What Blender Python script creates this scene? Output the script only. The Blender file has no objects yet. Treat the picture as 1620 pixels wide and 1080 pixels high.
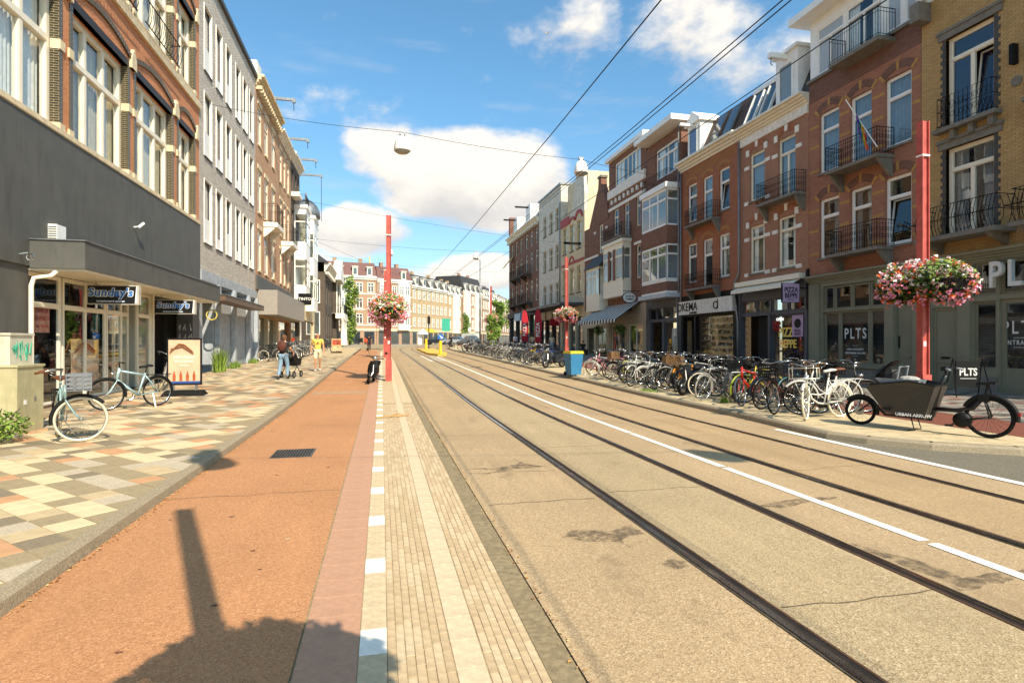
import bpy, math, random
from math import sin, cos, pi, radians, atan2, sqrt
from mathutils import Vector, Matrix, Euler
random.seed(7)
SC = bpy.context.scene
COL = SC.collection

# ------------------------------------------------------------------ camera
cam_d = bpy.data.cameras.new('street_camera')
cam_d.sensor_width = 36.0
cam_d.lens = 20.0
cam_d.clip_start = 0.05
cam_d.clip_end = 3000.0
cam_d.shift_y = 0.0006
cam = bpy.data.objects.new('street_camera', cam_d)
COL.objects.link(cam)
YAW = math.atan(206.0 / 900.0)
cam.location = (0.0, 0.0, 1.72)
cam.rotation_euler = (radians(90), 0.0, -YAW)
SC.camera = cam

# ------------------------------------------------------------------ sun
SUN_EL = radians(43.7)
SUN_DX, SUN_DY = -0.337, 0.941          # horizontal direction in which the light travels
sun_d = bpy.data.lights.new('sun', 'SUN')
sun_d.energy = 4.3
sun_d.angle = radians(0.53)
sun_d.color = (1.0, 0.88, 0.70)
sun = bpy.data.objects.new('sun', sun_d)
COL.objects.link(sun)
ldir = Vector((SUN_DX * cos(SUN_EL), SUN_DY * cos(SUN_EL), -sin(SUN_EL)))
sun.rotation_euler = ldir.to_track_quat('-Z', 'Y').to_euler()
sun.location = (20, -40, 60)

# ------------------------------------------------------------------ colour management
SC.view_settings.view_transform = 'Standard'
SC.view_settings.look = 'None'
SC.view_settings.exposure = 0.66
SC.view_settings.gamma = 1.0
SC.view_settings.use_curve_mapping = False
SC.cycles.use_adaptive_sampling = True
SC.cycles.adaptive_threshold = 0.02
SC.cycles.max_bounces = 5
SC.cycles.diffuse_bounces = 3
SC.cycles.glossy_bounces = 2
SC.cycles.transparent_max_bounces = 8
SC.cycles.caustics_reflective = False
SC.cycles.caustics_refractive = False
SC.cycles.use_denoising = True

# ------------------------------------------------------------------ world: Nishita sky with cumulus clouds
W = bpy.data.worlds.new('World')
SC.world = W
W.use_nodes = True
W.cycles.sampling_method = 'MANUAL'; W.cycles.sample_map_resolution = 512
wt = W.node_tree
wt.nodes.clear()

class NT:
    def __init__(s, tree): s.t = tree
    def n(s, typ, **kw):
        nd = s.t.nodes.new(typ)
        for k, v in kw.items():
            setattr(nd, k, v)
        return nd
    def link(s, a, b): s.t.links.new(a, b)
    def val(s, sock, v):
        if hasattr(v, 'is_output') or hasattr(v, 'links'): s.t.links.new(v, sock)
        else: sock.default_value = v
    def m(s, op, a, b=0.0, c=None, clamp=False):
        nd = s.n('ShaderNodeMath', operation=op, use_clamp=clamp)
        s.val(nd.inputs[0], a); s.val(nd.inputs[1], b)
        if c is not None: s.val(nd.inputs[2], c)
        return nd.outputs[0]
    def vm(s, op, a, b=None):
        nd = s.n('ShaderNodeVectorMath', operation=op)
        s.val(nd.inputs[0], a)
        if b is not None: s.val(nd.inputs[1], b)
        return nd.outputs[0]
    def mix(s, fac, a, b, blend='MIX'):
        nd = s.n('ShaderNodeMix', data_type='RGBA', blend_type=blend)
        s.val(nd.inputs[0], fac); s.val(nd.inputs[6], a); s.val(nd.inputs[7], b)
        return nd.outputs[2]
    def ramp(s, fac, pts, interp='LINEAR'):
        nd = s.n('ShaderNodeValToRGB')
        cr = nd.color_ramp; cr.interpolation = interp
        while len(cr.elements) < len(pts): cr.elements.new(0.5)
        for e, (p, c) in zip(cr.elements, pts):
            e.position = p
            e.color = c if len(c) == 4 else (c[0], c[1], c[2], 1)
        s.val(nd.inputs[0], fac)
        return nd.outputs[0]
    def noise(s, vec, scale, detail=3.0, rough=0.5, lac=2.0):
        nd = s.n('ShaderNodeTexNoise')
        if vec is not None: s.val(nd.inputs['Vector'], vec)
        nd.inputs['Scale'].default_value = scale
        nd.inputs['Detail'].default_value = detail
        nd.inputs['Roughness'].default_value = rough
        nd.inputs['Lacunarity'].default_value = lac
        return nd.outputs[0]
    def smooth(s, v, a, b):
        nd = s.n('ShaderNodeMapRange', interpolation_type='SMOOTHSTEP')
        s.val(nd.inputs[0], v)
        nd.inputs[1].default_value = a; nd.inputs[2].default_value = b
        return nd.outputs[0]

w = NT(wt)
sky = w.n('ShaderNodeTexSky', sky_type='NISHITA')
sky.sun_disc = False
sky.sun_elevation = SUN_EL
sky.sun_rotation = math.atan2(-SUN_DX, -SUN_DY)
sky.air_density = 1.0
sky.dust_density = 1.0
sky.ozone_density = 2.2
gen = w.n('ShaderNodeTexCoord').outputs['Generated']
sep = w.n('ShaderNodeSeparateXYZ'); w.link(gen, sep.inputs[0])
az = w.m('MULTIPLY', w.m('ARCTAN2', sep.outputs[0], sep.outputs[1]), 180 / pi)
el = w.m('MULTIPLY', w.m('ARCSINE', sep.outputs[2]), 180 / pi)
# cloud banks: azimuth, elevation, half-width, half-height (degrees), density
BLOBS = [(8.5, 15.6, 11.5, 5.4, 1.05), (0.5, 17.5, 5.5, 3.2, .7), (13.8, 17.0, 6.5, 4.2, .8),
         (-2.5, 10.8, 6.5, 3.0, 1.0), (10, 6.8, 10, 2.4, .95), (-9, 6, 6, 4, .8),
         (19, 29, 8, 6, .62), (31, 28, 10, 8, .68), (36, 24, 8, 6, .5), (45, 12, 16, 6, .8), (-35, 9, 16, 5, .8),
         (110, 22, 30, 10, .8), (-110, 22, 30, 10, .75), (170, 16, 24, 7, .8)]
acc = None
shade = None
for (a, e, bw, bh, st) in BLOBS:
    q = w.m('ADD', w.m('POWER', w.m('ABSOLUTE', w.m('MULTIPLY', w.m('SUBTRACT', az, a), 1 / bw)), 2.0),
            w.m('POWER', w.m('ABSOLUTE', w.m('MULTIPLY', w.m('SUBTRACT', el, e), 1 / bh)), 2.0))
    k = w.m('MULTIPLY', w.m('SUBTRACT', 1.0, q, clamp=True), st)
    acc = k if acc is None else w.m('MAXIMUM', acc, k)
    sh = w.m('MULTIPLY', k, w.m('MULTIPLY', w.m('SUBTRACT', el, e - bh * .35), 1 / bh))
    shade = sh if shade is None else w.m('ADD', shade, sh)
flat = w.vm('MULTIPLY', gen, (1.0, 1.0, 1.7))
n1 = w.noise(flat, 7.0, 6.5, 0.58)
n2 = w.noise(w.vm('ADD', flat, (3.1, 1.7, .3)), 2.4, 3.0, 0.55)
n3 = w.noise(w.vm('MULTIPLY', gen, (1.0, 3.0, 6.0)), 4.0, 3.5, 0.6)
dens = w.m('ADD', w.m('ADD', acc, .06), w.m('MULTIPLY', w.m('SUBTRACT', n1, 0.5), 1.6))
dens = w.m('ADD', dens, w.m('MULTIPLY', w.m('SUBTRACT', n2, 0.50), 1.2))
cov = w.smooth(dens, 0.30, 0.74)
wisp = w.m('MULTIPLY', w.smooth(n3, 0.52, 0.85), 0.30)
cov = w.m('MAXIMUM', cov, wisp)
cov = w.m('MULTIPLY', cov, w.smooth(sep.outputs[2], -0.01, 0.03))
lit = w.smooth(w.m('ADD', shade, w.m('MULTIPLY', w.m('SUBTRACT', n1, 0.5), 1.6)), -0.40, 0.55)
ccol = w.mix(lit, (3.3, 3.25, 3.25, 1), (5.3, 4.95, 4.45, 1))
skyc = w.mix(1.0, sky.outputs[0], w.mix(w.smooth(sep.outputs[2], 0.0, 0.45), (0.78, 0.86, 0.84, 1), (0.68, 1.02, 1.04, 1)), 'MULTIPLY')
final = w.mix(cov, skyc, ccol)
bg = w.n('ShaderNodeBackground')
bg.inputs['Strength'].default_value = 0.138
w.link(final, bg.inputs['Color'])
wo = w.n('ShaderNodeOutputWorld')
w.link(bg.outputs[0], wo.inputs['Surface'])

# ------------------------------------------------------------------ ground profile (the street climbs gently towards the bend)
def gz(y):
    if y < 12: return 0.0
    if y < 18: return 0.0171 * (y - 12) ** 2 / 12.0
    if y < 85: return 0.0171 * (y - 15)
    if y < 91: return 1.197 + 0.0171 * (y - 85) - 0.0171 * (y - 85) ** 2 / 12.0
    return 1.2483
def cx(y):                               # sideways drift of tram road
    if y < 12: return 0.0
    if y < 62: return -0.00024 * (y - 12) ** 2 if y < 42 else -0.216 - 0.0144 * (y - 42)
    return -0.504 - 0.0144 * (y - 62) + 0.0075 * (y - 62) ** 2
PAV = 0.12
LX, RX = -7.85, 18.7
YS = [-14, -6, 0, 3, 5.65, 5.8, 6.1, 6.35, 6.65, 7.0, 7.3, 7.65, 8.0, 8.3, 8.6, 9, 9.4, 10.3, 11.2, 12, 14, 16, 18, 21, 24, 28, 32, 36, 40, 45, 50, 55, 60, 64, 68, 72, 76, 80, 84, 88, 92, 100, 112, 126]

# ------------------------------------------------------------------ mesh helpers
class MB:
    def __init__(s):
        s.v = []; s.f = []; s.mi = []; s.cur = 0
    def add(s, vs, fs):
        b = len(s.v); s.v.extend(vs)
        for f in fs:
            s.f.append(tuple(i + b for i in f)); s.mi.append(s.cur)
    def quad(s, a, b, c, d): s.add([a, b, c, d], [(0, 1, 2, 3)])
    def box(s, x0, x1, y0, y1, z0, z1):
        s.add([(x0, y0, z0), (x1, y0, z0), (x1, y1, z0), (x0, y1, z0), (x0, y0, z1), (x1, y0, z1), (x1, y1, z1), (x0, y1, z1)],
              [(0, 3, 2, 1), (4, 5, 6, 7), (0, 1, 5, 4), (1, 2, 6, 5), (2, 3, 7, 6), (3, 0, 4, 7)])
        return s
    def prism(s, poly, fn, a, b):
        n = len(poly)
        vs = [fn(p[0], p[1], a) for p in poly] + [fn(p[0], p[1], b) for p in poly]
        fs = [tuple(range(n))[::-1], tuple(range(n, 2 * n))]
        for i in range(n):
            j = (i + 1) % n
            fs.append((i, j, n + j, n + i))
        s.add(vs, fs)
        return s
    def pipe(s, pts, r, n=6, caps=True, rs=None, sq=None):
        pts = [Vector(p) for p in pts]
        m = len(pts)
        rings = []
        prev = None
        for i, p in enumerate(pts):
            if i == 0: t = pts[1] - p
            elif i == m - 1: t = p - pts[i - 1]
            else: t = (pts[i + 1] - p).normalized() + (p - pts[i - 1]).normalized()
            if t.length < 1e-9: t = Vector((0, 0, 1))
            t.normalize()
            if prev is None:
                up = Vector((0, 0, 1)) if abs(t.z) < 0.95 else Vector((1, 0, 0))
                a = t.cross(up).normalized()
            else:
                a = (prev - t * prev.dot(t))
                if a.length < 1e-6: a = t.orthogonal()
                a.normalize()
            prev = a
            b = t.cross(a)
            rr = rs[i] if rs else r
            k = sq if sq else 1.0
            rings.append([tuple(p + a * (cos(2 * pi * j / n + pi / n) * rr) + b * (sin(2 * pi * j / n + pi / n) * rr * k)) for j in range(n)])
        vs = [v for rg in rings for v in rg]
        fs = []
        for i in range(m - 1):
            for j in range(n):
                k = (j + 1) % n
                fs.append((i * n + j, i * n + k, (i + 1) * n + k, (i + 1) * n + j))
        if caps:
            fs.append(tuple(range(n))[::-1]); fs.append(tuple((m - 1) * n + j for j in range(n)))
        s.add(vs, fs)
        return s
    def lathe(s, prof, c=(0, 0, 0), n=16, axis='z'):
        vs = []
        for (r, h) in prof:
            for j in range(n):
                a = 2 * pi * j / n
                if axis == 'z': vs.append((c[0] + r * cos(a), c[1] + r * sin(a), c[2] + h))
                elif axis == 'y': vs.append((c[0] + r * cos(a), c[1] + h, c[2] + r * sin(a)))
                else: vs.append((c[0] + h, c[1] + r * cos(a), c[2] + r * sin(a)))
        fs = []
        for i in range(len(prof) - 1):
            for j in range(n):
                k = (j + 1) % n
                fs.append((i * n + j, i * n + k, (i + 1) * n + k, (i + 1) * n + j))
        m = len(prof)
        fs.append(tuple(range(n))[::-1]); fs.append(tuple((m - 1) * n + j for j in range(n)))
        s.add(vs, fs)
        return s
    def torus(s, R, r, c=(0, 0, 0), n=36, k=8, a0=0.0, a1=2 * pi, sq=1.0):   # ring in the xz plane
        closed = abs(a1 - a0 - 2 * pi) < 1e-6
        m = n if closed else n + 1
        vs = []
        for i in range(m):
            a = a0 + (a1 - a0) * i / n
            for j in range(k):
                b = 2 * pi * j / k
                rr = R + r * cos(b)
                vs.append((c[0] + rr * cos(a), c[1] + r * sin(b) * sq, c[2] + rr * sin(a)))
        fs = []
        for i in range(n):
            i2 = (i + 1) % m
            for j in range(k):
                j2 = (j + 1) % k
                fs.append((i * k + j, i * k + j2, i2 * k + j2, i2 * k + j))
        s.add(vs, fs)
        return s
    def ball(s, c, r, n=10, m=6, sx=1, sy=1, sz=1):
        vs = [(c[0], c[1], c[2] - r * sz)]
        for i in range(1, m):
            t = -pi / 2 + pi * i / m
            for j in range(n):
                a = 2 * pi * j / n
                vs.append((c[0] + r * sx * cos(t) * cos(a), c[1] + r * sy * cos(t) * sin(a), c[2] + r * sz * sin(t)))
        vs.append((c[0], c[1], c[2] + r * sz))
        fs = []
        for j in range(n): fs.append((0, 1 + (j + 1) % n, 1 + j))
        for i in range(m - 2):
            for j in range(n):
                k = (j + 1) % n
                fs.append((1 + i * n + j, 1 + i * n + k, 1 + (i + 1) * n + k, 1 + (i + 1) * n + j))
        t = len(vs) - 1
        for j in range(n): fs.append((1 + (m - 2) * n + j, 1 + (m - 2) * n + (j + 1) % n, t))
        s.add(vs, fs)
        return s
    def shift(s, o):
        s.v = [(x - o[0], y - o[1], z - o[2]) for (x, y, z) in s.v]; return s
    def mesh(s, name='mesh', smooth=False, mats=None):
        me = bpy.data.meshes.new(name)
        me.from_pydata(s.v, [], s.f)
        if mats:
            for m in mats: me.materials.append(m)
        if any(s.mi): me.polygons.foreach_set('material_index', s.mi)
        if smooth: me.polygons.foreach_set('use_smooth', [True] * len(s.f))
        me.update()
        return me
    def build(s, name, mat, parent=None, smooth=False, world=False):
        """links the collected shapes as ONE mesh object; world=True: vertices are in world space"""
        mats = mat if isinstance(mat, (list, tuple)) else [mat]
        if world and parent is not None: s.shift(wloc(parent))
        return add(name, s.mesh(name, smooth, mats), parent)

def wloc(o):
    l = Vector(o.location)
    while o.parent:
        o = o.parent; l = l + Vector(o.location)
    return l
def add(name, me, parent=None, loc=(0, 0, 0), rot=(0, 0, 0), mat=None):
    o = bpy.data.objects.new(name, me)
    COL.objects.link(o)
    o.location = loc; o.rotation_euler = rot
    if parent is not None: o.parent = parent
    if mat is not None:
        if len(me.materials) == 0: me.materials.append(None)
        o.material_slots[0].link = 'OBJECT'; o.material_slots[0].material = mat
    return o
def tag(o, label, cat, group=None):
    o['label'] = label; o['category'] = cat
    if group: o['group'] = group
    return o
def thing(name, label, cat, loc=(0, 0, 0), rz=0.0, group=None, lean=0.0):
    o = bpy.data.objects.new(name, None)
    COL.objects.link(o)
    o.empty_display_size = .3
    o.location = loc; o.rotation_euler = (lean, 0, rz)
    return tag(o, label, cat, group)
def kind(o, k):
    o['kind'] = k; return o
CACHE = {}
def cached(key, fn):
    if key not in CACHE: CACHE[key] = fn()
    return CACHE[key]

# ------------------------------------------------------------------ materials
MATS = {}
def new_mat(name):
    m = bpy.data.materials.new(name); m.use_nodes = True
    m.node_tree.nodes.clear()
    t = NT(m.node_tree)
    o = t.n('ShaderNodeOutputMaterial')
    p = t.n('ShaderNodeBsdfPrincipled')
    t.link(p.outputs[0], o.inputs[0])
    MATS[name] = m
    return m, t, p, o
def hexc(h):
    r = [int(h[i:i + 2], 16) / 255 for i in (0, 2, 4)]
    return tuple((c / 12.92 if c <= .04045 else ((c + .055) / 1.055) ** 2.4) for c in r) + (1,)
def M(name, col=None, rough=.7, metal=0.0, var=.12, scale=6.0, bump=0.0, bscale=60.0, spec=.4, dirt=0.0, emit=None):
    if name in MATS: return MATS[name]
    if isinstance(col, str): col = hexc(col)
    m, t, p, o = new_mat(name)
    col = tuple(col[:3]) + (1,)
    oc = t.n('ShaderNodeTexCoord').outputs['Object']
    n = t.noise(oc, scale, 2.0, .6)
    lo = tuple(c * (1 - var) for c in col[:3]) + (1,); hi = tuple(min(1, c * (1 + var)) for c in col[:3]) + (1,)
    c = t.mix(t.smooth(n, .3, .7), lo, hi)
    if dirt:
        dn = t.noise(t.vm('MULTIPLY', oc, (3.0, 3.0, .6)), 1.6, 4.0, .65)
        c = t.mix(t.m('MULTIPLY', t.smooth(dn, .48, .75), dirt), c, tuple(x * .42 for x in col[:3]) + (1,))
    t.link(c, p.inputs['Base Color'])
    rn = t.m('ADD', rough - .06, t.m('MULTIPLY', n, .12))
    t.link(rn, p.inputs['Roughness'])
    p.inputs['Metallic'].default_value = metal
    p.inputs['Specular IOR Level'].default_value = spec
    if bump:
        b = t.n('ShaderNodeBump'); b.inputs['Strength'].default_value = bump; b.inputs['Distance'].default_value = .01
        t.link(t.noise(oc, bscale, 3.0, .6), b.inputs['Height']); t.link(b.outputs[0], p.inputs['Normal'])
    if emit:
        p.inputs['Emission Color'].default_value = tuple(emit[:3]) + (1,); p.inputs['Emission Strength'].default_value = emit[3]
    return m
def brick(name, c1, c2, mort, bw=.215, rh=.062, mw=.009, var=.25, stain=.25, rough=.85):
    if name in MATS: return MATS[name]
    m, t, p, o = new_mat(name)
    oc = t.n('ShaderNodeTexCoord').outputs['Object']
    sp = t.n('ShaderNodeSeparateXYZ'); t.link(oc, sp.inputs[0])
    cb = t.n('ShaderNodeCombineXYZ')
    t.link(t.m('ADD', sp.outputs[0], sp.outputs[1]), cb.inputs[0]); t.link(sp.outputs[2], cb.inputs[1])
    b = t.n('ShaderNodeTexBrick')
    t.link(cb.outputs[0], b.inputs['Vector'])
    b.inputs['Color1'].default_value = hexc(c1); b.inputs['Color2'].default_value = hexc(c2); b.inputs['Mortar'].default_value = hexc(mort)
    b.inputs['Scale'].default_value = 1.0; b.inputs['Mortar Size'].default_value = mw; b.inputs['Mortar Smooth'].default_value = .2
    b.inputs['Bias'].default_value = -.1
    b.inputs['Brick Width'].default_value = bw; b.inputs['Row Height'].default_value = rh
    n = t.noise(oc, 1.1, 5.0, .62); n2 = t.noise(oc, 14.0, 3.0, .6)
    c = t.mix(t.m('MULTIPLY', t.smooth(n, .40, .72), stain), b.outputs[0], tuple(x * .35 for x in hexc(c1)[:3]) + (1,))
    c = t.mix(var, c, t.ramp(n2, [(.3, (.45, .45, .45)), (.7, (1.25, 1.2, 1.15))]), 'MULTIPLY')
    t.link(c, p.inputs['Base Color'])
    p.inputs['Roughness'].default_value = rough
    bp = t.n('ShaderNodeBump'); bp.inputs['Strength'].default_value = .6; bp.inputs['Distance'].default_value = .008
    bp.invert = True
    t.link(b.outputs['Fac'], bp.inputs['Height']); t.link(bp.outputs[0], p.inputs['Normal'])
    return m
def asphalt(name, base, speck_lo, speck_hi, patch=.42, scale=1.0, speck=.62, rough=.9, oil=None):
    if name in MATS: return MATS[name]
    m, t, p, o = new_mat(name)
    oc = t.n('ShaderNodeTexCoord').outputs['Object']
    base = hexc(base)
    v = t.n('ShaderNodeTexVoronoi'); t.link(oc, v.inputs['Vector']); v.inputs['Scale'].default_value = 105 * scale
    vs = t.n('ShaderNodeSeparateColor'); t.link(v.outputs['Color'], vs.inputs[0])
    g = t.ramp(vs.outputs[0], [(0, hexc(speck_lo)), (.45, base), (.75, base), (1, hexc(speck_hi))])
    n1 = t.noise(oc, .55, 6.0, .6); n2 = t.noise(t.vm('MULTIPLY', oc, (2.4, .25, 1)), 1.4, 5.0, .6); n3 = t.noise(oc, 24, 4, .65)
    c = t.mix(speck, base, g)
    c = t.mix(t.m('MULTIPLY', t.smooth(n1, .35, .7), patch), c, tuple(x * .66 for x in base[:3]) + (1,))
    c = t.mix(t.m('MULTIPLY', t.smooth(n2, .5, .75), patch), c, tuple(min(1, x * 1.22) for x in base[:3]) + (1,))
    c = t.mix(.35, c, t.ramp(n3, [(.3, (.62, .6, .58)), (.7, (1.2, 1.2, 1.2))]), 'MULTIPLY')
    if oil:                                                      # darkened wheel and oil tracks running along the road
        n4 = t.noise(t.vm('MULTIPLY', oc, (1.6, .07, 1)), 1.3, 4.0, .55)
        c = t.mix(t.m('MULTIPLY', t.smooth(n4, .5, .72), oil), c, tuple(x * .5 for x in base[:3]) + (1,))
    t.link(c, p.inputs['Base Color']); p.inputs['Roughness'].default_value = rough
    p.inputs['Specular IOR Level'].default_value = .25
    bp = t.n('ShaderNodeBump'); bp.inputs['Strength'].default_value = .5; bp.inputs['Distance'].default_value = .004
    t.link(v.outputs['Distance'], bp.inputs['Height']); t.link(bp.outputs[0], p.inputs['Normal'])
    return m
def glass(name, tint=(.9, .95, .95), refl=1.0, body=.0, bodycol=(.05, .06, .07)):
    if name in MATS: return MATS[name]
    m, t, p, o = new_mat(name)
    t.t.nodes.remove(p)
    tr = t.n('ShaderNodeBsdfTransparent'); tr.inputs[0].default_value = tuple(tint) + (1,)
    df = t.n('ShaderNodeBsdfDiffuse'); df.inputs[0].default_value = tuple(bodycol) + (1,)
    gl = t.n('ShaderNodeBsdfGlossy'); gl.inputs['Roughness'].default_value = .02; gl.inputs[0].default_value = (1, 1, 1, 1)
    oc = t.n('ShaderNodeTexCoord').outputs['Object']
    bp = t.n('ShaderNodeBump'); bp.inputs['Strength'].default_value = .012; bp.inputs['Distance'].default_value = .05
    t.link(t.noise(oc, 1.7, 2.0, .5), bp.inputs['Height']); t.link(bp.outputs[0], gl.inputs['Normal'])
    mx = t.n('ShaderNodeMixShader'); mx.inputs[0].default_value = body; t.link(tr.outputs[0], mx.inputs[1]); t.link(df.outputs[0], mx.inputs[2])
    ge = t.n('ShaderNodeNewGeometry'); dt = t.n('ShaderNodeVectorMath', operation='DOT_PRODUCT'); t.link(ge.outputs['Normal'], dt.inputs[0]); t.link(ge.outputs['Incoming'], dt.inputs[1])
    fc = t.m('POWER', t.m('SUBTRACT', 1.0, t.m('ABSOLUTE', dt.outputs['Value']), clamp=True), 4.0)   # Schlick, both faces of the pane
    f = t.m('MULTIPLY_ADD', fc, .88 * refl, .085 * refl, clamp=True)
    m2 = t.n('ShaderNodeMixShader'); t.link(f, m2.inputs[0]); t.link(mx.outputs[0], m2.inputs[1]); t.link(gl.outputs[0], m2.inputs[2])
    t.link(m2.outputs[0], o.inputs[0])
    return m

# masonry
B_ORANGE = brick('brick_orange', 'D0804F', 'BC683E', 'D0AC84', mw=.007, stain=.12)
B_L3 = brick('brick_terracotta', 'C68E64', 'B47C54', 'C4AE90', stain=.15)
B_WHITE = brick('brick_pale_grey', 'EAE1D4', 'C6BAAA', '8E8476', bw=.30, rh=.075, mw=.014, stain=.15)
B_DARK = brick('brick_dark', '6B5F52', '574B40', '4A4036', stain=.2)
B_GLAZED = brick('brick_glazed_black', '3B3A2A', '25261D', '9A8A6C', rough=.35, stain=.05)
B_YELLOW = brick('brick_yellow', 'C8A670', 'B6925C', '98784A', stain=.18)
B_RED = brick('brick_red', 'B47A60', 'A46A50', '8E6A56', stain=.2)
B_PURPLE = brick('brick_purple', '8A5E4E', '744A3E', '6E5C50', stain=.2)
B_BROWN = brick('brick_brown', 'A8664A', '925640', 'B8A48A', stain=.2)
B_RUST = brick('brick_rust', 'B26C4A', '9E5C3E', '967056', stain=.2)
B_MAROON = brick('brick_maroon', '8E5C48', '7A4C3A', '84705E', stain=.25)
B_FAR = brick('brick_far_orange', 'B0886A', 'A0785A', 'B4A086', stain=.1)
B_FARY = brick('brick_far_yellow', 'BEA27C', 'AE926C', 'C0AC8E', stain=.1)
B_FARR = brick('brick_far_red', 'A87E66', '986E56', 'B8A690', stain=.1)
PLASTER_W = M('plaster_white', 'D6CFC0', .8, dirt=.25, scale=2, bump=.15)
PLASTER_C = M('plaster_cream', 'D9C9A6', .8, dirt=.25, scale=2, bump=.15)
STONE_S = M('sandstone', 'DAC8A6', .8, dirt=.25, bump=.2)
STONE_G = M('grey_stone', '7D776C', .8, dirt=.35, bump=.2)
STONE_W = M('white_stone', 'EAE4D8', .75, dirt=.2, bump=.15)
CONC = M('blue_grey_concrete', 'A9AEB2', .8, dirt=.3, bump=.2, scale=3)
SLATE = M('slate', '3E3B3A', .55, var=.3, scale=9, bump=.3, bscale=25)
TILE_R = M('roof_tile_red', '6E4C46', .7, var=.25, scale=12, bump=.3, bscale=30)
# joinery, paint
WHITE = M('white_paint', 'F4F1EA', .4, var=.03, scale=3, dirt=.05)
CREAM = M('cream_paint', 'EFE6D0', .45, var=.04, scale=3, dirt=.08)
LINEN = M('linen_paint', 'CFC1A2', .5, var=.06, scale=3, dirt=.15)
CHAR = M('charcoal_panel', '5A5954', .6, var=.1, scale=1.2, dirt=.42)
GREENGREY = M('green_grey_paint', '85836E', .5, var=.06, scale=2, dirt=.12)
DKGREY = M('dark_grey_paint', '56565A', .5, var=.1, scale=2, dirt=.15)
BLACK = M('black_paint', '131312', .5, var=.15, spec=.25)
IRON = M('wrought_iron', '171514', .6, 0.0, var=.2, spec=.2)
ZINC = M('zinc', '8C8E8E', .45, .6, var=.15, dirt=.2)
STEEL = M('steel', 'A0A09C', .3, .9, var=.12)
BROWNST = M('brown_steel', '6F5A48', .5, .2, var=.15, dirt=.2)
GREIGE = M('greige_panel', '9A9186', .5, var=.05, dirt=.1)
REDPOLE = M('red_pole_paint', 'B5554A', .55, var=.14, dirt=.4)
INTERIOR = M('dark_interior', '2B2621', .9, var=.3, scale=1.5)
INTW = M('warm_interior', '6E5A44', .9, var=.5, scale=2.0)
CURT = [M('curtain_white', 'E8E5DE', .9, var=.06), M('curtain_blue_grey', '7C8A94', .9, var=.08), M('curtain_sand', 'C7B89A', .9, var=.08), M('curtain_grey', '77777A', .9, var=.08)]
GLASS = glass('window_glass')
GLASSD = glass('window_glass_dark', refl=1.0, body=.45)
GLASSB = glass('window_glass_blue', tint=(.5, .55, .75), refl=1.0, body=.35, bodycol=(.02, .025, .07))
FROST = glass('glass_frosted', refl=.7, body=.85, bodycol=(.5, .53, .54))
RUBBER = M('rubber', '191817', .8, var=.15, spec=.15)
CREAMTYRE = M('cream_tyre', 'D8CBAE', .7, var=.1, dirt=.15)
CHROME = M('chrome', 'C8C6C0', .2, 1.0, var=.08)
LEATHER = M('brown_leather', '6B3A20', .5, var=.15)
BLKPL = M('black_plastic', '161616', .55, var=.1, spec=.25)
GREYPL = M('grey_plastic', '8C8F92', .5, var=.06)
# ================================================================== GROUND
A_ROAD = asphalt('road_asphalt', 'B29874', '7C684E', 'D8C4A0', oil=.28)
A_SLAB = asphalt('track_concrete', 'B09A76', '7C684C', 'D4C2A0', patch=.35, speck=.75, oil=.25)
A_LAYBY = asphalt('layby_asphalt', '77705F', '4A443C', 'A09680', patch=.35)
A_CYCLE = asphalt('cycle_asphalt', 'BA865C', '8E5E3E', 'DAAA80', patch=.35, speck=.6)
A_CYCLE2 = asphalt('cycle_asphalt_dark', '7E4A3A', '5A3428', '9C6450', patch=.2)
A_TAR = M('tar_repair', '544A3C', .6, var=.3, scale=14, bump=.4)
A_FAR = asphalt('far_asphalt', 'A49880', '7C7260', 'C0B49C', patch=.3)
T_BASE = M('joint_sand', '9C8866', .95, var=.25, scale=30)
T_COL = [M('tile_cream', 'D2BB94', .85, var=.08, bump=.2, dirt=.15), M('tile_pale_grey', 'B6A78E', .85, var=.16, scale=40, bump=.2, dirt=.15),
         M('tile_grey_brown', '9A896A', .85, var=.16, scale=40, bump=.2, dirt=.2), M('tile_terracotta', 'BE9068', .85, var=.1, bump=.2, dirt=.15),
         M('tile_dark_grey', '84765F', .85, var=.16, scale=40, bump=.2, dirt=.2), M('tile_beige', 'BCA680', .85, var=.1, bump=.2, dirt=.2)]
T_PINK = M('tile_pink', 'B48A6E', .85, var=.08, scale=20, bump=.15, dirt=.2)
T_LIGHT = M('tile_light', 'CBB696', .85, var=.1, scale=14, bump=.15, dirt=.22)
T_BRK = [M('clinker_sand', 'BEA682', .85, var=.12, scale=20, bump=.2, dirt=.15), M('clinker_buff', 'B8A07C', .85, var=.12, scale=20, bump=.2, dirt=.15), M('clinker_pale', 'C4AF8C', .85, var=.12, scale=20, bump=.2, dirt=.15)]
T_WHITE = M('road_paint_white', 'EDE7D8', .7, var=.06, scale=30, dirt=.12)
T_KERB = M('kerb_granite', '978970', .85, var=.25, scale=60, bump=.4, dirt=.2)
T_GUT = M('gutter_concrete', '8A7A5C', .9, var=.2, scale=20, bump=.3, dirt=.5)
T_RP = M('bike_strip_pavers', 'C2AE88', .9, var=.12, scale=5, bump=.3, dirt=.3)
RAILM = M('rail_steel', '8C7E6C', .26, .9, var=.2, scale=3)
GROOVE = M('rail_groove', '221A14', .8, var=.3)

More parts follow.
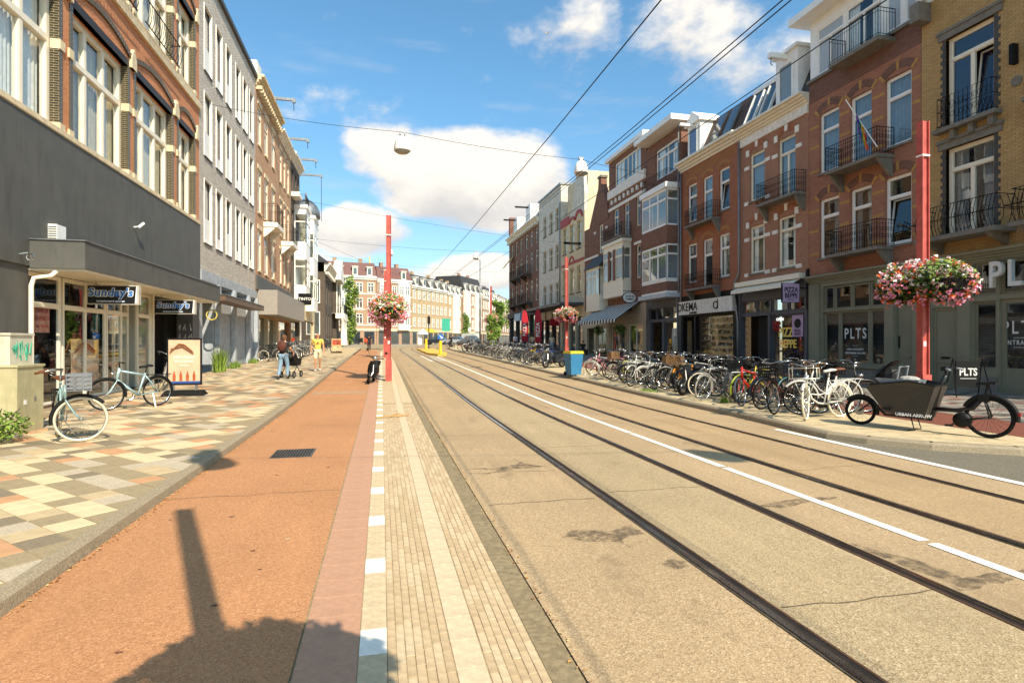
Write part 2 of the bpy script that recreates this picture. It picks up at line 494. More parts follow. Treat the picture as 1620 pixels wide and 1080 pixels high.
def strip(name, x0, x1, y0, y1, mat, dz=0.0, parent=None, drift=0.0, extra=None):
    """sheet that follows the street profile; drift=1: bends with the tram road"""
    mb = MB()
    ys = [y0] + [y for y in YS if y0 < y < y1] + [y1]
    f0 = x0 if callable(x0) else (lambda y: x0 + drift * cx(y)); f1 = x1 if callable(x1) else (lambda y: x1 + drift * cx(y))
    for a, b in zip(ys[:-1], ys[1:]):
        mb.quad((f0(a), a, gz(a) + dz), (f1(a), a, gz(a) + dz), (f1(b), b, gz(b) + dz), (f0(b), b, gz(b) + dz))
    return mb.build(name, mat, parent)

ground = kind(strip('ground', -1500, 1500, -400, 126, A_FAR, -.25), 'structure')
gf = MB(); gf.quad((-1500, 126, 1.0), (1500, 126, 1.0), (1500, 2200, 1.0), (-1500, 2200, 1.0)); gf.build('far_terrain', A_FAR, ground)

KX = [(-30, 30), (5.6, 18.7), (5.8, 14), (6.1, 11), (6.65, 9.4), (7.3, 8.5), (8.0, 7.95), (8.6, 7.7), (9.4, 7.75), (11.2, 7.9), (12, 7.95)]
def kx(y):
    if y >= 12: return 7.95 + cx(y)
    for (a, xa), (b, xb) in zip(KX[:-1], KX[1:]):
        if a <= y <= b: return xa + (xb - xa) * (y - a) / (b - a)
    return 30.0
road = kind(strip('road', 1.02, lambda y: (20 if y < 8.8 else kx(y) + .3), -14, 126, A_ROAD, 0.0, drift=1), 'structure')
kind(strip('road_bed', -2.6, 1.1, -14, 126, T_BASE, -.012), 'structure')
SLABS = strip('track_slab', 2.45, 3.76, -14, 100, A_SLAB, .004, road, 1)
strip('track_slab', 5.31, 6.67, -14, 100, asphalt('track_infill', 'B29670', '7E684E', 'D6C09A', oil=.25), .004, road, 1)
for rx in (2.39, 3.82, 5.25, 6.73):
    s = 1 if rx in (2.39, 5.25) else -1
    r = strip('rail', rx - .030, rx + .030, -14, 110, RAILM, .012, road, 1)
    strip('polished_head', rx - s * .012 - .012, rx - s * .012 + .012, -14, 110, M('rail_polish', 'C6BFB4', .16, 1.0, var=.1), .0135, r, 1)
    strip('groove', min(rx + s * .030, rx + s * .078), max(rx + s * .030, rx + s * .078), -14, 110, GROOVE, .008, r, 1)
    strip('guard_lip', min(rx + s * .078, rx + s * .096), max(rx + s * .078, rx + s * .096), -14, 110, M('rail_rust', '6A4A34', .6, .4, var=.2), .011, r, 1)
    strip('joint_seal', min(rx - s * .030, rx - s * .046), max(rx - s * .030, rx - s * .046), -14, 110, A_TAR, .007, r, 1)
y = -8.0
while y < 46:                                                   # centre line, laid in lengths with narrow breaks
    strip('centre_line', 4.52, 4.635, y, y + 2.93, T_WHITE, .006, road, 1); y += 3.0
strip('edge_line', 7.48, 7.63, -14, 9.75, T_WHITE, .009, road)
strip('layby', lambda y: 7.63, lambda y: (20 if y < 5.9 else max(7.64, kx(y) + .1)), -14, 8.7, A_LAYBY, .005, road)
for k in range(7):                                              # ladder marking beside the island
    yy = 39.5 + k * 1.15
    strip('hatch_line', 3.55 + k * .09, 4.5, yy, yy + .28, T_WHITE, .006, road, 1)
strip('edge_line', 3.45, 3.55, 39, 48, T_WHITE, .007, road, 1)
def stain(name, col, lo, hi, sc, amt=.75):
    m, t, p, o = new_mat(name); p.inputs['Base Color'].default_value = hexc(col); p.inputs['Roughness'].default_value = .8
    oc = t.n('ShaderNodeTexCoord').outputs['Object']; tr = t.n('ShaderNodeBsdfTransparent'); mx = t.n('ShaderNodeMixShader')
    t.link(t.m('MULTIPLY', t.smooth(t.noise(oc, sc, 6.0, .75), lo, hi), amt), mx.inputs[0]); t.link(tr.outputs[0], mx.inputs[1]); t.link(p.outputs[0], mx.inputs[2]); t.link(mx.outputs[0], o.inputs[0])
    return m
TAR_S = stain('tar_stain', '5E5242', .36, .66, 9, .7)
DRIP = stain('oil_drip', '7A6A50', .42, .85, 6, .45)
rr = random.Random(77)
for k in range(34):                                              # oil drips and faded repairs, in the wheel lanes
    yy = rr.uniform(2.6, 26); x = rr.choice((1.5, 1.9, 3.1, 4.25, 4.95, 5.98, 7.15)) + rr.gauss(0, .12); a, c_ = rr.uniform(.04, .16), rr.uniform(.08, .45)
    mb = MB(); mb.add([(x + a * cos(q * pi / 7) * rr.uniform(.7, 1.1), yy + c_ * sin(q * pi / 7) * rr.uniform(.7, 1.1), gz(yy) + .0052) for q in range(14)], [tuple(range(14))]); mb.build('oil_drip', DRIP, road)
def crack(pts, wd, parent, mat, dz=.0056):
    mb = MB()
    P_ = []
    for p, q in zip(pts[:-1], pts[1:]):
        for f in (0, .25, .5, .75): P_.append((p[0] + (q[0] - p[0]) * f + rr.gauss(0, .012), p[1] + (q[1] - p[1]) * f + rr.gauss(0, .02)))
    P_.append(pts[-1])
    for p, q in zip(P_[:-1], P_[1:]): mb.quad((p[0], p[1] - wd, gz(p[1]) + dz), (q[0], q[1] - wd, gz(q[1]) + dz), (q[0], q[1] + wd * rr.uniform(.4, 1.2), gz(q[1]) + dz), (p[0], p[1] + wd * rr.uniform(.4, 1.2), gz(p[1]) + dz))
    mb.build('crack', mat, parent)
for yy in (3.2, 6.1, 8.9, 11.7, 14.6, 18, 22, 27):                # joints and cracks across the tracks
    crack([(2.5, yy), (3.1, yy + rr.uniform(-.05, .05)), (3.72, yy)], .006, road, A_TAR); crack([(5.36, yy + .5), (6.62, yy + .55)], .005, road, A_TAR)
for yy in (5.9, 7.4, 10.4, 16): crack([(1.1, yy), (1.6, yy + rr.uniform(-.15, .15)), (2.28, yy + rr.uniform(-.1, .1))], .005, road, A_TAR)
TARS = [[(1.55, 4.8), (1.72, 4.96), (2.01, 4.85), (2.28, 4.96), (2.30, 4.71), (2.05, 4.65), (2.02, 4.41), (1.98, 4.55), (1.71, 4.65)],
        [(3.87, 5.24), (4.23, 5.36), (4.50, 5.38), (4.50, 5.25), (4.04, 5.13)], [(4.65, 5.39), (5.04, 5.36), (4.65, 5.26)],
        [(3.90, 4.09), (4.03, 3.84), (4.13, 3.57), (4.14, 3.3), (4.50, 3.33), (4.50, 3.2), (4.19, 3.17), (3.90, 3.13), (3.96, 3.34), (3.90, 3.62)],
        [(2.10, 4.03), (2.20, 4.1), (2.32, 4.05), (2.30, 3.93), (2.2, 3.9)],
        [(1.08, 7.65), (1.58, 7.64), (1.9, 7.82), (1.9, 8.16), (1.98, 7.8), (2.24, 7.56), (1.77, 7.51), (1.24, 7.24), (1.54, 7.50)],
        [(4.66, 3.32), (5.15, 3.40), (5.15, 3.28), (4.66, 3.2)]]
for T in TARS:
    mb = MB(); c = (sum(p[0] for p in T) / len(T), sum(p[1] for p in T) / len(T))
    pts = []
    for i, p in enumerate(T):                                   # ragged outline
        q = T[(i + 1) % len(T)]
        for k in range(5):
            f = k / 5
            pts.append((p[0] + (q[0] - p[0]) * f + random.uniform(-.018, .018), p[1] + (q[1] - p[1]) * f + random.uniform(-.018, .018), .0055))
    mb.add(pts, [tuple(range(len(pts)))])
    mb.build('tar_patch', TAR_S, road)

# -------- cycle path and the paved strips beside it (all flush, sharing one paved median)
cycle = kind(strip('cycle_path', -2.32, -.462, -6, 66, A_CYCLE, 0.0), 'structure')
median = kind(strip('median', -.455, 1.0, -6, 66, T_BASE, -.005), 'structure')
strip('gutter', .845, 1.005, -6, 66, T_GUT, -.002, median)
def piece_mesh(lx, ly, h=.03, ch=.0018):
    def mk():
        mb = MB(); a, b = lx / 2, ly / 2
        mb.add([(-a, -b, -h), (a, -b, -h), (a, b, -h), (-a, b, -h), (-a, -b, -ch), (a, -b, -ch), (a, b, -ch), (-a, b, -ch),
                (-a + ch, -b + ch, 0), (a - ch, -b + ch, 0), (a - ch, b - ch, 0), (-a + ch, b - ch, 0)],
               [(0, 1, 5, 4), (1, 2, 6, 5), (2, 3, 7, 6), (3, 0, 4, 7), (4, 5, 9, 8), (5, 6, 10, 9), (6, 7, 11, 10), (7, 4, 8, 11), (8, 9, 10, 11)])
        return mb.mesh('piece')
    return cached(('piece', round(lx, 4), round(ly, 4)), mk)
def joined(name, items, mats, parent):
    """pieces that are too small to pick apart: real geometry joined into one part"""
    mb = MB()
    for (x, y, lx, ly, mi, dz) in items:
        mb.cur = mi; z = gz(y) + dz; mb.box(x - lx / 2, x + lx / 2, y - ly / 2, y + ly / 2, z - .03, z)
    return kind(mb.build(name, mats, parent), 'stuff')
ST = []
for k in range(7): ST.append((.03 + .05 * k + .025, .046, .2))
for k in range(6): ST.append((.548 + .0488 * k + .0244, .045, .2))
rest = []
nb = 0
for r in range(0, 66):
    for ci, (x, wx, ln) in enumerate(ST):
        yy = 2.45 + r * .205 + (.1 if ci % 2 else 0) + (.05 if ci % 3 == 1 else 0)
        dz = random.uniform(-.003, .001)
        if nb < 299:
            add('brick', piece_mesh(wx, .2), median, (x, yy, gz(yy) + dz), (0, 0, random.uniform(-.004, .004)), random.choice(T_BRK)); nb += 1
        else: rest.append((x, yy, wx, .2, random.randrange(3), dz))
joined('bricks', rest, T_BRK, median)
far_br = brick('clinker_rows', 'C0A87C', 'B49A6C', '8E7A58', bw=.2, rh=.05, stain=.1)
strip('brick_rows', .032, .378, 16.1, 66, T_BRK[0], -.001, median); strip('brick_rows', .55, .84, 16.1, 66, T_BRK[2], -.001, median)
pk, ds, lt = [], [], []
for r in range(0, 200):
    yy = 2.3 + r * .285 + .15
    if yy > 62: break
    dz = random.uniform(-.0015, .0005); isw = (r % 4 == 3)
    if yy < 15:
        add('pink_tile', piece_mesh(.321, .282), median, (-.289, yy, gz(yy) + dz), (0, 0, 0), T_PINK)
        add('white_tile' if isw else 'marking_tile', piece_mesh(.151, .282), median, (-.048, yy + .07, gz(yy) + dz), (0, 0, 0), T_WHITE if isw else T_BRK[2])
        add('light_tile', piece_mesh(.158, .282), median, (.463, yy + .11, gz(yy) + dz), (0, 0, random.uniform(-.006, .006)), T_LIGHT)
    else:
        pk.append((-.289, yy, .321, .282, 0, dz)); ds.append((-.048, yy, .151, .282, 1 if isw else 0, dz)); lt.append((.463, yy, .158, .282, 0, dz))
joined('pink_tiles', pk, [T_PINK], median); joined('marking_tiles', ds, [T_BRK[2], T_WHITE], median); joined('light_tiles', lt, [T_LIGHT], median)
# seams, a repair strip and scuffs on the cycle path
strip('repair_strip', -2.2, -.5, 18.9, 19.7, asphalt('cycle_repair', 'B49272', '8A6A4C', 'CDB090', patch=.4), .004, cycle)
rr = random.Random(15)
for yy in (6.9, 12.3, 16.4, 24): crack([(-2.26, yy), (-1.5, yy + .03), (-.48, yy)], .004, cycle, A_TAR)
for k in range(26):
    yy = rr.uniform(3.2, 15); x = rr.uniform(-2.1, -.6); a = rr.uniform(.01, .03)
    mb = MB(); mb.add([(x + a * rr.uniform(.5, 1.6) * cos(q), yy + a * rr.uniform(.4, 1) * sin(q), gz(yy) + .004) for q in (0, 1.2, 2.5, 3.8, 5.1)], [(0, 1, 2, 3, 4)]); mb.build('gum_spot', M('gum_dark', '6E4A36', .9) if k % 4 else T_BRK[2], cycle)
# drain grate in the cycle path
gr = MB(); gr.box(-1.63, -1.03, 9.0, 9.68, -.05, .004)
gt = gr.build('drain_frame', M('cast_iron', '6A655C', .5, .6, var=.2, dirt=.3), cycle)
gb = MB()
for k in range(13): gb.box(-1.60 + k * .0425, -1.60 + k * .0425 + .02, 9.04, 9.64, .004, .009)
gb.build('grate_bars', M('cast_iron_dark', '2A2622', .6, .4, var=.2), gt)
# -------- left pavement: square tiles laid diagonally, several stone colours
lp = kind(strip('left_pavement', -7.84, -2.41, -6, 70, T_BASE, PAV - .006), 'structure')
def clip(poly, axis, lim, keep_less):
    out = []
    for i, p in enumerate(poly):
        q = poly[(i + 1) % len(poly)]
        ip = (p[axis] <= lim) == keep_less; iq = (q[axis] <= lim) == keep_less
        if ip: out.append(p)
        if ip != iq:
            f = (lim - p[axis]) / (q[axis] - p[axis])
            out.append((p[0] + (q[0] - p[0]) * f, p[1] + (q[1] - p[1]) * f))
    return out
TS = .30
tiles = []
rnd = random.Random(11)
for i in range(-150, 160):
    for j in range(-150, 160):
        c = ((i - j) * TS / sqrt(2) - 5.0, (i + j) * TS / sqrt(2) + 14.0)
        if not (-8.2 < c[0] < -2.2 and 1.5 < c[1] < 46): continue
        h = TS / sqrt(2) - .006
        P = [(c[0], c[1] - h), (c[0] + h, c[1]), (c[0], c[1] + h), (c[0] - h, c[1])]
        cut = False
        if c[0] + h > -2.425: P = clip(P, 0, -2.425, True); cut = True
        if P and c[0] - h < -7.83: P = clip(P, 0, -7.83, False); cut = True
        if len(P) < 3: continue
        # tiles tend to come in pairs of the same colour along one diagonal
        rr = random.Random((i * 7919 + (j // 2) * 104729) if rnd.random() < .55 else rnd.random())
        k = rr.choices(range(6), [25, 16, 25, 10, 13, 11])[0]
        if cut: k = 2 if rnd.random() < .8 else 1
        tiles.append((c[0] ** 2 + c[1] ** 2, c, P, k, cut))
tiles.sort(key=lambda t: t[0])
vis = lambda c: c[0] > -.60 * c[1] - .35
cnt = 0
mbj = MB()
def tile_mesh():
    mb = MB(); h = TS / sqrt(2) - .006; g = .004
    o = [(0, -h), (h, 0), (0, h), (-h, 0)]; n = [(0, -h + g), (h - g, 0), (0, h - g), (-h + g, 0)]
    mb.add([(x, y, -.03) for x, y in o] + [(x, y, -.003) for x, y in o] + [(x, y, 0) for x, y in n],
           [(0, 1, 5, 4), (1, 2, 6, 5), (2, 3, 7, 6), (3, 0, 4, 7), (4, 5, 9, 8), (5, 6, 10, 9), (6, 7, 11, 10), (7, 4, 8, 11), (8, 9, 10, 11)])
    return mb.mesh('paving_tile')
TM = tile_mesh()
for (d, c, P, k, cut) in tiles:
    z = gz(c[1]) + PAV + random.uniform(-.0025, .001)
    if vis(c) and cnt < 298:
        cnt += 1
        if not cut: add('paving_tile', TM, lp, (c[0], c[1], z), (random.uniform(-.004, .004), random.uniform(-.004, .004), 0), T_COL[k])
        else:
            mb = MB(); mb.prism([(p[0] - c[0], p[1] - c[1]) for p in P], lambda x, y, t: (x, y, t), -.03, 0)
            add('paving_tile', mb.mesh('cut_tile'), lp, (c[0], c[1], z), (0, 0, 0), T_COL[k])
    else:
        mbj.cur = k; n = len(P); mbj.add([(p[0], p[1], gz(p[1]) + PAV + z - gz(c[1]) - PAV) for p in P], [tuple(range(n))])
kind(mbj.build('paving_tiles', T_COL, lp), 'stuff')
strip('far_paving', -7.83, -2.425, 46, 70, T_COL[5], PAV - .001, lp)
# kerb stones
def kerb_run(parent, fx, y0, y1, ln, side, name='kerb_stone', wd=.145):
    y = y0
    while y < y1:
        b = min(y + ln - .006, y1)
        mb = MB()
        prof = [(0, -.2), (0, .0), (.012, .085), (.05, PAV + .002), (wd, PAV + .002), (wd, -.2)]
        for (ya, yb) in ((y, b),):
            va = [(fx(ya) + side * p[0], ya, gz(ya) + p[1]) for p in prof]; vb = [(fx(yb) + side * p[0], yb, gz(yb) + p[1]) for p in prof]
            n = len(prof)
            mb.add(va + vb, [(i, (i + 1) % n, n + (i + 1) % n, n + i) for i in range(n)] + [tuple(range(n)), tuple(range(n, 2 * n))])
        mb.build(name, T_KERB, parent)
        y += ln
kerb_run(lp, lambda y: -2.322, 2.0, 50, 1.0, -1, wd=.105)
strip('kerb_line', -2.43, -2.285, 50, 70, T_KERB, PAV, lp)

# -------- right pavement: bicycle strip, red cycle lane, footpath
rp = kind(strip('right_pavement', lambda y: kx(y) + .12, RX, 5.62, 90, T_RP, PAV), 'structure')
kerb_run(rp, kx, 8.6, 62, 1.0, 1, wd=.2)
pts = [(14, 5.8), (11, 6.1), (9.4, 6.65), (8.5, 7.3), (7.95, 8.0), (7.7, 8.6)]
for p, q in zip(pts[:-1], pts[1:]):
    mb = MB(); dx, dy = q[0] - p[0], q[1] - p[1]; L = sqrt(dx * dx + dy * dy); nx, ny = dy / L, -dx / L
    if nx < 0: nx, ny = -nx, -ny
    f = lambda P, o, z: (P[0] + nx * o, P[1] + ny * o, z)
    vs = []
    for P in (p, q):
        vs += [f(P, 0, -.2), f(P, 0, 0), f(P, .02, .09), f(P, .06, PAV + .003), f(P, .2, PAV + .003), f(P, .2, -.2)]
    mb.add(vs, [(i, (i + 1) % 6, 6 + (i + 1) % 6, 6 + i) for i in range(6)] + [tuple(range(6)), tuple(range(6, 12))])
    mb.build('kerb_stone', T_KERB, rp)
strip('red_cycle_lane', 10.5, 12.3, 5.7, 88, A_CYCLE2, PAV + .005, rp)
jt = MB(); rr = random.Random(5)
for i in range(0, 21):
    for j in range(0, 70):
        x = 12.35 + i * .303; yy = 8.0 + j * .303 + (.15 if i % 2 else 0)
        jt.cur = rr.choices(range(4), [4, 3, 2, 1])[0]; z = gz(yy) + PAV + .008 + rr.uniform(-.002, .002)
        jt.quad((x, yy, z), (x + .297, yy, z), (x + .297, yy + .297, gz(yy + .297) + PAV + .008), (x, yy + .297, gz(yy + .297) + PAV + .008))
kind(jt.build('paving_tiles', [M('path_tile_grey', '7B736A', .85, var=.15), M('path_tile_pale', '9A9082', .85, var=.15), M('path_tile_dark', '5E564E', .85, var=.15), M('path_tile_red', '7E5648', .85, var=.15)], rp), 'stuff')
strip('footpath', 12.35, RX - .01, 29.2, 88, M('footpath_far', '857B6E', .85, var=.25, scale=2), PAV + .006, rp)
# joints of the bicycle strip
jn = MB()
for k in range(60):
    yy = 8.8 + k * .6
    jn.quad((kx(yy) + .25, yy, gz(yy) + PAV + .003), (10.48, yy, gz(yy) + PAV + .003), (10.48, yy + .012, gz(yy) + PAV + .003), (kx(yy) + .25, yy + .012, gz(yy) + PAV + .003))
kind(jn.build('paver_joints', T_BASE, rp), 'stuff')
kind(strip('junction', -45, 70, 60, 126, A_FAR, -.03), 'structure')
# -------- traffic island
isl = thing('traffic_island', 'kerbed traffic island with yellow edging between the tram tracks', 'island', (4.4, 55, gz(55)))
mb = MB()
for (a, b) in ((47.5, 52), (52, 58), (58, 64)):
    w0, w1 = (.35, .9) if a == 47.5 else (.9, .9)
    mb.add([(4.9 - w0, a, gz(a)), (4.9 + w0, a, gz(a)), (4.7 + w1, b, gz(b)), (4.7 - w1, b, gz(b)), (4.9 - w0, a, gz(a) + .15), (4.9 + w0, a, gz(a) + .15), (4.7 + w1, b, gz(b) + .15), (4.7 - w1, b, gz(b) + .15)],
           [(4, 5, 6, 7), (0, 1, 5, 4), (1, 2, 6, 5), (2, 3, 7, 6), (3, 0, 4, 7)])
mb.build('kerb', M('yellow_kerb', 'D9B24A', .7, var=.12, dirt=.2), isl, world=True)
# -------- litter of dry leaves in the gutters and along the kerb
lf = MB(); rr = random.Random(3)
for k in range(1500):
    if k % 3: x = -2.31 + abs(rr.gauss(0, .035)); yy = rr.uniform(3, 26)
    else: x = 1.02 + rr.gauss(0, .025); yy = rr.uniform(2.2, 24)
    s_ = rr.uniform(.006, .018); a = rr.uniform(0, 6.3); z = gz(yy) + .004 + rr.uniform(0, .01)
    lf.cur = rr.randrange(3)
    lf.add([(x + s_ * cos(a), yy + s_ * sin(a), z), (x - s_ * .5 * sin(a), yy + s_ * .5 * cos(a), z + rr.uniform(0, .008)), (x - s_ * cos(a), yy - s_ * sin(a), z), (x + s_ * .5 * sin(a), yy - s_ * .5 * cos(a), z + rr.uniform(0, .008))], [(0, 1, 2, 3)])
lo = lf.build('fallen_leaves', [M('leaf_ochre', 'B98A48', .9), M('leaf_brown', '8A5A30', .9), M('leaf_straw', 'CDB27A', .9)])
tag(kind(lo, 'stuff'), 'dry ochre leaf litter along the kerb and gutter', 'leaf litter')
sk = MB(); sk.pipe([(-.12, 13.15, .02), (.1, 13.22, .035), (.35, 13.26, .03), (.62, 13.42, .04)], .018, 5)
sk.pipe([(.2, 13.24, .03), (.3, 13.5, .05), (.45, 13.6, .04)], .012, 5)
tag(sk.build('fallen_branch', M('dry_wood', 'B08A52', .9)), 'dry fallen branch lying across the sandy brick median', 'branch')
# ================================================================== FACADES
class Bld:
    """side 'R': facade faces -x at x=X; side 'L': faces +x. s runs along the street (world y), d = metres out of the facade"""
    def __init__(b, name, label, cat, side, s0, s1, X=None, z0=None, group=None):
        b.sg = -1 if side == 'R' else 1
        b.X = X if X is not None else (RX if side == 'R' else LX)
        b.s0, b.s1 = s0, s1
        b.zb = gz((s0 + s1) / 2) if z0 is None else z0
        b.root = thing(name, label, cat, (b.X, (s0 + s1) / 2, b.zb), 0, group)
        b.o = Vector(b.root.location)
        b.holes = []
    def p(b, s, d, z): return (b.X + b.sg * d - b.o.x, s - b.o.y, z - b.o.z)
    def box(b, mb, s0, s1, d0, d1, z0, z1):
        x0, x1 = sorted((b.X + b.sg * d0 - b.o.x, b.X + b.sg * d1 - b.o.x))
        mb.box(x0, x1, min(s0, s1) - b.o.y, max(s0, s1) - b.o.y, z0 - b.o.z, z1 - b.o.z); return mb
    def part(b, name, mat, s0, s1, d0, d1, z0, z1, parent=None):
        o = b.box(MB(), s0, s1, d0, d1, z0, z1).build(name, mat, b.root)
        if parent is not None: o.parent = parent
        return o
    def multi(b, name, mat, boxes, parent=None):
        for bx in boxes:                                         # every piece is a part of its own
            o = b.box(MB(), *bx).build(name, mat, b.root)
            if parent is not None: o.parent = parent
        return o
    def wall(b, mat, z0, z1, s0=None, s1=None, d=0.0, reveal=.22, holes=None, name='wall', ends=True):
        s0 = b.s0 if s0 is None else s0; s1 = b.s1 if s1 is None else s1
        hs = [h for h in (b.holes if holes is None else holes) if h[1] > s0 and h[0] < s1 and h[3] > z0 and h[2] < z1]
        mb = MB()
        S = sorted(set([s0, s1] + [min(max(v, s0), s1) for h in hs for v in h[:2]])); Z = sorted(set([z0, z1] + [min(max(v, z0), z1) for h in hs for v in h[2:]]))
        for a, c in zip(S[:-1], S[1:]):
            run = None
            for e, f in zip(Z[:-1], Z[1:]):
                m = ((a + c) / 2, (e + f) / 2)
                ins = any(h[0] < m[0] < h[1] and h[2] < m[1] < h[3] for h in hs)
                if not ins:
                    run = (run[0], f) if run else (e, f)
                if (ins or f == Z[-1]) and run:
                    mb.quad(b.p(a, d, run[0]), b.p(c, d, run[0]), b.p(c, d, run[1]), b.p(a, d, run[1])); run = None
        for (a, c, e, f) in hs:
            r = d - reveal
            mb.quad(b.p(a, d, e), b.p(c, d, e), b.p(c, r, e), b.p(a, r, e)); mb.quad(b.p(a, d, f), b.p(c, d, f), b.p(c, r, f), b.p(a, r, f))
            mb.quad(b.p(a, d, e), b.p(a, d, f), b.p(a, r, f), b.p(a, r, e)); mb.quad(b.p(c, d, e), b.p(c, d, f), b.p(c, r, f), b.p(c, r, e))
        if ends:
            for s in (s0, s1): mb.quad(b.p(s, d, z0), b.p(s, -9.5, z0), b.p(s, -9.5, z1), b.p(s, d, z1))
            mb.quad(b.p(s0, -9.5, z0), b.p(s1, -9.5, z0), b.p(s1, -9.5, z1), b.p(s0, -9.5, z1))
            mb.quad(b.p(s0, d, z1), b.p(s1, d, z1), b.p(s1, -9.5, z1), b.p(s0, -9.5, z1))
        return mb.build(name, mat, b.root)
    def rooms(b, z0, z1, d=-1.5, mat=None):
        mb = MB(); e = .04
        b.box(mb, b.s0 + e, b.s1 - e, d - .2, d, z0, z1)
        mb.build('room_back', mat or INTERIOR, b.root)
    def window(b, s0, s1, z0, z1, d=-.10, fr=.065, tr=.30, lo=1, top=1, mat=None, gl=None, curtain=None, sill=None, dep=.07, hole=True, tilt=False, name='window', bars=0):
        if hole: b.holes.append((s0, s1, z0, z1))
        mat = mat or WHITE; gl = gl or GLASS
        W_, H = s1 - s0, z1 - z0; sg = b.sg
        key = ('win', sg, round(W_, 3), round(H, 3), fr, tr, lo, top, dep, bars)
        zt = H * (1 - tr) if tr else None
        cells = []
        def lights(a0, a1, n):
            w = (W_ - 2 * fr - (n - 1) * fr * .8) / n
            return [(-W_ / 2 + fr + i * (w + fr * .8), -W_ / 2 + fr + i * (w + fr * .8) + w, a0, a1) for i in range(n)]
        if tr:
            cells += lights(fr, zt - fr / 2, lo) + lights(zt + fr / 2, H - fr, top)
        else: cells += lights(fr, H - fr, lo)
        def mk():
            mb = MB()
            X = lambda a, c: sorted((sg * a, sg * c))
            def bx(sa, sb, da, db, za, zb_):
                xx = X(da, db); mb.box(xx[0], xx[1], sa, sb, za, zb_)
            bx(-W_ / 2, -W_ / 2 + fr, -dep, 0, 0, H); bx(W_ / 2 - fr, W_ / 2, -dep, 0, 0, H)
            bx(-W_ / 2 + fr, W_ / 2 - fr, -dep, 0, 0, fr); bx(-W_ / 2 + fr, W_ / 2 - fr, -dep, 0, H - fr, H)
            if tr: bx(-W_ / 2 + fr, W_ / 2 - fr, -dep, .012, zt - fr / 2, zt + fr / 2)
            def mull(n, a0, a1):
                w = (W_ - 2 * fr - (n - 1) * fr * .8) / n
                for i in range(n - 1):
                    x = -W_ / 2 + fr + w + i * (w + fr * .8); bx(x, x + fr * .8, -dep, -.005, a0, a1)
            if tr: mull(lo, fr, zt - fr / 2); mull(top, zt + fr / 2, H - fr)
            else: mull(lo, fr, H - fr)
            t = .028
            for (a, c, e, f) in cells:                           # sashes
                bx(a, a + t, -dep + .012, -.012, e, f); bx(c - t, c, -dep + .012, -.012, e, f)
                bx(a + t, c - t, -dep + .012, -.012, e, e + t); bx(a + t, c - t, -dep + .012, -.012, f - t, f)
                for q in range(bars):
                    zz = e + (f - e) * (q + 1) / (bars + 1); bx(a + t, c - t, -dep + .02, -.02, zz - .012, zz + .012)
            return mb.mesh('window', False, None)
        o = add(name, cached(key, mk), b.root, b.p((s0 + s1) / 2, d, z0), (0, 0, 0), mat)
        for i, (a, c, e, f) in enumerate(cells):
            w_, h_ = c - a, f - e
            def mq():
                mb = MB(); mb.quad((0, -w_ / 2, 0), (0, w_ / 2, 0), (0, w_ / 2, h_), (0, -w_ / 2, h_)); return mb.mesh('pane')
            tl = (0, radians(-7) * sg, 0) if (tilt and i == tilt - 1) else (0, 0, 0)
            add('pane', cached(('pane', round(w_, 3), round(h_, 3)), mq), o, (-sg * dep * .55, (a + c) / 2, e), tl, gl)
            if tilt and i == tilt - 1:
                def mt():
                    mb = MB(); t = .055
                    for bx in ((-w_ / 2, -w_ / 2 + t, 0, h_), (w_ / 2 - t, w_ / 2, 0, h_), (-w_ / 2 + t, w_ / 2 - t, 0, t), (-w_ / 2 + t, w_ / 2 - t, h_ - t, h_)): mb.box(-.02, .02, *bx)
                    return mb.mesh('sash')
                add('tilted_sash', cached(('sash', round(w_, 3), round(h_, 3)), mt), o, (-sg * dep * .5, (a + c) / 2, e), tl, mat)
        if curtain is not None: b.drape(o, W_, H, curtain, fr, dep)
        if sill is not None:
            key2 = ('sill', sg, round(W_, 3), round(-d, 3))
            def ms():
                mb = MB(); xx = sorted((sg * -.02, sg * (-d + .07))); mb.box(xx[0], xx[1], -W_ / 2 - .05, W_ / 2 + .05, -.085, -.002); return mb.mesh('sill')
            add('sill', cached(key2, ms), o, (0, 0, 0), (0, 0, 0), sill)
        return o
    def drape(b, o, W_, H, kindc, fr, dep):
        col, mode = kindc if isinstance(kindc, tuple) else (kindc, 'full')
        sg = b.sg
        key = ('drape', sg, round(W_, 2), round(H, 2), mode)
        def mk():
            mb = MB()
            spans = {'full': [(-W_ / 2 + fr, W_ / 2 - fr)], 'split': [(-W_ / 2 + fr, -W_ / 2 + fr + W_ * .28), (W_ / 2 - fr - W_ * .28, W_ / 2 - fr)], 'left': [(-W_ / 2 + fr, -W_ / 2 + fr + W_ * .4)], 'half': [(-W_ / 2 + fr, W_ / 2 - fr)]}[mode]
            z1 = H * .42 if mode == 'half' else H - fr
            for (a, c) in spans:
                n = max(6, int((c - a) / .035)); vs = []
                for i in range(n + 1):
                    y = a + (c - a) * i / n; off = -dep - .07 + .018 * sin(i * 1.45) + .008 * sin(i * .53)
                    vs += [(sg * off, y, fr), (sg * off, y, z1)]
                mb.add(vs, [(2 * i, 2 * i + 2, 2 * i + 3, 2 * i + 1) for i in range(n)])
            return mb.mesh('curtain')
        add('curtain', cached(key, mk), o, (0, 0, 0), (0, 0, 0), CURT[col])
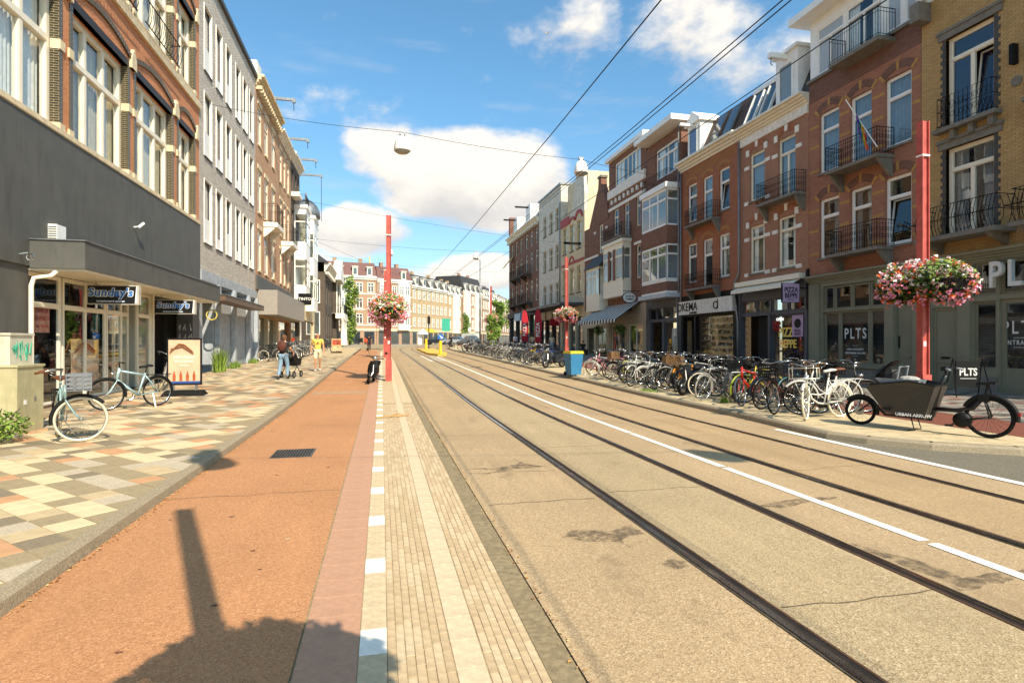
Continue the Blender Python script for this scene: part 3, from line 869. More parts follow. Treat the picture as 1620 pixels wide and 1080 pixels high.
    def arch(b, s0, s1, z, rise, th, d0, d1, mat, name='arch', n=10, parent=None):
        mb = MB(); W_ = s1 - s0; R = (W_ * W_ / 4 + rise * rise) / (2 * rise); a = math.asin(min(1, W_ / 2 / R)); m = (s0 + s1) / 2; cz = z + rise - R
        for i in range(n):
            t0, t1 = -a + 2 * a * i / n, -a + 2 * a * (i + 1) / n
            q = [(m + r * sin(t), cz + r * cos(t)) for (r, t) in ((R, t0), (R, t1), (R + th, t1), (R + th, t0))]
            mb.add([b.p(s, d0, zz) for s, zz in q] + [b.p(s, d1, zz) for s, zz in q], [(0, 1, 2, 3), (4, 5, 6, 7), (0, 1, 5, 4), (2, 3, 7, 6)] + ([(0, 3, 7, 4)] if i == 0 else []) + ([(1, 2, 6, 5)] if i == n - 1 else []))
        return mb.build(name, mat, b.root)
    def vouss(b, s0, s1, z, rise, th, t, w, d0, d1, mat, name='keystone'):
        """one radial stone of an arch; t in -1..1"""
        W_ = s1 - s0; R = (W_ * W_ / 4 + rise * rise) / (2 * rise); a = math.asin(min(1, W_ / 2 / R)); m = (s0 + s1) / 2; cz = z + rise - R
        dt = w / (2 * R)
        q = [(m + r * sin(x), cz + r * cos(x)) for (r, x) in ((R - .02, t * a - dt), (R - .02, t * a + dt), (R + th + .04, t * a + dt), (R + th + .04, t * a - dt))]
        mb = MB(); mb.add([b.p(s, d0, zz) for s, zz in q] + [b.p(s, d1, zz) for s, zz in q], [(0, 1, 2, 3), (4, 5, 6, 7), (0, 1, 5, 4), (1, 2, 6, 5), (2, 3, 7, 6), (3, 0, 4, 7)])
        return mb.build(name, mat, b.root)
    def balcony(b, s0, s1, z, dep=.8, h=.95, slab=None, style='scroll', brackets=True, th=.12, name='balcony'):
        slab = slab or STONE_G
        o = b.part(name, slab, s0, s1, 0.0, dep, z - th, z)
        mb = MB(); L = []
        def rail(A, B_):
            n = max(2, int((Vector(A) - Vector(B_)).length / .11))
            for zz, r in ((h, .016), (h - .14, .009), (.08, .011)):
                mb.pipe([(A[0], A[1], A[2] + zz), (B_[0], B_[1], B_[2] + zz)], r, 4)
            for i in range(n + 1):
                f = i / n; q = [A[k] + (B_[k] - A[k]) * f for k in range(3)]
                mb.pipe([(q[0], q[1], q[2] + .0), (q[0], q[1], q[2] + h)], .014 if i in (0, n) else .0075, 4)
                if style == 'scroll' and i < n:
                    f2 = (i + .5) / n; c = [A[k] + (B_[k] - A[k]) * f2 for k in range(3)]
                    ux, uy = (B_[0] - A[0]) / n, (B_[1] - A[1]) / n
                    for zc, rr in ((h * .40, .40), (h * .66, .34)):
                        mb.pipe([(c[0] + ux * rr * cos(t), c[1] + uy * rr * cos(t), c[2] + zc + .075 * sin(t)) for t in [k * pi / 4 for k in range(9)]], .0065, 3, False)
                if style == 'belly' and i < n:
                    pass
        e = .03
        a, c, e2, f2 = b.p(s0 + e, 0, z), b.p(s0 + e, dep - e, z), b.p(s1 - e, dep - e, z), b.p(s1 - e, 0, z)
        rail(a, c); rail(c, e2); rail(e2, f2)
        r = mb.build('railing', IRON, b.root); r.parent = o
        if brackets:
            for s in (s0 + .12, s1 - .12):
                k = MB(); k.prism([(0, z - th), (dep * .85, z - th), (dep * .75, z - th - .12), (.14, z - th - .62), (0, z - th - .7)], lambda d, zz, t: b.p(t, d, zz), s - .06, s + .06)
                q = k.build('bracket', slab, b.root); q.parent = o
        return o
    def cornice(b, s0, s1, z0, z1, d, mat, name='cornice', steps=4, dentil=None):
        mb = MB()
        for i in range(steps):
            f = (i + 1) / steps; b.box(mb, s0, s1, -.05, d * f ** 1.4, z0 + (z1 - z0) * i / steps, z0 + (z1 - z0) * (i + 1) / steps)
        if dentil:
            n = int((s1 - s0) / dentil)
            for i in range(n):
                s = s0 + (i + .5) * (s1 - s0) / n; b.box(mb, s - dentil * .22, s + dentil * .22, 0, d * .72, z0 - .22, z0)
        return mb.build(name, mat, b.root)
    def pipe(b, pts, r, mat, name='downpipe', n=8):
        mb = MB(); mb.pipe([b.p(*q) for q in pts], r, n); return mb.build(name, mat, b.root, True)

def text_mesh(body, size, extrude=.006, bold=0.0, shear=0.0, space=1.0, align='CENTER', sx=1.0):
    cu = bpy.data.curves.new('t', 'FONT'); cu.body = body; cu.size = size; cu.extrude = extrude; cu.offset = bold; cu.shear = shear
    cu.space_character = space; cu.align_x = align; cu.align_y = 'CENTER'; cu.resolution_u = 3
    ob = bpy.data.objects.new('t', cu); COL.objects.link(ob)
    dg = bpy.context.evaluated_depsgraph_get(); me = bpy.data.meshes.new_from_object(ob.evaluated_get(dg))
    bpy.data.objects.remove(ob); bpy.data.curves.remove(cu)
    if sx != 1.0:
        for v in me.vertices: v.co.x *= sx
    me.materials.clear()
    return me
R_TXT = (radians(90), 0, radians(-90)); C_TXT = (radians(90), 0, 0); L_TXT = (radians(90), 0, radians(90))
def text(body, size, parent, loc, rot, mat, name='lettering', **kw):
    return add(name, text_mesh(body, size, **kw), parent, loc, rot, mat)
# ================================================================== LEFT SIDE OF THE STREET
def soldier_arch(b, s0, s1, z, rise):
    """curved band of upright glazed bricks over a window, each brick standing a little proud"""
    mb = MB(); W_ = s1 - s0; R = (W_ * W_ / 4 + rise * rise) / (2 * rise); a = math.asin(min(1, W_ / 2 / R)); m = (s0 + s1) / 2; cz = z + rise - R
    n = int(2 * a * R / .075)
    for i in range(n):
        t = -a + 2 * a * (i + .5) / n; dt = a / n * .8; pr = .05 + (.015 if i % 2 else 0)
        q = [(m + r * sin(x), cz + r * cos(x)) for (r, x) in ((R, t - dt), (R, t + dt), (R + .17, t + dt), (R + .17, t - dt))]
        mb.add([b.p(s, -.01, zz) for s, zz in q] + [b.p(s, pr, zz) for s, zz in q], [(4, 5, 6, 7), (0, 1, 5, 4), (1, 2, 6, 5), (2, 3, 7, 6), (3, 0, 4, 7)])
    return mb.build('soldier_arch', M('glazed_header', '5A4E3C', .35, var=.3, scale=20), b.root)

b = Bld('corner_shop_building', 'orange brick shop building with tall charcoal fascia and deep canopy', 'building', 'L', 6.0, 27.52, z0=0)
b.holes = []
for (s0, s1, lo) in ((13.0, 16.35, 3), (16.95, 20.3, 3), (20.85, 24.2, 3), (24.85, 26.85, 2)):
    for z0, z1, nm in ((7.02, 10.45, 0), (12.35, 15.5, 1)):
        if s0 == 13.0 and nm: continue
        b.window(s0, s1, z0, z1, d=-.20, fr=.15, tr=.36, lo=lo, top=lo, mat=CREAM, curtain=[(2, 'full'), (0, 'full'), (2, 'full'), (0, 'full')][int(s0) % 4], dep=.14, sill=STONE_S)
        b.multi('glazed_jamb', B_GLAZED, [(s0 - .13, s0 + .03, -.19, .022, z0, z1), (s1 - .03, s1 + .13, -.19, .022, z0, z1)])
        b.multi('stone_block', STONE_S, [(s0 - .2, s0 + .035, -.18, .05, z0 + 2.0, z0 + 2.24), (s1 - .035, s1 + .2, -.18, .05, z0 + 2.0, z0 + 2.24), (s0 - .2, s0 + .035, -.18, .05, z0 - .02, z0 + .16), (s1 - .035, s1 + .2, -.18, .05, z0 - .02, z0 + .16)])
        b.part('steel_lintel', M('lintel_steel', '3A3632', .5, .3), s0 - .05, s1 + .05, -.15, .02, z1, z1 + .22)
        soldier_arch(b, s0 - .1, s1 + .1, z1 + .30, .34)
        for s in (s0 - .24, s1 + .24):
            mb = MB(); mb.prism([(s - .17, z1 + .02), (s + .17, z1 + .02), (s + .15, z1 + .36), (s, z1 + .66), (s - .15, z1 + .36)], lambda a, c, t: b.p(a, t, c), -.01, .09 if s < s0 else .096); mb.build('springer_stone', STONE_S, b.root)
b.wall(B_ORANGE, 6.9, 17.6, reveal=.24)
b.part('string_course', STONE_S, 6, 27.5, 0, .10, 11.92, 12.2)
b.part('window_ledge', STONE_S, 6, 27.5, 0, .09, 6.88, 7.0)
b.rooms(6.95, 17.4, d=-1.3, mat=INTW)
for s in (16.95, 20.85):
    mb = MB()
    for k in range(15):
        q = s + .1 + k * .22; mb.pipe([b.p(q, .30, 12.2), b.p(q, .38, 12.45), b.p(q, .33, 12.75), b.p(q, .30, 13.05)], .011, 4)
    mb.pipe([b.p(s, .30, 13.05), b.p(s + 3.3, .30, 13.05)], .02, 4); mb.pipe([b.p(s, .30, 12.22), b.p(s + 3.3, .30, 12.22)], .02, 4)
    for e in (s, s + 3.3): mb.pipe([b.p(e, .30, 13.05), b.p(e, 0, 13.05)], .02, 4)
    mb.build('window_railing', IRON, b.root)
shop_hole = [(15.1, 27.3, .16, 3.38)]
b.wall(CHAR, 0, 6.88, d=.0, reveal=.5, holes=shop_hole, name='ground_floor_wall')
for k in range(9):                                               # fascia panels with open joints
    s0 = 6.05 + k * 2.4; s1 = min(s0 + 2.392, 27.5)
    b.part('fascia_panel', CHAR, s0, s1, .004, .055, 3.45 if s1 > 15.2 else .13, 6.86)
b.part('flashing', LINEN, 6, 27.51, .0, .075, 6.862, 6.90)
b.part('canopy', CHAR, 15.03, 26.3, .056, 1.16, 3.41, 4.05)
b.part('soffit', CREAM, 15.08, 26.25, .0, 1.12, 3.36, 3.41)
b.part('canopy_edge', ZINC, 15.0, 26.33, .056, 1.19, 4.05, 4.075)
v = b.part('vent_box', WHITE, 15.75, 16.15, .06, .25, 4.08, 4.55)
b.multi('vent_slat_shade', M('vent_shadow', '6A6862', .7), [(15.742, 15.76, .07, .24, 4.14 + i * .055, 4.165 + i * .055) for i in range(7)], v)  # grey strips: shade between the louvre slats, put into the colour
b.pipe([(15.12, .55, 3.36), (15.10, .45, 3.24), (15.0, .16, 3.18), (14.97, .12, 3.0), (14.97, .12, 1.2), (14.97, .12, .14)], .05, CREAM)
mb = MB(); mb.pipe([b.p(14.62, .07, 3.66), b.p(14.66, .22, 3.70)], .012, 5); mb.torus(.07, .012, b.p(14.66, .26, 3.60), 14, 5); mb.build('hose_hook', CHROME, b.root)
mb = MB(); mb.pipe([b.p(20.6, .06, 5.42), b.p(20.62, .22, 5.45)], .025, 6); mb.pipe([b.p(20.55, .20, 5.40), b.p(20.72, .30, 5.58)], .045, 8); mb.build('security_camera', WHITE, b.root)
b.rooms(.1, 3.5, d=-3.2, mat=INTERIOR)
b.part('shop_floor', M('shop_floor', '5A5044', .6), 15.1, 27.3, -3.2, -.02, .10, .16)
for (s0, s1, lo, tr) in ((15.12, 16.58, 1, .235), (16.66, 19.0, 2, .235), (21.2, 22.3, 1, .235)):
    b.window(s0, s1, .16, 3.36, d=-.06, fr=.075, tr=tr, lo=lo, top=lo, mat=CREAM, gl=GLASS, hole=False)
b.window(19.04, 20.06, .16, 3.36, d=-.06, fr=.075, tr=.235, mat=CREAM, hole=False, name='door'); b.window(20.1, 21.16, .16, 3.36, d=-.30, fr=.075, tr=.235, mat=CREAM, hole=False, name='door')
b.part('plinth', M('plinth_brown', '6B5444', .8, dirt=.3), 15.1, 22.35, -.04, .03, .10, .20)
pst = M('poster_pink', 'C98A78', .6, var=.25, scale=5)
p1 = b.part('poster', pst, 15.42, 16.18, -.125, -.119, 1.95, 2.62)
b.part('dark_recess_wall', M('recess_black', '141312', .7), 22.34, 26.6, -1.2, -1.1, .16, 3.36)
b.part('recess_jamb', CREAM, 22.3, 22.42, -1.1, .02, .16, 3.36)
d_ = b.part('side_door', M('door_black', '1A1918', .45, var=.1), 23.4, 24.4, -1.098, -1.05, .18, 2.35)
b.part('door_handle', CHROME, 23.5, 23.54, -1.05, -.98, 1.15, 1.45, d_); b.part('letter_plate', WHITE, 24.0, 24.2, -1.05, -1.04, 1.75, 1.95, d_)
b.part('corner_pillar', DKGREY, 26.6, 27.5, -.6, .02, .12, 3.40)
# scrawled white lettering on the corner pillar
mb = MB(); rr = random.Random(9)
for k in range(9):
    z = 1.35 + (k % 3) * .42; x = -.55 + (k // 3) * .2
    mb.pipe([(b.X + x + .16 * rr.random(), 26.59, z + .32 * rr.random()) for _ in range(5)], .012, 4)
mb.build('graffiti', WHITE, b.root, world=True)
GRAFB = b

def blade_sign(label, y, x0, x1, z0, z1, big):
    t = thing('hanging_sign', label, 'sign', ((x0 + x1) / 2, y, z0), 0, 'hanging shop signs')
    w, h = x1 - x0, z1 - z0
    mb = MB(); mb.box(-w / 2, w / 2, 0, .16, 0, h); mb.build('box', M('sign_frame', 'B9B2A2', .5), t)
    mb = MB(); mb.box(-w / 2 + .03, w / 2 - .03, -.012, -.001, .03, h - .03); fc = mb.build('face', M('sign_black', '17191B', .4), t)
    mb = MB(); mb.add([(w / 2 - .09, -.016, .032), (w / 2 - .032, -.016, .032), (w / 2 - .032, -.016, h - .032), (w / 2 - .02 - .035, -.016, h - .032)], [(0, 1, 2, 3)]); mb.build('face_corner', WHITE, t)
    text("Sunday's", h * .56, t, (-.05, -.02, h * .60), C_TXT, WHITE, bold=.022, space=1.06, shear=.12, extrude=.003)
    text("Sunday's", h * .56, t, (-.05, -.026, h * .60), C_TXT, M('sign_blue', '2C6CB4', .4), bold=.009, space=1.06, shear=.12, extrude=.003)
    text('verantwoord zonnen', h * .15, t, (-.05, -.02, h * .17), C_TXT, M('sign_pale', 'C8D4E0', .5), bold=.003, extrude=.002)
    for x in (-w * .35, w * .35):
        mb = MB(); mb.pipe([(x, .08, h), (x, .08, 3.37 - z0)], .012, 5); mb.build('hanger', ZINC, t)
blade_sign("white framed black and blue shop sign hanging under canopy, nearer one", 17.5, -7.75, -6.5, 2.74, 3.27, True)
blade_sign("black and blue shop sign hanging over the dark doorway, farther one", 22.0, -7.7, -6.4, 2.70, 3.2, False)

# ---- pale modern block
b = Bld('modern_block', 'pale grey brick block with rows of tall white framed windows', 'building', 'L', 27.54, 38.93)
WC = [(28.2, 29.4), (30.1, 31.2), (31.9, 32.95), (33.9, 34.95), (35.6, 36.65), (37.25, 38.3)]
for i, (s0, s1) in enumerate(WC):
    for z0, z1 in ((6.25, 9.15), (10.2, 13.12), (14.08, 17.1)):
        b.window(s0, s1, z0, z1, d=-.09, fr=.045, tr=0, lo=1, mat=DKGREY, gl=GLASS, curtain=[None, (0, 'full'), (3, 'split')][(i + int(z0)) % 3])
        b.multi('white_lining', M('white_metal', 'EEEAE0', .45, var=.03), [(s0, s0 + .03, -.085, .035, z0 + .02, z1), (s1 - .03, s1, -.085, .035, z0 + .02, z1), (s0, s1, -.12, .05, z0 - .015, z0 + .02), (s0 + .03, s1 - .03, -.12, .03, z1 - .03, z1)])
        h = 1.15 if i % 2 == 0 else .55
        b.part('white_panel', M('white_metal', 'EEEAE0', .45, var=.03), s0 + .03 + (.0 if i % 2 else .0), s1 - .03, -.088, -.04, z0 + .02, z0 + h)
        b.part('dark_sill', M('sill_dark', '5A5650', .6), s0 - .02, s1 + .02, .0, .06, z0 - .06, z0 - .016)
b.wall(B_WHITE, 4.95, 18.5, reveal=.2); b.rooms(5.0, 18.2, d=-1.4)
b.part('coping', M('coping_dark', '4A4A4A', .5), 27.5, 38.95, -9.5, .16, 18.5, 18.72)
b.part('ring_beam', CONC, 27.56, 38.92, -.3, .10, 4.48, 4.95)
bays = [(28.0, 30.0), (30.15, 33.0), (33.25, 36.4), (36.65, 38.8)]
b.wall(CONC, .0, 4.48, d=-.02, reveal=.6, holes=[(s0 + .05, s1 - .2, 3.72, 4.42) for s0, s1 in bays] + [(28.05, 29.7, .3, 3.6)], name='ground_floor_wall')
b.multi('pilaster', CONC, [(s - .16, s + .16, 0.0, .22, .1, 4.47) for s in (30.08, 33.12, 36.5, 38.72)])
b.part('clerestory_dark', INTERIOR, 27.7, 38.9, -1.0, -.7, .2, 4.5)
cn = b.part('steel_canopy', BROWNST, 27.8, 36.4, .22, 1.0, 3.58, 3.84)
b.part('canopy_lip', ZINC, 27.75, 36.45, .22, 1.03, 3.84, 3.87, cn)
mb = MB(); mb.torus(.22, .03, b.p(28.3, .3, 2.95), 18, 6); q = mb.build('yellow_hose', M('hose_yellow', 'C9B65A', .6), b.root)

# ---- terracotta brick house with balcony
b = Bld('terracotta_house', 'terracotta brick house with cream cornice and stone balcony over grey shop canopy', 'building', 'L', 38.95, 47.0)
for z0, z1 in ((6.4, 9.1), (10.2, 13.0), (14.6, 17.2)):
    for s0, s1 in ((39.7, 40.8), (41.9, 43.1), (44.5, 45.7)):
        b.window(s0, s1, z0, z1, d=-.04, fr=.09, mat=CREAM, curtain=(0, 'full') if (int(s0 + z0) % 2) else (2, 'split'), sill=STONE_S)
        b.part('lintel', STONE_S, s0 - .12, s1 + .12, 0, .05, z1, z1 + .28)
b.wall(B_L3, .0, 18.1, holes=b.holes + [(39.3, 46.6, .3, 3.4)], reveal=.3)
b.cornice(38.9, 47.05, 18.1, 18.8, .55, STONE_S, dentil=.5); b.part('chimney_block', STONE_W, 39.0, 40.3, -1.2, .1, 18.8, 19.7); b.rooms(.3, 18, d=-1.3)
b.balcony(41.5, 43.9, 9.9, .9, 1.25, slab=STONE_W, th=.32, style='plain')
b.part('shop_canopy', GREIGE, 39.4, 52.6, .02, 1.25, 3.5, 5.1); b.part('canopy_fascia_band', CHAR, 39.0, 53.2, .0, .12, 5.1, 6.0)
b.multi('shop_pillar', LINEN, [(39.35, 39.75, -.28, .02, .2, 3.5), (43.0, 43.2, -.28, .0, .2, 3.5), (46.4, 46.62, -.28, .02, .2, 3.5)]); b.part('shop_glass', GLASSD, 39.8, 46.4, -.25, -.24, .5, 3.4)
# ---- brown brick house
b = Bld('narrow_brick_house', 'narrow brown orange brick house with iron balcony and hoist beam', 'building', 'L', 47.02, 53.3)
for z0, z1 in ((6.4, 9.1), (10.2, 13.0), (14.4, 17.0)):
    for s0, s1 in ((47.8, 48.8), (49.6, 50.6), (51.5, 52.5)):
        b.window(s0, s1, z0, z1, d=-.04, fr=.09, mat=CREAM, curtain=(0, 'full') if (int(s0 + z0) % 2) else None, sill=STONE_S)
        b.part('lintel', STONE_S, s0 - .1, s1 + .1, 0, .05, z1, z1 + .22)
b.wall(B_L3, .0, 17.7, holes=b.holes + [(47.3, 53.0, .4, 3.4)], reveal=.3); b.cornice(47, 53.35, 17.7, 18.3, .5, STONE_W); b.rooms(.3, 17.5, d=-1.3)
b.balcony(48.5, 51.2, 9.8, .9, 1.3, slab=STONE_W, th=.32, style='plain'); b.part('shop_glass', GLASSD, 47.4, 52.9, -.25, -.24, .6, 3.4)
b.part('attic_block', STONE_W, 47.1, 48.6, -1.2, .0, 18.3, 19.3)
# ---- dark house with white bay
def bay(b, s0, s1, dep, z0, z1, rows, mat=WHITE, base=None, cap=None, fr=.09, lo=2, gl=None, band=None):
    """projecting bay: corner posts, panels between storeys, windows on front and near side"""
    o = b.part('bay', mat, s0, s1, 0.0, dep, z0, z0 + .12)
    zs = [z0 + .12] + [v for r in rows for v in r] + [z1]
    for i in range(0, len(zs), 2): b.part('bay_panel', band if (band and 0 < i < len(zs) - 2) else mat, s0 + .02, s1 - .02, .0, dep - .02, zs[i], zs[i + 1], None)
    for (a, c) in rows:
        b.window(s0, s1, a, c, d=dep, fr=fr, lo=lo, top=lo, tr=.28, mat=mat, gl=gl, hole=False, dep=.08)
        for s in (s0, s1):                                       # side lights
            sg = b.sg; mb = MB(); f = fr
            for (d0, d1, za, zb_) in ((.0, f, a, c), (dep - f, dep, a, c), (f, dep - f, a, a + f), (f, dep - f, c - f, c), (f, dep - f, a + (c - a) * .7, a + (c - a) * .7 + f)):
                b.box(mb, s - (.0 if s == s0 else .07), s + (.07 if s == s0 else 0), d0, d1, za, zb_)
            w_ = mb.build('window', mat, b.root)
            mb = MB(); q = s + (.035 if s == s0 else -.035); mb.quad(b.p(q, f, a + f), b.p(q, dep - f, a + f), b.p(q, dep - f, c - f), b.p(q, f, c - f)); g = mb.build('pane', gl or GLASS, b.root); g.parent = w_
        b.part('bay_back', CURT[random.choice((0, 1, 3))], s0 + .12, s1 - .12, .03, .06, a, c)
    if cap: b.part('bay_cap', mat, s0 - .1, s1 + .1, 0, dep + .12, z1, z1 + cap)
    return o
b = Bld('dark_gabled_house', 'dark brick house carrying a tall white bay window', 'building', 'L', 53.32, 58.9)
for z0, z1 in ((15.2, 17.3),):
    for s0, s1 in ((53.9, 54.9), (55.8, 56.8), (57.5, 58.4)): b.window(s0, s1, z0, z1, d=-.16, fr=.1, mat=CREAM)
for z0, z1 in ((6.8, 9.4), (10.9, 13.6)): b.window(53.9, 54.9, z0, z1, d=-.14, fr=.1, mat=CREAM)
b.wall(B_DARK, .0, 17.9, holes=b.holes + [(53.7, 58.5, .6, 3.6)]); b.cornice(53.3, 58.95, 17.9, 18.6, .5, STONE_W); b.rooms(.3, 17.6, d=-1.2)
bay(b, 55.5, 58.4, 1.05, 5.3, 14.1, [(6.9, 9.4), (10.9, 13.6)], cap=.3); b.balcony(55.6, 58.3, 14.4, 1.0, 1.0, slab=STONE_W, th=.05, style='plain', brackets=False)
b.part('small_balcony', STONE_W, 53.6, 55.3, 0, .7, 14.7, 15.1); b.part('shop_glass', GLASSD, 53.8, 58.4, -.2, -.19, .7, 3.5); b.part('shop_fascia', LINEN, 53.4, 58.8, 0, .1, 3.7, 4.6)
b = Bld('white_bay_house', 'white plastered house with bay window under small dome', 'building', 'L', 58.92, 71.8)
for z0, z1 in ((5.8, 8.4), (10, 12.6)):
    for s0, s1 in ((59.6, 60.8), (61.8, 63.0), (68, 69.2), (70, 71.2)): b.window(s0, s1, z0, z1, d=-.14, fr=.1, mat=WHITE)
b.wall(PLASTER_C, .0, 14.6, holes=b.holes + [(59.5, 71, 1.2, 4.0)]); b.cornice(58.9, 71.8, 14.6, 15.2, .45, STONE_W); b.rooms(.5, 14.4, d=-1.2)
bay(b, 63.6, 67.2, .85, 5.0, 14.8, [(6.3, 8.9), (10.6, 13.3)], cap=.35); b.part('shop_glass', GLASSD, 59.6, 70.9, -.2, -.19, 1.2, 3.9)
mb = MB(); mb.lathe([(1.5, 0), (1.45, .7), (1.2, 1.3), (.7, 1.8), (.12, 2.1), (.1, 2.6), (.02, 2.9)], b.p(65.4, -.2, 15.2), 14); mb.build('dome', ZINC, b.root, True)
# black projecting sign
t = thing('shop_lightbox', 'black square sign with white capital letters beside white bay', 'sign', (-6.6, 52.9, 5.0))
MB().box(-.55, .55, -.08, .08, 0, 1.0).build('box', BLACK, t); text('TINTO', .34, t, (0, -.09, .5), C_TXT, WHITE, bold=.006)
MB().box(-1.25, -.55, -.03, .03, .45, .5).build('bracket', IRON, t)
# hoist beams
for lab, s, z, L_, sd in (('hoist beam on terracotta house', 43.0, 18.75, 1.85, 'a'), ('hoist beam on narrow brick house', 50.8, 18.6, 1.85, 'b'), ('hoist beam on dark gabled house', 56.8, 18.75, 1.85, 'c'), ('hoist beam with long chain on white bay house', 62.5, 18.9, 1.8, 'd')):
    t = thing('hoist_beam', 'grey steel ' + lab, 'hoist beam', (LX, s, z), 0, 'hoist beams')
    MB().box(-1.0, L_, -.09, .09, .12, .3).build('beam', ZINC, t); MB().box(L_ - .2, L_, -.11, .11, .0, .12).build('end_block', ZINC, t)
    ln = 4.6 if sd == 'd' else .55
    MB().pipe([(L_ - .12, 0, 0), (L_ - .1, 0, -ln)], .025, 5).build('chain', IRON, t)

# ---- dark villa with portico
b = Bld('portico_villa', 'dark brick villa with cream pediment and columned portico', 'building', 'L', 72.0, 90.0, X=-6.7)
for z0, z1 in ((2.6, 5.2), (6.4, 9.4)):
    for s0, s1 in ((73.6, 74.8), (76.6, 77.8), (79.6, 80.8)): b.window(s0, s1, z0, z1, d=-.1, fr=.14, mat=WHITE, tr=.35, lo=2, top=2)
b.wall(B_DARK, .5, 10.2); b.rooms(.8, 10, d=-1.2)
b.cornice(71.8, 90.2, 10.2, 11.3, .7, STONE_W, steps=5, dentil=.6)
mb = MB()
mb.add([b.p(71.5, .5, 11.3), b.p(90.5, .5, 11.3), b.p(90.5, -9, 11.3), b.p(71.5, -9, 11.3), b.p(76, -4.3, 15.2), b.p(86, -4.3, 15.2)], [(0, 1, 5, 4), (1, 2, 5), (2, 3, 4, 5), (3, 0, 4)])
mb.build('roof', SLATE, b.root)
b.part('portico_block', B_DARK, 83.0, 88.0, 0, .5, 1.2, 10.2)
for z0 in (2.6, 6.4):
    w_ = b.part('end_window', WHITE, 71.9, 71.99, -1.35, -.55, z0, z0 + 2.8); b.part('pane', GLASSD, 71.88, 71.9, -1.25, -.65, z0 + .12, z0 + 2.7, w_)
mb = MB(); mb.prism([(81.5, 10.3), (88.5, 10.3), (88.5, 11.2), (85, 13.4), (81.5, 11.2)], lambda s, z, d: b.p(s, d, z), 0.1, 1.2); mb.build('pediment', STONE_W, b.root)
b.part('portico_slab', STONE_W, 81.6, 88.4, .5, 1.7, 5.0, 5.7)
for s in (82.0, 84.0, 86, 88):
    mb = MB(); mb.lathe([(.36, 0), (.36, .15), (.26, .2), (.22, 3.4), (.34, 3.55), (.34, 3.75)], b.p(s, 1.4, 1.26), 12); mb.build('column', STONE_W, b.root, True)
b.balcony(81.8, 88.2, 5.7, 1.65, 1.2, slab=STONE_W, th=.02, style='plain', brackets=False)
b.multi('pilaster', STONE_W, [(83.0, 83.4, .5, .65, 5.7, 10.2), (87.5, 88.0, .5, .65, 5.7, 10.2)])
# ================================================================== RIGHT SIDE OF THE STREET
YB = M('yellow_band_brick', 'B58A4E', .85, var=.15, scale=12, dirt=.15)
GRST = M('dark_stone_trim', '4E4A44', .7, var=.15, dirt=.2)
PURPLE = M('sign_lilac', 'C2A2C0', .5, var=.04)
YEL = M('neon_yellow', 'B8963A', .5, emit=(1, .72, .2, .12))
BLIND = M('blind_slat', '3A3A38', .5, var=.1)
OFFW = M('offwhite_letter', 'DCDCD6', .5, var=.03)

def blinds(b, s0, s1, z0, z1, d):
    mb = MB(); n = int((z1 - z0) / .05)
    for i in range(n):
        z = z0 + i * .05; mb.quad(b.p(s0, d, z), b.p(s1, d, z), b.p(s1, d - .028, z + .036), b.p(s0, d - .028, z + .036))
    return mb.build('blind', BLIND, b.root)

# ---- yellow brick house (nearest)
b = Bld('yellow_brick_house', 'yellow brick house with dark stone window trims and bellied iron balconies', 'building', 'R', 8.6, 16.46)
for s0, s1 in ((14.0, 15.56), (11.2, 12.76), (9.0, 10.4)):
    b.window(s0, s1, 8.97, 11.98, d=-.14, fr=.10, tr=.24, lo=2, top=1, mat=CREAM, gl=GLASSB, tilt=(1 if s0 == 14.0 else False), dep=.1)
    b.window(s0, s1, 5.25, 8.25, d=-.14, fr=.10, tr=.24, lo=2, top=1, mat=CREAM, curtain=(3, 'split'), dep=.1)
    for z0, z1 in ((8.97, 11.98), (5.25, 8.25)):
        mb = MB(); n = int((z1 - z0) / .13)
        for i in range(n):                                       # toothed dark jambs
            e = .19 if i % 2 else .12
            b.box(mb, s0 - e, s0, -.13, .015, z0 + i * .13, z0 + i * .13 + .125); b.box(mb, s1, s1 + e, -.13, .015, z0 + i * .13, z0 + i * .13 + .125)
        kind(mb.build('jamb_bricks', GRST, b.root), 'stuff')
        b.part('lintel', STONE_G, s0 - .25, s1 + .25, -.1, .06, z1, z1 + .22); b.part('lintel_cap', STONE_G, s0 - .3, s1 + .3, -.05, .1, z1 + .22, z1 + .32)
    b.part('ledge', STONE_G, s0 - .25, s1 + .25, 0, .32, 8.80, 8.93)
    b.multi('corbel', STONE_G, [(s0 - .1 + k * .62, s0 + .06 + k * .62, 0, .2, 8.5, 8.8) for k in range(3)])
    mb = MB()
    for k in range(13):                                          # Juliet rail
        s = s0 - .1 + k * (s1 - s0 + .2) / 12; mb.pipe([b.p(s, .26, 8.93), b.p(s, .26, 9.95)], .009, 4)
        if k < 12:
            for zc in (9.3, 9.65): mb.pipe([b.p(s + .066 + .055 * cos(t), .26, zc + .1 * sin(t)) for t in [q * pi / 4 for q in range(9)]], .007, 3, False)
    for z in (9.02, 9.5, 9.95):
        mb.pipe([b.p(s0 - .1, 0, z), b.p(s0 - .1, .26, z), b.p(s1 + .1, .26, z), b.p(s1 + .1, 0, z)], .014, 4)
    mb.build('window_railing', IRON, b.root)
b.wall(B_YELLOW, 4.6, 14.6, reveal=.2); b.rooms(4.7, 14.4, d=-1.4)
b.cornice(8.6, 16.46, 13.55, 14.4, .6, STONE_W, steps=5); b.part('cornice_console', STONE_G, 16.1, 16.44, 0, .55, 12.9, 13.55)
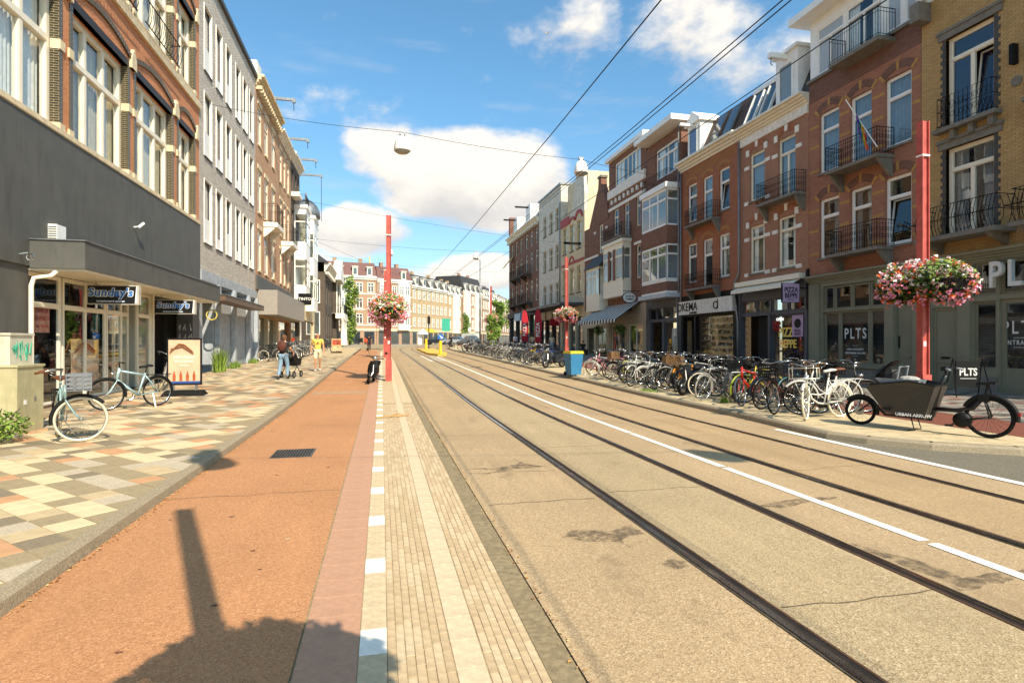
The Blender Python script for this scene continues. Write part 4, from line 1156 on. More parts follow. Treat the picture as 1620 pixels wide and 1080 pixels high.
def belly_balcony(s0, s1, z, dep=.85):
    o = b.part('balcony', STONE_G, s0, s1, 0, dep, z - .14, z)
    mb = MB(); pr = [(0, 0), (.10, .25), (.13, .5), (.06, .78), (0, .98)]
    L = [(s0 + .05, t, 'n') for t in (0.0, .3, .6)] + [(s0 + .05 + k * .115, dep, 'f') for k in range(int((s1 - s0) / .115))] + [(s1 - .05, t, 'p') for t in (.6, .3, 0.0)]
    for (s, d, k) in L:
        mb.pipe([b.p(s + (-q[0] if k == 'n' else q[0] if k == 'p' else 0), (d + q[0] - .1) if k == 'f' else d, z + q[1]) for q in pr], .009, 4)
    for q in (pr[0], pr[2], pr[4]):
        mb.pipe([b.p(s0 + .05 - q[0], 0, z + q[1]), b.p(s0 + .05 - q[0], dep - .1 + q[0], z + q[1]), b.p(s1 - .05 + q[0], dep - .1 + q[0], z + q[1]), b.p(s1 - .05 + q[0], 0, z + q[1])], .015, 4)
    for k in range(6):
        s = s0 + .25 + k * (s1 - s0 - .5) / 5
        mb.pipe([b.p(s + .13 * cos(t) * (1 - t / 14), dep + .03, z + .45 + .26 * sin(t) * (1 - t / 14)) for t in [q * pi / 4 for q in range(14)]], .008, 3, False)
    r = mb.build('railing', IRON, b.root); r.parent = o
    for s in (s0 + .3, s1 - .3):
        k = MB(); k.prism([(0, z - .14), (dep * .9, z - .14), (dep * .7, z - .26), (.12, z - .42), (0, z - .5)], lambda d, zz, t: b.p(t, d, zz), s - .09, s + .09); q = k.build('bracket', STONE_G, b.root); q.parent = o
    return o
belly_balcony(13.35, 16.0, 5.22); belly_balcony(10.6, 13.0, 5.22)
b.part('wall_lamp', IRON, 13.3, 13.42, .0, .22, 10.1, 10.7); mb = MB(); mb.lathe([(.16, 0), (.16, .04), (.05, .06)], b.p(13.35, .03, 9.6), 12, 'x'); mb.build('wall_rosette', STONE_G, b.root)
# shopfront
b.wall(GREENGREY, .0, 4.60, holes=[(13.95, 14.66, .85, 3.02), (13.95, 14.66, 3.2, 4.25), (11.0, 13.85, 3.2, 4.25), (12.7, 13.85, .15, 3.05), (9.0, 12.5, .85, 3.05), (15.2, 16.05, .16, 2.9)], reveal=.15, name='shopfront', ends=False)
b.cornice(8.6, 16.46, 4.3, 4.62, .32, GREENGREY, 'shop_cornice')
b.window(13.95, 14.66, .85, 3.02, d=-.08, fr=.05, tr=0, mat=GREENGREY, hole=False); blinds(b, 14.0, 14.6, .9, 3.0, -.2)
b.window(13.95, 14.66, 3.2, 4.25, d=-.08, fr=.05, tr=0, mat=GREENGREY, hole=False); b.window(11.0, 13.85, 3.2, 4.25, d=-.08, fr=.05, tr=0, lo=2, mat=GREENGREY, hole=False)
dr = b.window(12.7, 13.85, .15, 3.05, d=-.08, fr=.11, tr=0, mat=GREENGREY, hole=False, name='door'); blinds(b, 12.8, 13.75, .9, 2.95, -.2)
b.part('door_panel', GREENGREY, 12.81, 13.74, -.14, -.09, .26, .92, None)
b.window(9.0, 12.5, .85, 3.05, d=-.08, fr=.06, tr=0, lo=3, mat=GREENGREY, hole=False); blinds(b, 9.1, 12.4, .9, 3.0, -.2)
d2 = b.part('house_door', GREENGREY, 15.2, 16.05, -.14, -.09, .16, 2.9); b.part('letter_slot', BLKPL, 15.5, 15.8, -.09, -.07, 1.15, 1.22, d2)
b.multi('door_panelling', GREENGREY, [(15.2, 15.28, -.09, -.06, .16, 2.9), (15.97, 16.05, -.09, -.06, .16, 2.9), (15.28, 15.97, -.09, -.06, .16, .4), (15.28, 15.97, -.09, -.06, 2.8, 2.9), (15.28, 15.97, -.09, -.06, 1.0, 1.1)], d2)
b.multi('stone_plinth', STONE_G, [(13.9, 14.75, 0, .05, .12, .62), (15.05, 15.2, 0, .05, .12, .62), (9, 12.6, 0, .05, .12, .62)]); b.part('intercom', BLKPL, 14.88, 15.0, 0, .04, 1.5, 1.75)
b.multi('pilaster', GREENGREY, [(14.72, 15.14, 0, .06, .12, 4.28), (16.12, 16.44, 0, .06, .12, 4.28), (12.52, 12.68, 0, .06, .12, 3.15)])
b.rooms(.1, 4.5, d=-2.5)
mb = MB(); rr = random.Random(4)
for k in range(7):                                               # reflection of tube lights, added as pale rods behind the transom
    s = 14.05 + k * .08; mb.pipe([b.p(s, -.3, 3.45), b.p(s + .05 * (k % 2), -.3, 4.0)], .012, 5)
mb.build('reflected_tubes', M('reflected_tube', 'C9BFA8', .3), b.root)
L = text('PLTS', 1.12, b.root, b.p(14.0, .20, 3.76), R_TXT, OFFW, extrude=.07, bold=.018, space=1.28, align='LEFT', sx=.74, name='raised_lettering')
text('PLTS', .56, dr, (-.0 + .03, .06, 2.0), R_TXT, OFFW, extrude=.002, bold=.006, space=1.35, sx=.72); text('ENTRANCE', .20, dr, (.03, .05, 1.55), R_TXT, OFFW, extrude=.002, bold=.003, space=1.3, sx=.75)
for z in (1.70, 1.41): MB().box(.028, .032, -.15, .25, z - .006, z + .006).build('rule', OFFW, dr)

# ---- red banded brick house
b = Bld('red_banded_house', 'red brick house with yellow bands, three balconies and white rooftop storey', 'building', 'R', 16.48, 21.92)
C3 = ((20.2, 21.3), (18.58, 19.62), (16.85, 17.97))
for i, (s0, s1) in enumerate(C3):
    mid = i == 1
    b.window(s0, s1, 8.78 if mid else 9.05, 11.66, d=-.10, fr=.085, tr=.30, mat=WHITE, curtain=(1, 'full'), sill=None if mid else STONE_G)
    b.window(s0, s1, 5.32 if mid else 5.35, 7.92, d=-.10, fr=.085, tr=.30, mat=WHITE, curtain=[(3, 'left'), (3, 'split'), None][i], sill=None if mid else STONE_G, tilt=(1 if i == 2 else False))
    for z in (11.66, 7.92):
        b.arch(s0 - .02, s1 + .02, z - .02, .22, .30, -.02, .018, B_PURPLE); b.arch(s0, s1, z - .05, .16, .08, -.09, -.03, M('tympanum', '8A6A50', .8, dirt=.3), 'tympanum')
        for t in (-1.0, 0.0, 1.0): b.vouss(s0 - .02, s1 + .02, z - .02, .22, .30, t, .10, -.02, .022, YB)
bands = []
for z in (11.15, 10.28, 9.2, 7.45, 6.55, 5.55):
    edges = [16.49] + [v for s0, s1 in reversed(C3) for v in (s0 - .03, s1 + .03)] + [21.91]
    for a, c in zip(edges[0::2], edges[1::2]): bands.append((a, c, 0.0, .006, z, z + .11))
b.multi('yellow_band', YB, bands)
b.wall(B_RED, 4.6, 12.35, reveal=.2); b.wall(B_PURPLE, 12.35, 13.22, d=.012, holes=[], name='upper_wall'); b.rooms(4.7, 12.3, d=-1.4)
b.part('parapet_coping', STONE_G, 16.46, 21.95, -.2, .14, 13.22, 13.34)
b.balcony(17.55, 20.1, 8.74, .8, 1.0, style='scroll'); b.balcony(17.55, 20.1, 5.30, .8, 1.0, style='scroll'); b.balcony(17.5, 19.9, 13.1, .8, 1.05, style='plain', brackets=False, th=.16)
# rooftop storey
b.holes = []
for s0, s1, lo in ((19.95, 21.45, 2), (18.1, 19.85, 2), (17.25, 17.95, 1), (16.62, 17.15, 1)):
    b.window(s0, s1, 13.4, 15.45, d=-.03, fr=.07, tr=.27, lo=lo, top=1, mat=WHITE, gl=FROST if s0 not in (18.1,) else GLASS, curtain=(0, 'split') if s0 == 18.1 else None, tilt=False)
b.wall(WHITE, 13.34, 15.95, d=-.01, s0=16.49, s1=21.85, reveal=.1, name='rooftop_storey'); b.part('roof_overhang', WHITE, 16.3, 22.35, -9, .75, 15.95, 16.25); b.rooms(13.4, 15.8, d=-1.3)
# flag pole with rainbow flag
t = thing('rainbow_flag', 'rainbow flag furled on slanting white pole above iron balcony', 'flag', (17.92, 17.55, 8.95))
A, Bp = Vector((.0, .0, 0)), Vector((-.75, .68, 1.96))
MB().pipe([A, Bp], .02, 6).build('pole', WHITE, t)
cols = ['C8352C', 'E08A2A', 'E6C32E', '3E8A48', '2F5AA8', '6A3A86']
for i, h in enumerate(cols):
    mb = MB(); vs = []
    for k in range(9):
        f = k / 8; base = A + (Bp - A) * (.40 + .05 * i * .9)
        off = .06 * sin(k * 1.7 + i); vs += [tuple(base + Vector((off * .5, off - .18 * f, -.95 * f))), tuple(base + (Bp - A) * .05 + Vector((off * .5, off - .18 * f, -.95 * f + .03)))]
    mb.add(vs, [(2 * k, 2 * k + 1, 2 * k + 3, 2 * k + 2) for k in range(8)]); mb.build('stripe', M('flag_' + h, h, .8), t)
# shopfront
b.wall(GREENGREY, .0, 4.60, holes=[(18.0, 21.1, .80, 4.12), (16.8, 17.5, .16, 3.3)], reveal=.15, name='shopfront', ends=False)
b.cornice(16.48, 21.92, 4.28, 4.62, .32, GREENGREY, 'shop_cornice')
for s0, s1 in ((20.25, 21.08), (18.75, 20.22), (18.02, 18.72)):
    w_ = b.window(s0, s1, .80, 3.02, d=-.08, fr=.055, tr=0, mat=GREENGREY, hole=False)
    if s0 == 18.75:
        blinds(b, s0 + .08, s1 - .08, .9, 2.9, -.22)
        text('PLTS', .60, w_, (.03, 0, 1.25), R_TXT, OFFW, extrude=.002, bold=.010, space=1.3, sx=.74)
        text('HIGH INTENSITY', .115, w_, (.03, 0, .62), R_TXT, OFFW, extrude=.002, bold=.002); text('REFORMER PILATES', .115, w_, (.03, 0, .47), R_TXT, OFFW, extrude=.002, bold=.002)
        for z in (.78, .36): MB().box(.028, .032, -.14, .14, z - .005, z + .005).build('rule', OFFW, w_)
    else: blinds(b, s0 + .06, s1 - .06, .9, 2.9, -.22)
for s0, s1 in ((20.55, 21.08), (19.62, 20.52), (18.72, 19.59), (18.02, 18.69)): b.window(s0, s1, 3.10, 4.1, d=-.08, fr=.05, tr=0, mat=GREENGREY, hole=False)
b.part('transom_bar', GREENGREY, 18.0, 21.1, -.14, .02, 3.02, 3.10); b.part('stone_plinth', STONE_G, 17.95, 21.8, 0, .06, .12, .62); b.part('shop_sill', GREENGREY, 17.95, 21.2, 0, .09, .68, .80)
d2 = b.part('house_door', GREENGREY, 16.8, 17.5, -.14, -.09, .16, 3.3); b.part('door_handle', ZINC, 16.95, 17.3, -.09, -.06, 1.15, 1.2, d2); b.part('door_plate', BLKPL, 17.4, 17.46, -.09, -.07, 1.5, 1.95, d2)
b.multi('pilaster', GREENGREY, [(17.55, 17.95, 0, .06, .12, 4.26), (16.5, 16.78, 0, .06, .12, 4.26), (21.25, 21.86, 0, .08, .62, 4.26)]); b.rooms(.1, 4.5, d=-2.5)

# ---- brown brick house with white blocks
b = Bld('white_block_house', 'brown brick house with white stone blocks, cream cornice and mansard roof', 'building', 'R', 21.94, 27.02)
CC = ((24.97, 26.15), (22.78, 23.97))
for i, (s0, s1) in enumerate(CC):
    for z0, z1 in (((8.98 if i == 0 else 8.55), 11.45), (5.25, 7.7)):
        b.window(s0, s1, z0, z1, d=-.10, fr=.085, tr=.26, lo=(2 if (i and z0 > 8) else 1), mat=CREAM, curtain=(1, 'full') if z0 > 8 else (0, 'split'), sill=STONE_G)
        b.arch(s0 - .02, s1 + .02, z1 + .02, .26, .28, -.02, .03, B_RUST); b.arch(s0, s1, z1 - .03, .22, .10, -.09, -.03, B_PURPLE, 'tympanum')
        b.vouss(s0 - .05, s1 + .05, z1 + .02, .26, .28, 0.0, .17, -.02, .055, STONE_W)
        b.multi('springer_stone', STONE_W, [(s0 - .24, s0 - .0, -.02, .055, z1 - .06, z1 + .26), (s1 + .0, s1 + .24, -.02, .055, z1 - .06, z1 + .26)])
        zt = z0 + (z1 - z0) * .74 if i == 0 or z0 < 8 else z0 + (z1 - z0) * .76
        b.multi('stone_band', STONE_W, [(s0 - .42, s0 - .02, 0, .03, zt - .09, zt + .09), (s1 + .02, s1 + (.42), 0, .03, zt - .09, zt + .09), (s0 - .42, s0 - .06, 0, .05, z0 - .12, z0 + .06), (s1 + .06, s1 + .38, 0, .05, z0 - .12, z0 + .06)])
b.wall(B_BROWN, 4.7, 12.35, reveal=.2); b.rooms(4.8, 12.2, d=-1.4)
b.part('frieze', STONE_W, 21.95, 27.02, 0, .10, 12.02, 12.40); b.cornice(21.9, 27.1, 12.40, 12.92, .55, CREAM, steps=5)
b.balcony(22.1, 24.85, 8.5, .62, 1.0, style='scroll')
def mansard(b, s0, s1, z0, z1, lean, mat=SLATE):
    mb = MB(); mb.add([b.p(s0, .0, z0), b.p(s1, .0, z0), b.p(s1, -lean, z1), b.p(s0, -lean, z1), b.p(s0, -9.4, z1), b.p(s1, -9.4, z1), b.p(s0, -9.4, z0), b.p(s1, -9.4, z0)], [(0, 1, 2, 3), (3, 2, 5, 4), (0, 3, 4, 6), (1, 2, 5, 7), (4, 5, 7, 6)])
    return mb.build('mansard_roof', mat, b.root)
mansard(b, 21.96, 27.0, 12.92, 15.0, .9)
b.part('dormer', WHITE, 22.6, 24.1, -1.6, .02, 12.92, 15.35); b.holes = []
b.window(22.85, 23.85, 13.1, 14.9, d=.10, fr=.08, tr=0, mat=WHITE, hole=False, gl=GLASSD); b.part('dormer_hood', WHITE, 22.5, 24.2, -1.4, .18, 15.35, 15.5)
rl = b.part('hoist_beam', WHITE, 23.25, 23.5, -1.0, .95, 15.06, 15.3); MB().pipe([b.p(23.37, .85, 15.06), b.p(23.37, .86, 14.8), b.p(23.37, .78, 14.72)], .02, 5).build('hook', IRON, b.root)
for s in (25.0, 26.2):                                           # tilted roof windows
    mb = MB()
    for (a, c) in ((s - .42, s - .34), (s + .34, s + .42)): mb.prism([(-.03, 13.15), (-.72, 14.75), (-.60, 14.8), (.09, 13.2)], lambda d, z, t: b.p(t, d, z), a, c)
    mb.prism([(-.03, 13.12), (.07, 13.12), (.03, 13.24), (-.06, 13.24)], lambda d, z, t: b.p(t, d, z), s - .42, s + .42); w_ = mb.build('roof_window', WHITE, b.root)
    mb = MB(); mb.quad(b.p(s - .34, .02, 13.2), b.p(s + .34, .02, 13.2), b.p(s + .34, -.62, 14.75), b.p(s - .34, -.62, 14.75)); g_ = mb.build('pane', GLASSD, b.root); g_.parent = w_
b.part('eaves_box', WHITE, 21.96, 27.0, -1.2, -.82, 14.98, 15.2)
b.pipe([(26.9, .12, 12.4), (26.9, .12, 5.4), (27.25, .16, 4.85), (27.25, .16, 4.4), (27.0, .12, 2.8), (27.0, .12, .15)], .055, ZINC)
b.part('awning_cassette', CREAM, 22.15, 27.0, .0, .32, 4.62, 4.86)
mb = MB(); mb.add([b.p(22.2, .05, 4.66), b.p(26.98, .05, 4.66), b.p(26.98, .55, 4.42), b.p(22.2, .55, 4.42), b.p(22.2, .56, 4.26), b.p(26.98, .56, 4.26)], [(0, 1, 2, 3), (3, 2, 5, 4)]); mb.build('awning', CREAM, b.root)
b.wall(DKGREY, 0, 4.7, holes=[(22.2, 24.5, .72, 3.05), (22.2, 26.8, 3.2, 3.85), (24.7, 26.85, .16, 3.05)], reveal=.25, name='shopfront', ends=False)
for s0, s1 in ((22.2, 23.3), (23.36, 24.5), (24.56, 25.6), (25.66, 26.8)): b.window(s0, s1, 3.2, 3.85, d=-.06, fr=.05, tr=0, mat=DKGREY, hole=False)
w_ = b.window(22.2, 24.5, .72, 3.05, d=-.08, fr=.07, tr=0, mat=DKGREY, hole=False)
text('PIZZA', .62, w_, (.10, .15, 1.45), R_TXT, YEL, extrude=.01, bold=.012, sx=.8); text('BEPPE', .55, w_, (.10, .15, .9), R_TXT, YEL, extrude=.01, bold=.012, sx=.8)
pm = MB(); pm.box(-.012, -.002, -.36, .36, 0, 1.0); po = pm.build('poster', PURPLE, w_); po.location = (0, -.62, 1.25)
mb = MB(); mb.lathe([(.0, 0), (.22, .004), (.22, .008), (0, .012)], (-.02, 0, .62), 20, 'x'); mb.build('logo', BLKPL, po)
text('PIZZA', .15, po, (-.02, 0, .27), R_TXT, BLKPL, extrude=.002, bold=.004); text('PIZZA', .15, po, (-.02, 0, .12), R_TXT, BLKPL, extrude=.002, bold=.004)
text('OPEN', .2, w_, (.1, .72, 2.1), R_TXT, M('neon_white', 'FFFFFF', .5, emit=(1, .95, .9, .8)), extrude=.01, bold=.004)
mb = MB(); rr = random.Random(2)
for k in range(34): mb.ball((-.35 + .2 * rr.random() + .2, .55 + .4 * rr.random(), 1.55 + .45 * rr.random()), .05, 6, 4)
q = mb.build('red_flowers', M('flower_red', 'B0302A', .7), w_)
b.part('entrance_door', M('door_charcoal', '2E2F31', .5), 25.0, 26.6, -.9, -.84, .16, 3.0); b.part('stone_plinth', DKGREY, 22, 24.6, 0, .06, .12, .66); b.rooms(.1, 4.6, d=-2.6)
b.multi('pilaster', DKGREY, [(21.96, 22.14, 0, .07, .12, 4.5), (24.53, 24.66, 0, .05, .12, 3.15), (26.86, 27.0, 0, .07, .12, 4.5)])
t = thing('projecting_sign', 'lilac square shop sign on black bracket beside green grey shopfront', 'sign', (17.75, 21.95, 3.5), 0, None)
MB().box(-.42, .42, -.05, .05, 0, .82).build('panel', PURPLE, t); MB().box(-.45, .45, -.04, .04, -.02, .84).build('frame', BLKPL, t)
text('PIZZA', .3, t, (0, -.055, .54), C_TXT, BLKPL, extrude=.004, bold=.006, sx=.85); text('BEPPE', .3, t, (0, -.055, .28), C_TXT, BLKPL, extrude=.004, bold=.006, sx=.85); text('VERSE PIZZA', .07, t, (.0, -.055, .1), C_TXT, BLKPL, extrude=.003)
MB().box(.42, .92, -.02, .02, .6, .66).build('arm', IRON, t); MB().box(.86, .94, -.06, .06, -.3, 1.5).build('bracket_plate', IRON, t)

# ---- rust brick house
b = Bld('rust_brick_house', 'orange red brick house with patterned yellow frieze and two iron balconies', 'building', 'R', 27.04, 33.1)
CC = ((31.25, 32.32), (29.57, 30.58), (27.92, 28.93))
for i, (s0, s1) in enumerate(CC):
    for z0, z1 in ((9.12 if i != 1 else 8.8, 11.5), (5.37 if i != 1 else 4.95, 7.8)):
        b.window(s0, s1, z0, z1, d=-.10, fr=.085, tr=.33, mat=WHITE, curtain=[(1, 'full'), (0, 'split'), None][(i + int(z0)) % 3], sill=STONE_G if i == 2 else None, tilt=(1 if (z0 > 9) else False))
        b.arch(s0, s1, z1, .2, .26, -.02, .02, B_RUST); b.arch(s0, s1, z1 - .04, .18, .06, -.09, -.03, YB, 'tympanum')
        for k in range(11): b.vouss(s0, s1, z1 + .05, .2, .16, -1 + k * .2, .05, -.02, .03, YB, 'arch_brick')
b.wall(B_RUST, 4.6, 12.5, reveal=.2); b.rooms(4.7, 12.4, d=-1.4)
mb = MB()
for row in range(5):                                             # yellow stud bricks of the frieze
    for k in range(40):
        s = 27.35 + k * .14 + (.07 if row % 2 else 0)
        if s < 32.85 and (k // 11 + row // 3) % 5 != 4: b.box(mb, s, s + .07, 0, .022, 11.98 + row * .095, 12.02 + row * .095)
kind(mb.build('frieze_studs', YB, b.root), 'stuff')
b.cornice(27.0, 33.15, 12.5, 13.05, .5, CREAM, steps=4)
b.balcony(28.7, 31.7, 8.78, .6, .95, style='scroll'); b.balcony(28.7, 31.7, 4.93, .6, .9, style='scroll')
mansard(b, 27.06, 33.08, 13.05, 15.2, 1.0, M('roof_brown', '5A4438', .7, var=.2, scale=20))
b.part('dormer', WHITE, 30.9, 32.3, -1.6, .0, 13.05, 15.1); b.window(31.1, 32.1, 13.2, 14.9, d=.09, fr=.08, tr=0, mat=WHITE, hole=False, gl=GLASSB)
mb = MB(); mb.prism([(30.75, 15.1), (32.45, 15.1), (32.45, 15.25), (31.6, 15.85), (30.75, 15.25)], lambda s, z, d: b.p(s, d, z), -1.5, .15); mb.build('pediment', WHITE, b.root)
b.part('hoist_arm', WHITE, 31.5, 31.7, -1, .95, 14.92, 15.08)
for s in (28.1, 29.4):
    mb = MB(); mb.prism([(.03, 13.3), (-.68, 14.85), (-.60, 14.9), (.11, 13.35)], lambda d, z, t: b.p(t, d, z), s - .38, s + .38); w_ = mb.build('roof_window', GLASSD, b.root)
b.pipe([(32.95, .12, 12.4), (32.95, .12, .3)], .05, ZINC)
b.wall(BLACK, 0, 4.6, holes=[(27.6, 31.4, .55, 3.3), (31.6, 32.8, .3, 3.3)], reveal=.25, name='shopfront', ends=False)
fs = b.part('fascia', STONE_W, 27.35, 33.05, 0.0, .22, 3.42, 4.25)
L = text('OKEMA', .72, b.root, b.p(32.0, .235, 3.86), R_TXT, BLKPL, extrude=.01, bold=.004, sx=.95); text('JUWELIERS', .17, b.root, b.p(31.3, .235, 3.5), R_TXT, BLKPL, extrude=.006, bold=.006)
mb = MB(); mb.torus(.2, .035, (0, 0, 0), 22, 6); o = mb.build('logo_ring', BLKPL, b.root); o.location = b.p(28.9, .235, 3.83); o.rotation_euler = (0, 0, radians(90))
b.part('logo_stem', BLKPL, 28.68, 28.74, .22, .245, 3.62, 4.16)
sh = []
for k in range(7): sh.append((27.7, 31.3, -1.0, -.4, .75 + k * .36, .79 + k * .36))
b.multi('shelf', M('shelf_wood', 'B08A5A', .6), sh); mb = MB(); rr = random.Random(8)
for k in range(7):
    for j in range(26):
        s = 27.75 + j * .136; h = rr.uniform(.05, .22); mb.cur = rr.randrange(4); b.box(mb, s, s + rr.uniform(.04, .1), -.8, -.5, .79 + k * .36, .79 + k * .36 + h)
kind(mb.build('jewellery_boxes', [M('box_gold', 'C8A050', .4, .3), M('box_tan', 'A8804A', .6), M('box_dark', '4A3626', .6), M('box_white', 'D8C8A8', .6)], b.root), 'stuff')
b.part('shelf_back', M('shelf_back', '8A6840', .7, emit=(1, .7, .4, .06)), 27.6, 31.4, -1.12, -1.02, .55, 3.3); b.window(27.6, 31.4, .55, 3.3, d=-.1, fr=.06, tr=0, mat=BLACK, hole=False); b.rooms(.1, 4.5, d=-2.2)

# ---- dark brick house with two-storey white bay
b = Bld('bay_window_house', 'dark brick house with broad two storey white bay window', 'building', 'R', 33.12, 38.05)
b.holes = []
b.window(33.4, 36.6, 12.95, 15.05, d=-.1, fr=.1, lo=4, top=2, mat=WHITE, curtain=(0, 'split')); b.wall(B_MAROON, 4.9, 15.6); b.rooms(5, 15.4, d=-1.4)
bay(b, 33.35, 36.95, .9, 4.9, 11.65, [(5.75, 8.05), (9.25, 11.6)], mat=WHITE, cap=.35, lo=3, fr=.10, band=B_MAROON)
b.part('bay_brick', B_MAROON, 33.33, 36.97, 0, .91, 5.03, 5.62); b.part('bay_brick', B_MAROON, 33.33, 36.97, 0, .91, 8.2, 9.1); b.part('bay_foot', M('bay_foot_grey', 'C2C4C6', .6), 33.2, 37.3, 0, 1.0, 4.62, 4.9)
b.balcony(33.4, 36.9, 12.0, .9, .9, style='plain', brackets=False, th=.02); b.part('roof_overhang', WHITE, 32.6, 38.0, -9, 1.0, 15.75, 16.1)
b.pipe([(33.2, .15, 15.6), (33.2, .15, 5), (33.4, .15, 4.4), (33.2, .12, .3)], .05, ZINC)
b.wall(DKGREY, 0, 4.62, holes=[(33.5, 35.4, .9, 3.1), (33.5, 37.6, 3.25, 4.1), (35.7, 37.4, .3, 3.1)], reveal=.25, name='shopfront', ends=False)
for k in range(4): b.window(33.55 + k * 1.02, 34.5 + k * 1.02, 3.25, 4.1, d=-.06, fr=.05, tr=0, mat=DKGREY, hole=False)
b.window(33.5, 35.4, .9, 3.1, d=-.08, fr=.07, tr=0, mat=DKGREY, hole=False); b.part('display_back', M('display_beige', 'B8A07A', .8), 33.5, 35.4, -1.0, -.95, .9, 3.1)
mb = MB(); mb.lathe([(.08, 0), (.16, .4), (.22, 1.1), (.18, 1.6), (.2, 1.7)], b.p(34.7, -.45, .95), 12); mb.lathe([(.06, 0), (.12, .3), (.17, .8), (.15, .95)], b.p(34.1, -.4, .95), 12); mb.build('vases', STONE_W, b.root, True)
b.part('dark_doorway', INTERIOR, 35.7, 37.4, -.8, -.75, .3, 3.1); b.rooms(.1, 4.5, d=-2.4)

# ---- banded maroon house
b = Bld('balconied_maroon_house', 'maroon brick house with white bands, dentils and wide rooftop windows', 'building', 'R', 38.07, 45.0)
b.holes = []
for s0, s1 in ((43.0, 44.0), (41.0, 41.9), (39.0, 39.75)): b.window(s0, s1, 10.05 if s0 == 41.0 else 10.4, 12.6, d=-.1, fr=.09, mat=CREAM, tr=.3)
b.window(38.95, 43.7, 14.4, 16.3, d=-.06, fr=.11, lo=6, tr=0, mat=CREAM, curtain=(0, 'split')); b.window(39.0, 39.75, 6.5, 9.0, d=-.1, fr=.08, mat=CREAM, tr=.28)
b.wall(B_MAROON, 4.6, 16.7); b.rooms(4.7, 16.4, d=-1.3)
b.part('roof_edge', WHITE, 37.9, 45.1, -9, .35, 16.7, 17.05); b.part('white_band', STONE_W, 38.07, 44.98, 0, .16, 13.62, 14.3); b.part('white_band', STONE_W, 38.07, 44.98, 0, .08, 12.62, 12.86); b.part('white_band', STONE_W, 38.07, 40.0, 0, .06, 9.05, 9.25)
b.multi('dentil', STONE_W, [(38.5 + k * .8, 38.72 + k * .8, 0, .14, 13.1, 13.45) for k in range(8)])
bay(b, 40.6, 44.6, .7, 5.3, 9.45, [(6.55, 9.1)], mat=CREAM, cap=.25, lo=3, fr=.12); b.multi('bay_pier', B_MAROON, [(42.0, 42.5, .3, .73, 6.6, 9.05), (43.1, 43.5, .3, .73, 6.6, 9.05)])
b.balcony(40.5, 44.7, 9.95, .85, 1.0, style='scroll', brackets=False, th=.2)
b.wall(M('shop_beige', 'B9A98E', .7, dirt=.2), 0, 4.6, holes=[(38.6, 41.2, .7, 3.1), (41.8, 44.6, .4, 3.1)], reveal=.3, name='shopfront', ends=False); b.window(38.6, 41.2, .7, 3.1, d=-.1, fr=.08, tr=0, lo=2, mat=CREAM, hole=False); b.window(41.8, 44.6, .4, 3.1, d=-.1, fr=.08, tr=0, lo=2, mat=CREAM, hole=False); b.rooms(.3, 4.4, d=-2, mat=INTW)
text('JULIA & LOU', .42, b.root, b.p(41.6, .03, 4.25), R_TXT, M('letter_brown', '5A4A34', .6), extrude=.02, bold=.004)

t = thing('striped_awning', 'black and white striped awning over the beige shopfront', 'awning', (RX, 43.2, 3.0 + 0))
WS, BS = M('awning_white', 'E6E2D8', .8), M('awning_black', '1E1E1E', .8)
for k in range(28):
    s = -4.2 + k * .3; mb = MB(); mb.add([(0, s, 1.75), (0, s + .3, 1.75), (-1.9, s + .3, .45), (-1.9, s, .45), (-1.92, s, .2), (-1.92, s + .3, .2), (-.02, s, 1.7), (-.02, s + .3, 1.7)], [(0, 1, 2, 3), (3, 2, 5, 4)]); mb.build('stripe', WS if k % 2 else BS, t)
for s in (-4.2, 4.2): MB().pipe([(-1.9, s, .45), (-.02, s, .9)], .02, 5).build('arm', ZINC, t)
t = thing('oval_sign', 'white oval shop sign on black bracket above striped awning', 'sign', (17.9, 39.2, 4.6))
mb = MB(); mb.prism([(.52 * cos(k * pi / 12), .42 + .36 * sin(k * pi / 12)) for k in range(24)], lambda x, z, y: (x, y, z), -.05, .05); mb.build('panel', WHITE, t)
mb = MB(); mb.prism([(.58 * cos(k * pi / 12), .42 + .42 * sin(k * pi / 12)) for k in range(24)], lambda x, z, y: (x, y, z), -.03, .03); mb.build('rim', BLKPL, t)
text('JULIA &', .2, t, (0, -.055, .52), C_TXT, BLKPL, bold=.003); text('FAMILY', .2, t, (0, -.055, .3), C_TXT, BLKPL, bold=.003); MB().box(-.5, .8, -.02, .02, .9, .94).build('arm', IRON, t)

# ---- small gabled house with oriel
b = Bld('gabled_brick_house', 'small brick house with pointed gable and white oriel under slate hood', 'building', 'R', 45.02, 50.9)
b.window(46.3, 47.3, 9.5, 12.0, d=-.1, fr=.1, mat=CREAM, tr=.4, lo=2, top=2); b.wall(B_MAROON, 4.6, 12.2); b.rooms(4.7, 12, d=-1.3)
mb = MB(); mb.prism([(45.1, 12.2), (49.6, 12.2), (48.6, 13.6), (47.4, 15.3), (47.3, 16.1), (46.7, 16.1), (46.6, 15.3), (45.4, 13.6)], lambda s, z, d: b.p(s, d, z), -.5, .03); mb.build('gable', B_MAROON, b.root)
b.part('gable_cap', STONE_G, 46.6, 47.4, -.55, .1, 16.1, 16.3); b.multi('white_band', STONE_W, [(45.05, 46.2, 0, .06, 9.3, 9.5), (47.4, 50.8, 0, .06, 9.3, 9.5), (45.3, 45.7, 0, .05, 11.4, 11.6), (48, 48.4, 0, .05, 11.4, 11.6)])
mansard(b, 49.0, 50.85, 9.8, 12.0, 2.0); bay(b, 45.2, 48.4, .8, 4.4, 8.15, [(5.75, 8.0)], mat=CREAM, lo=3, fr=.1)
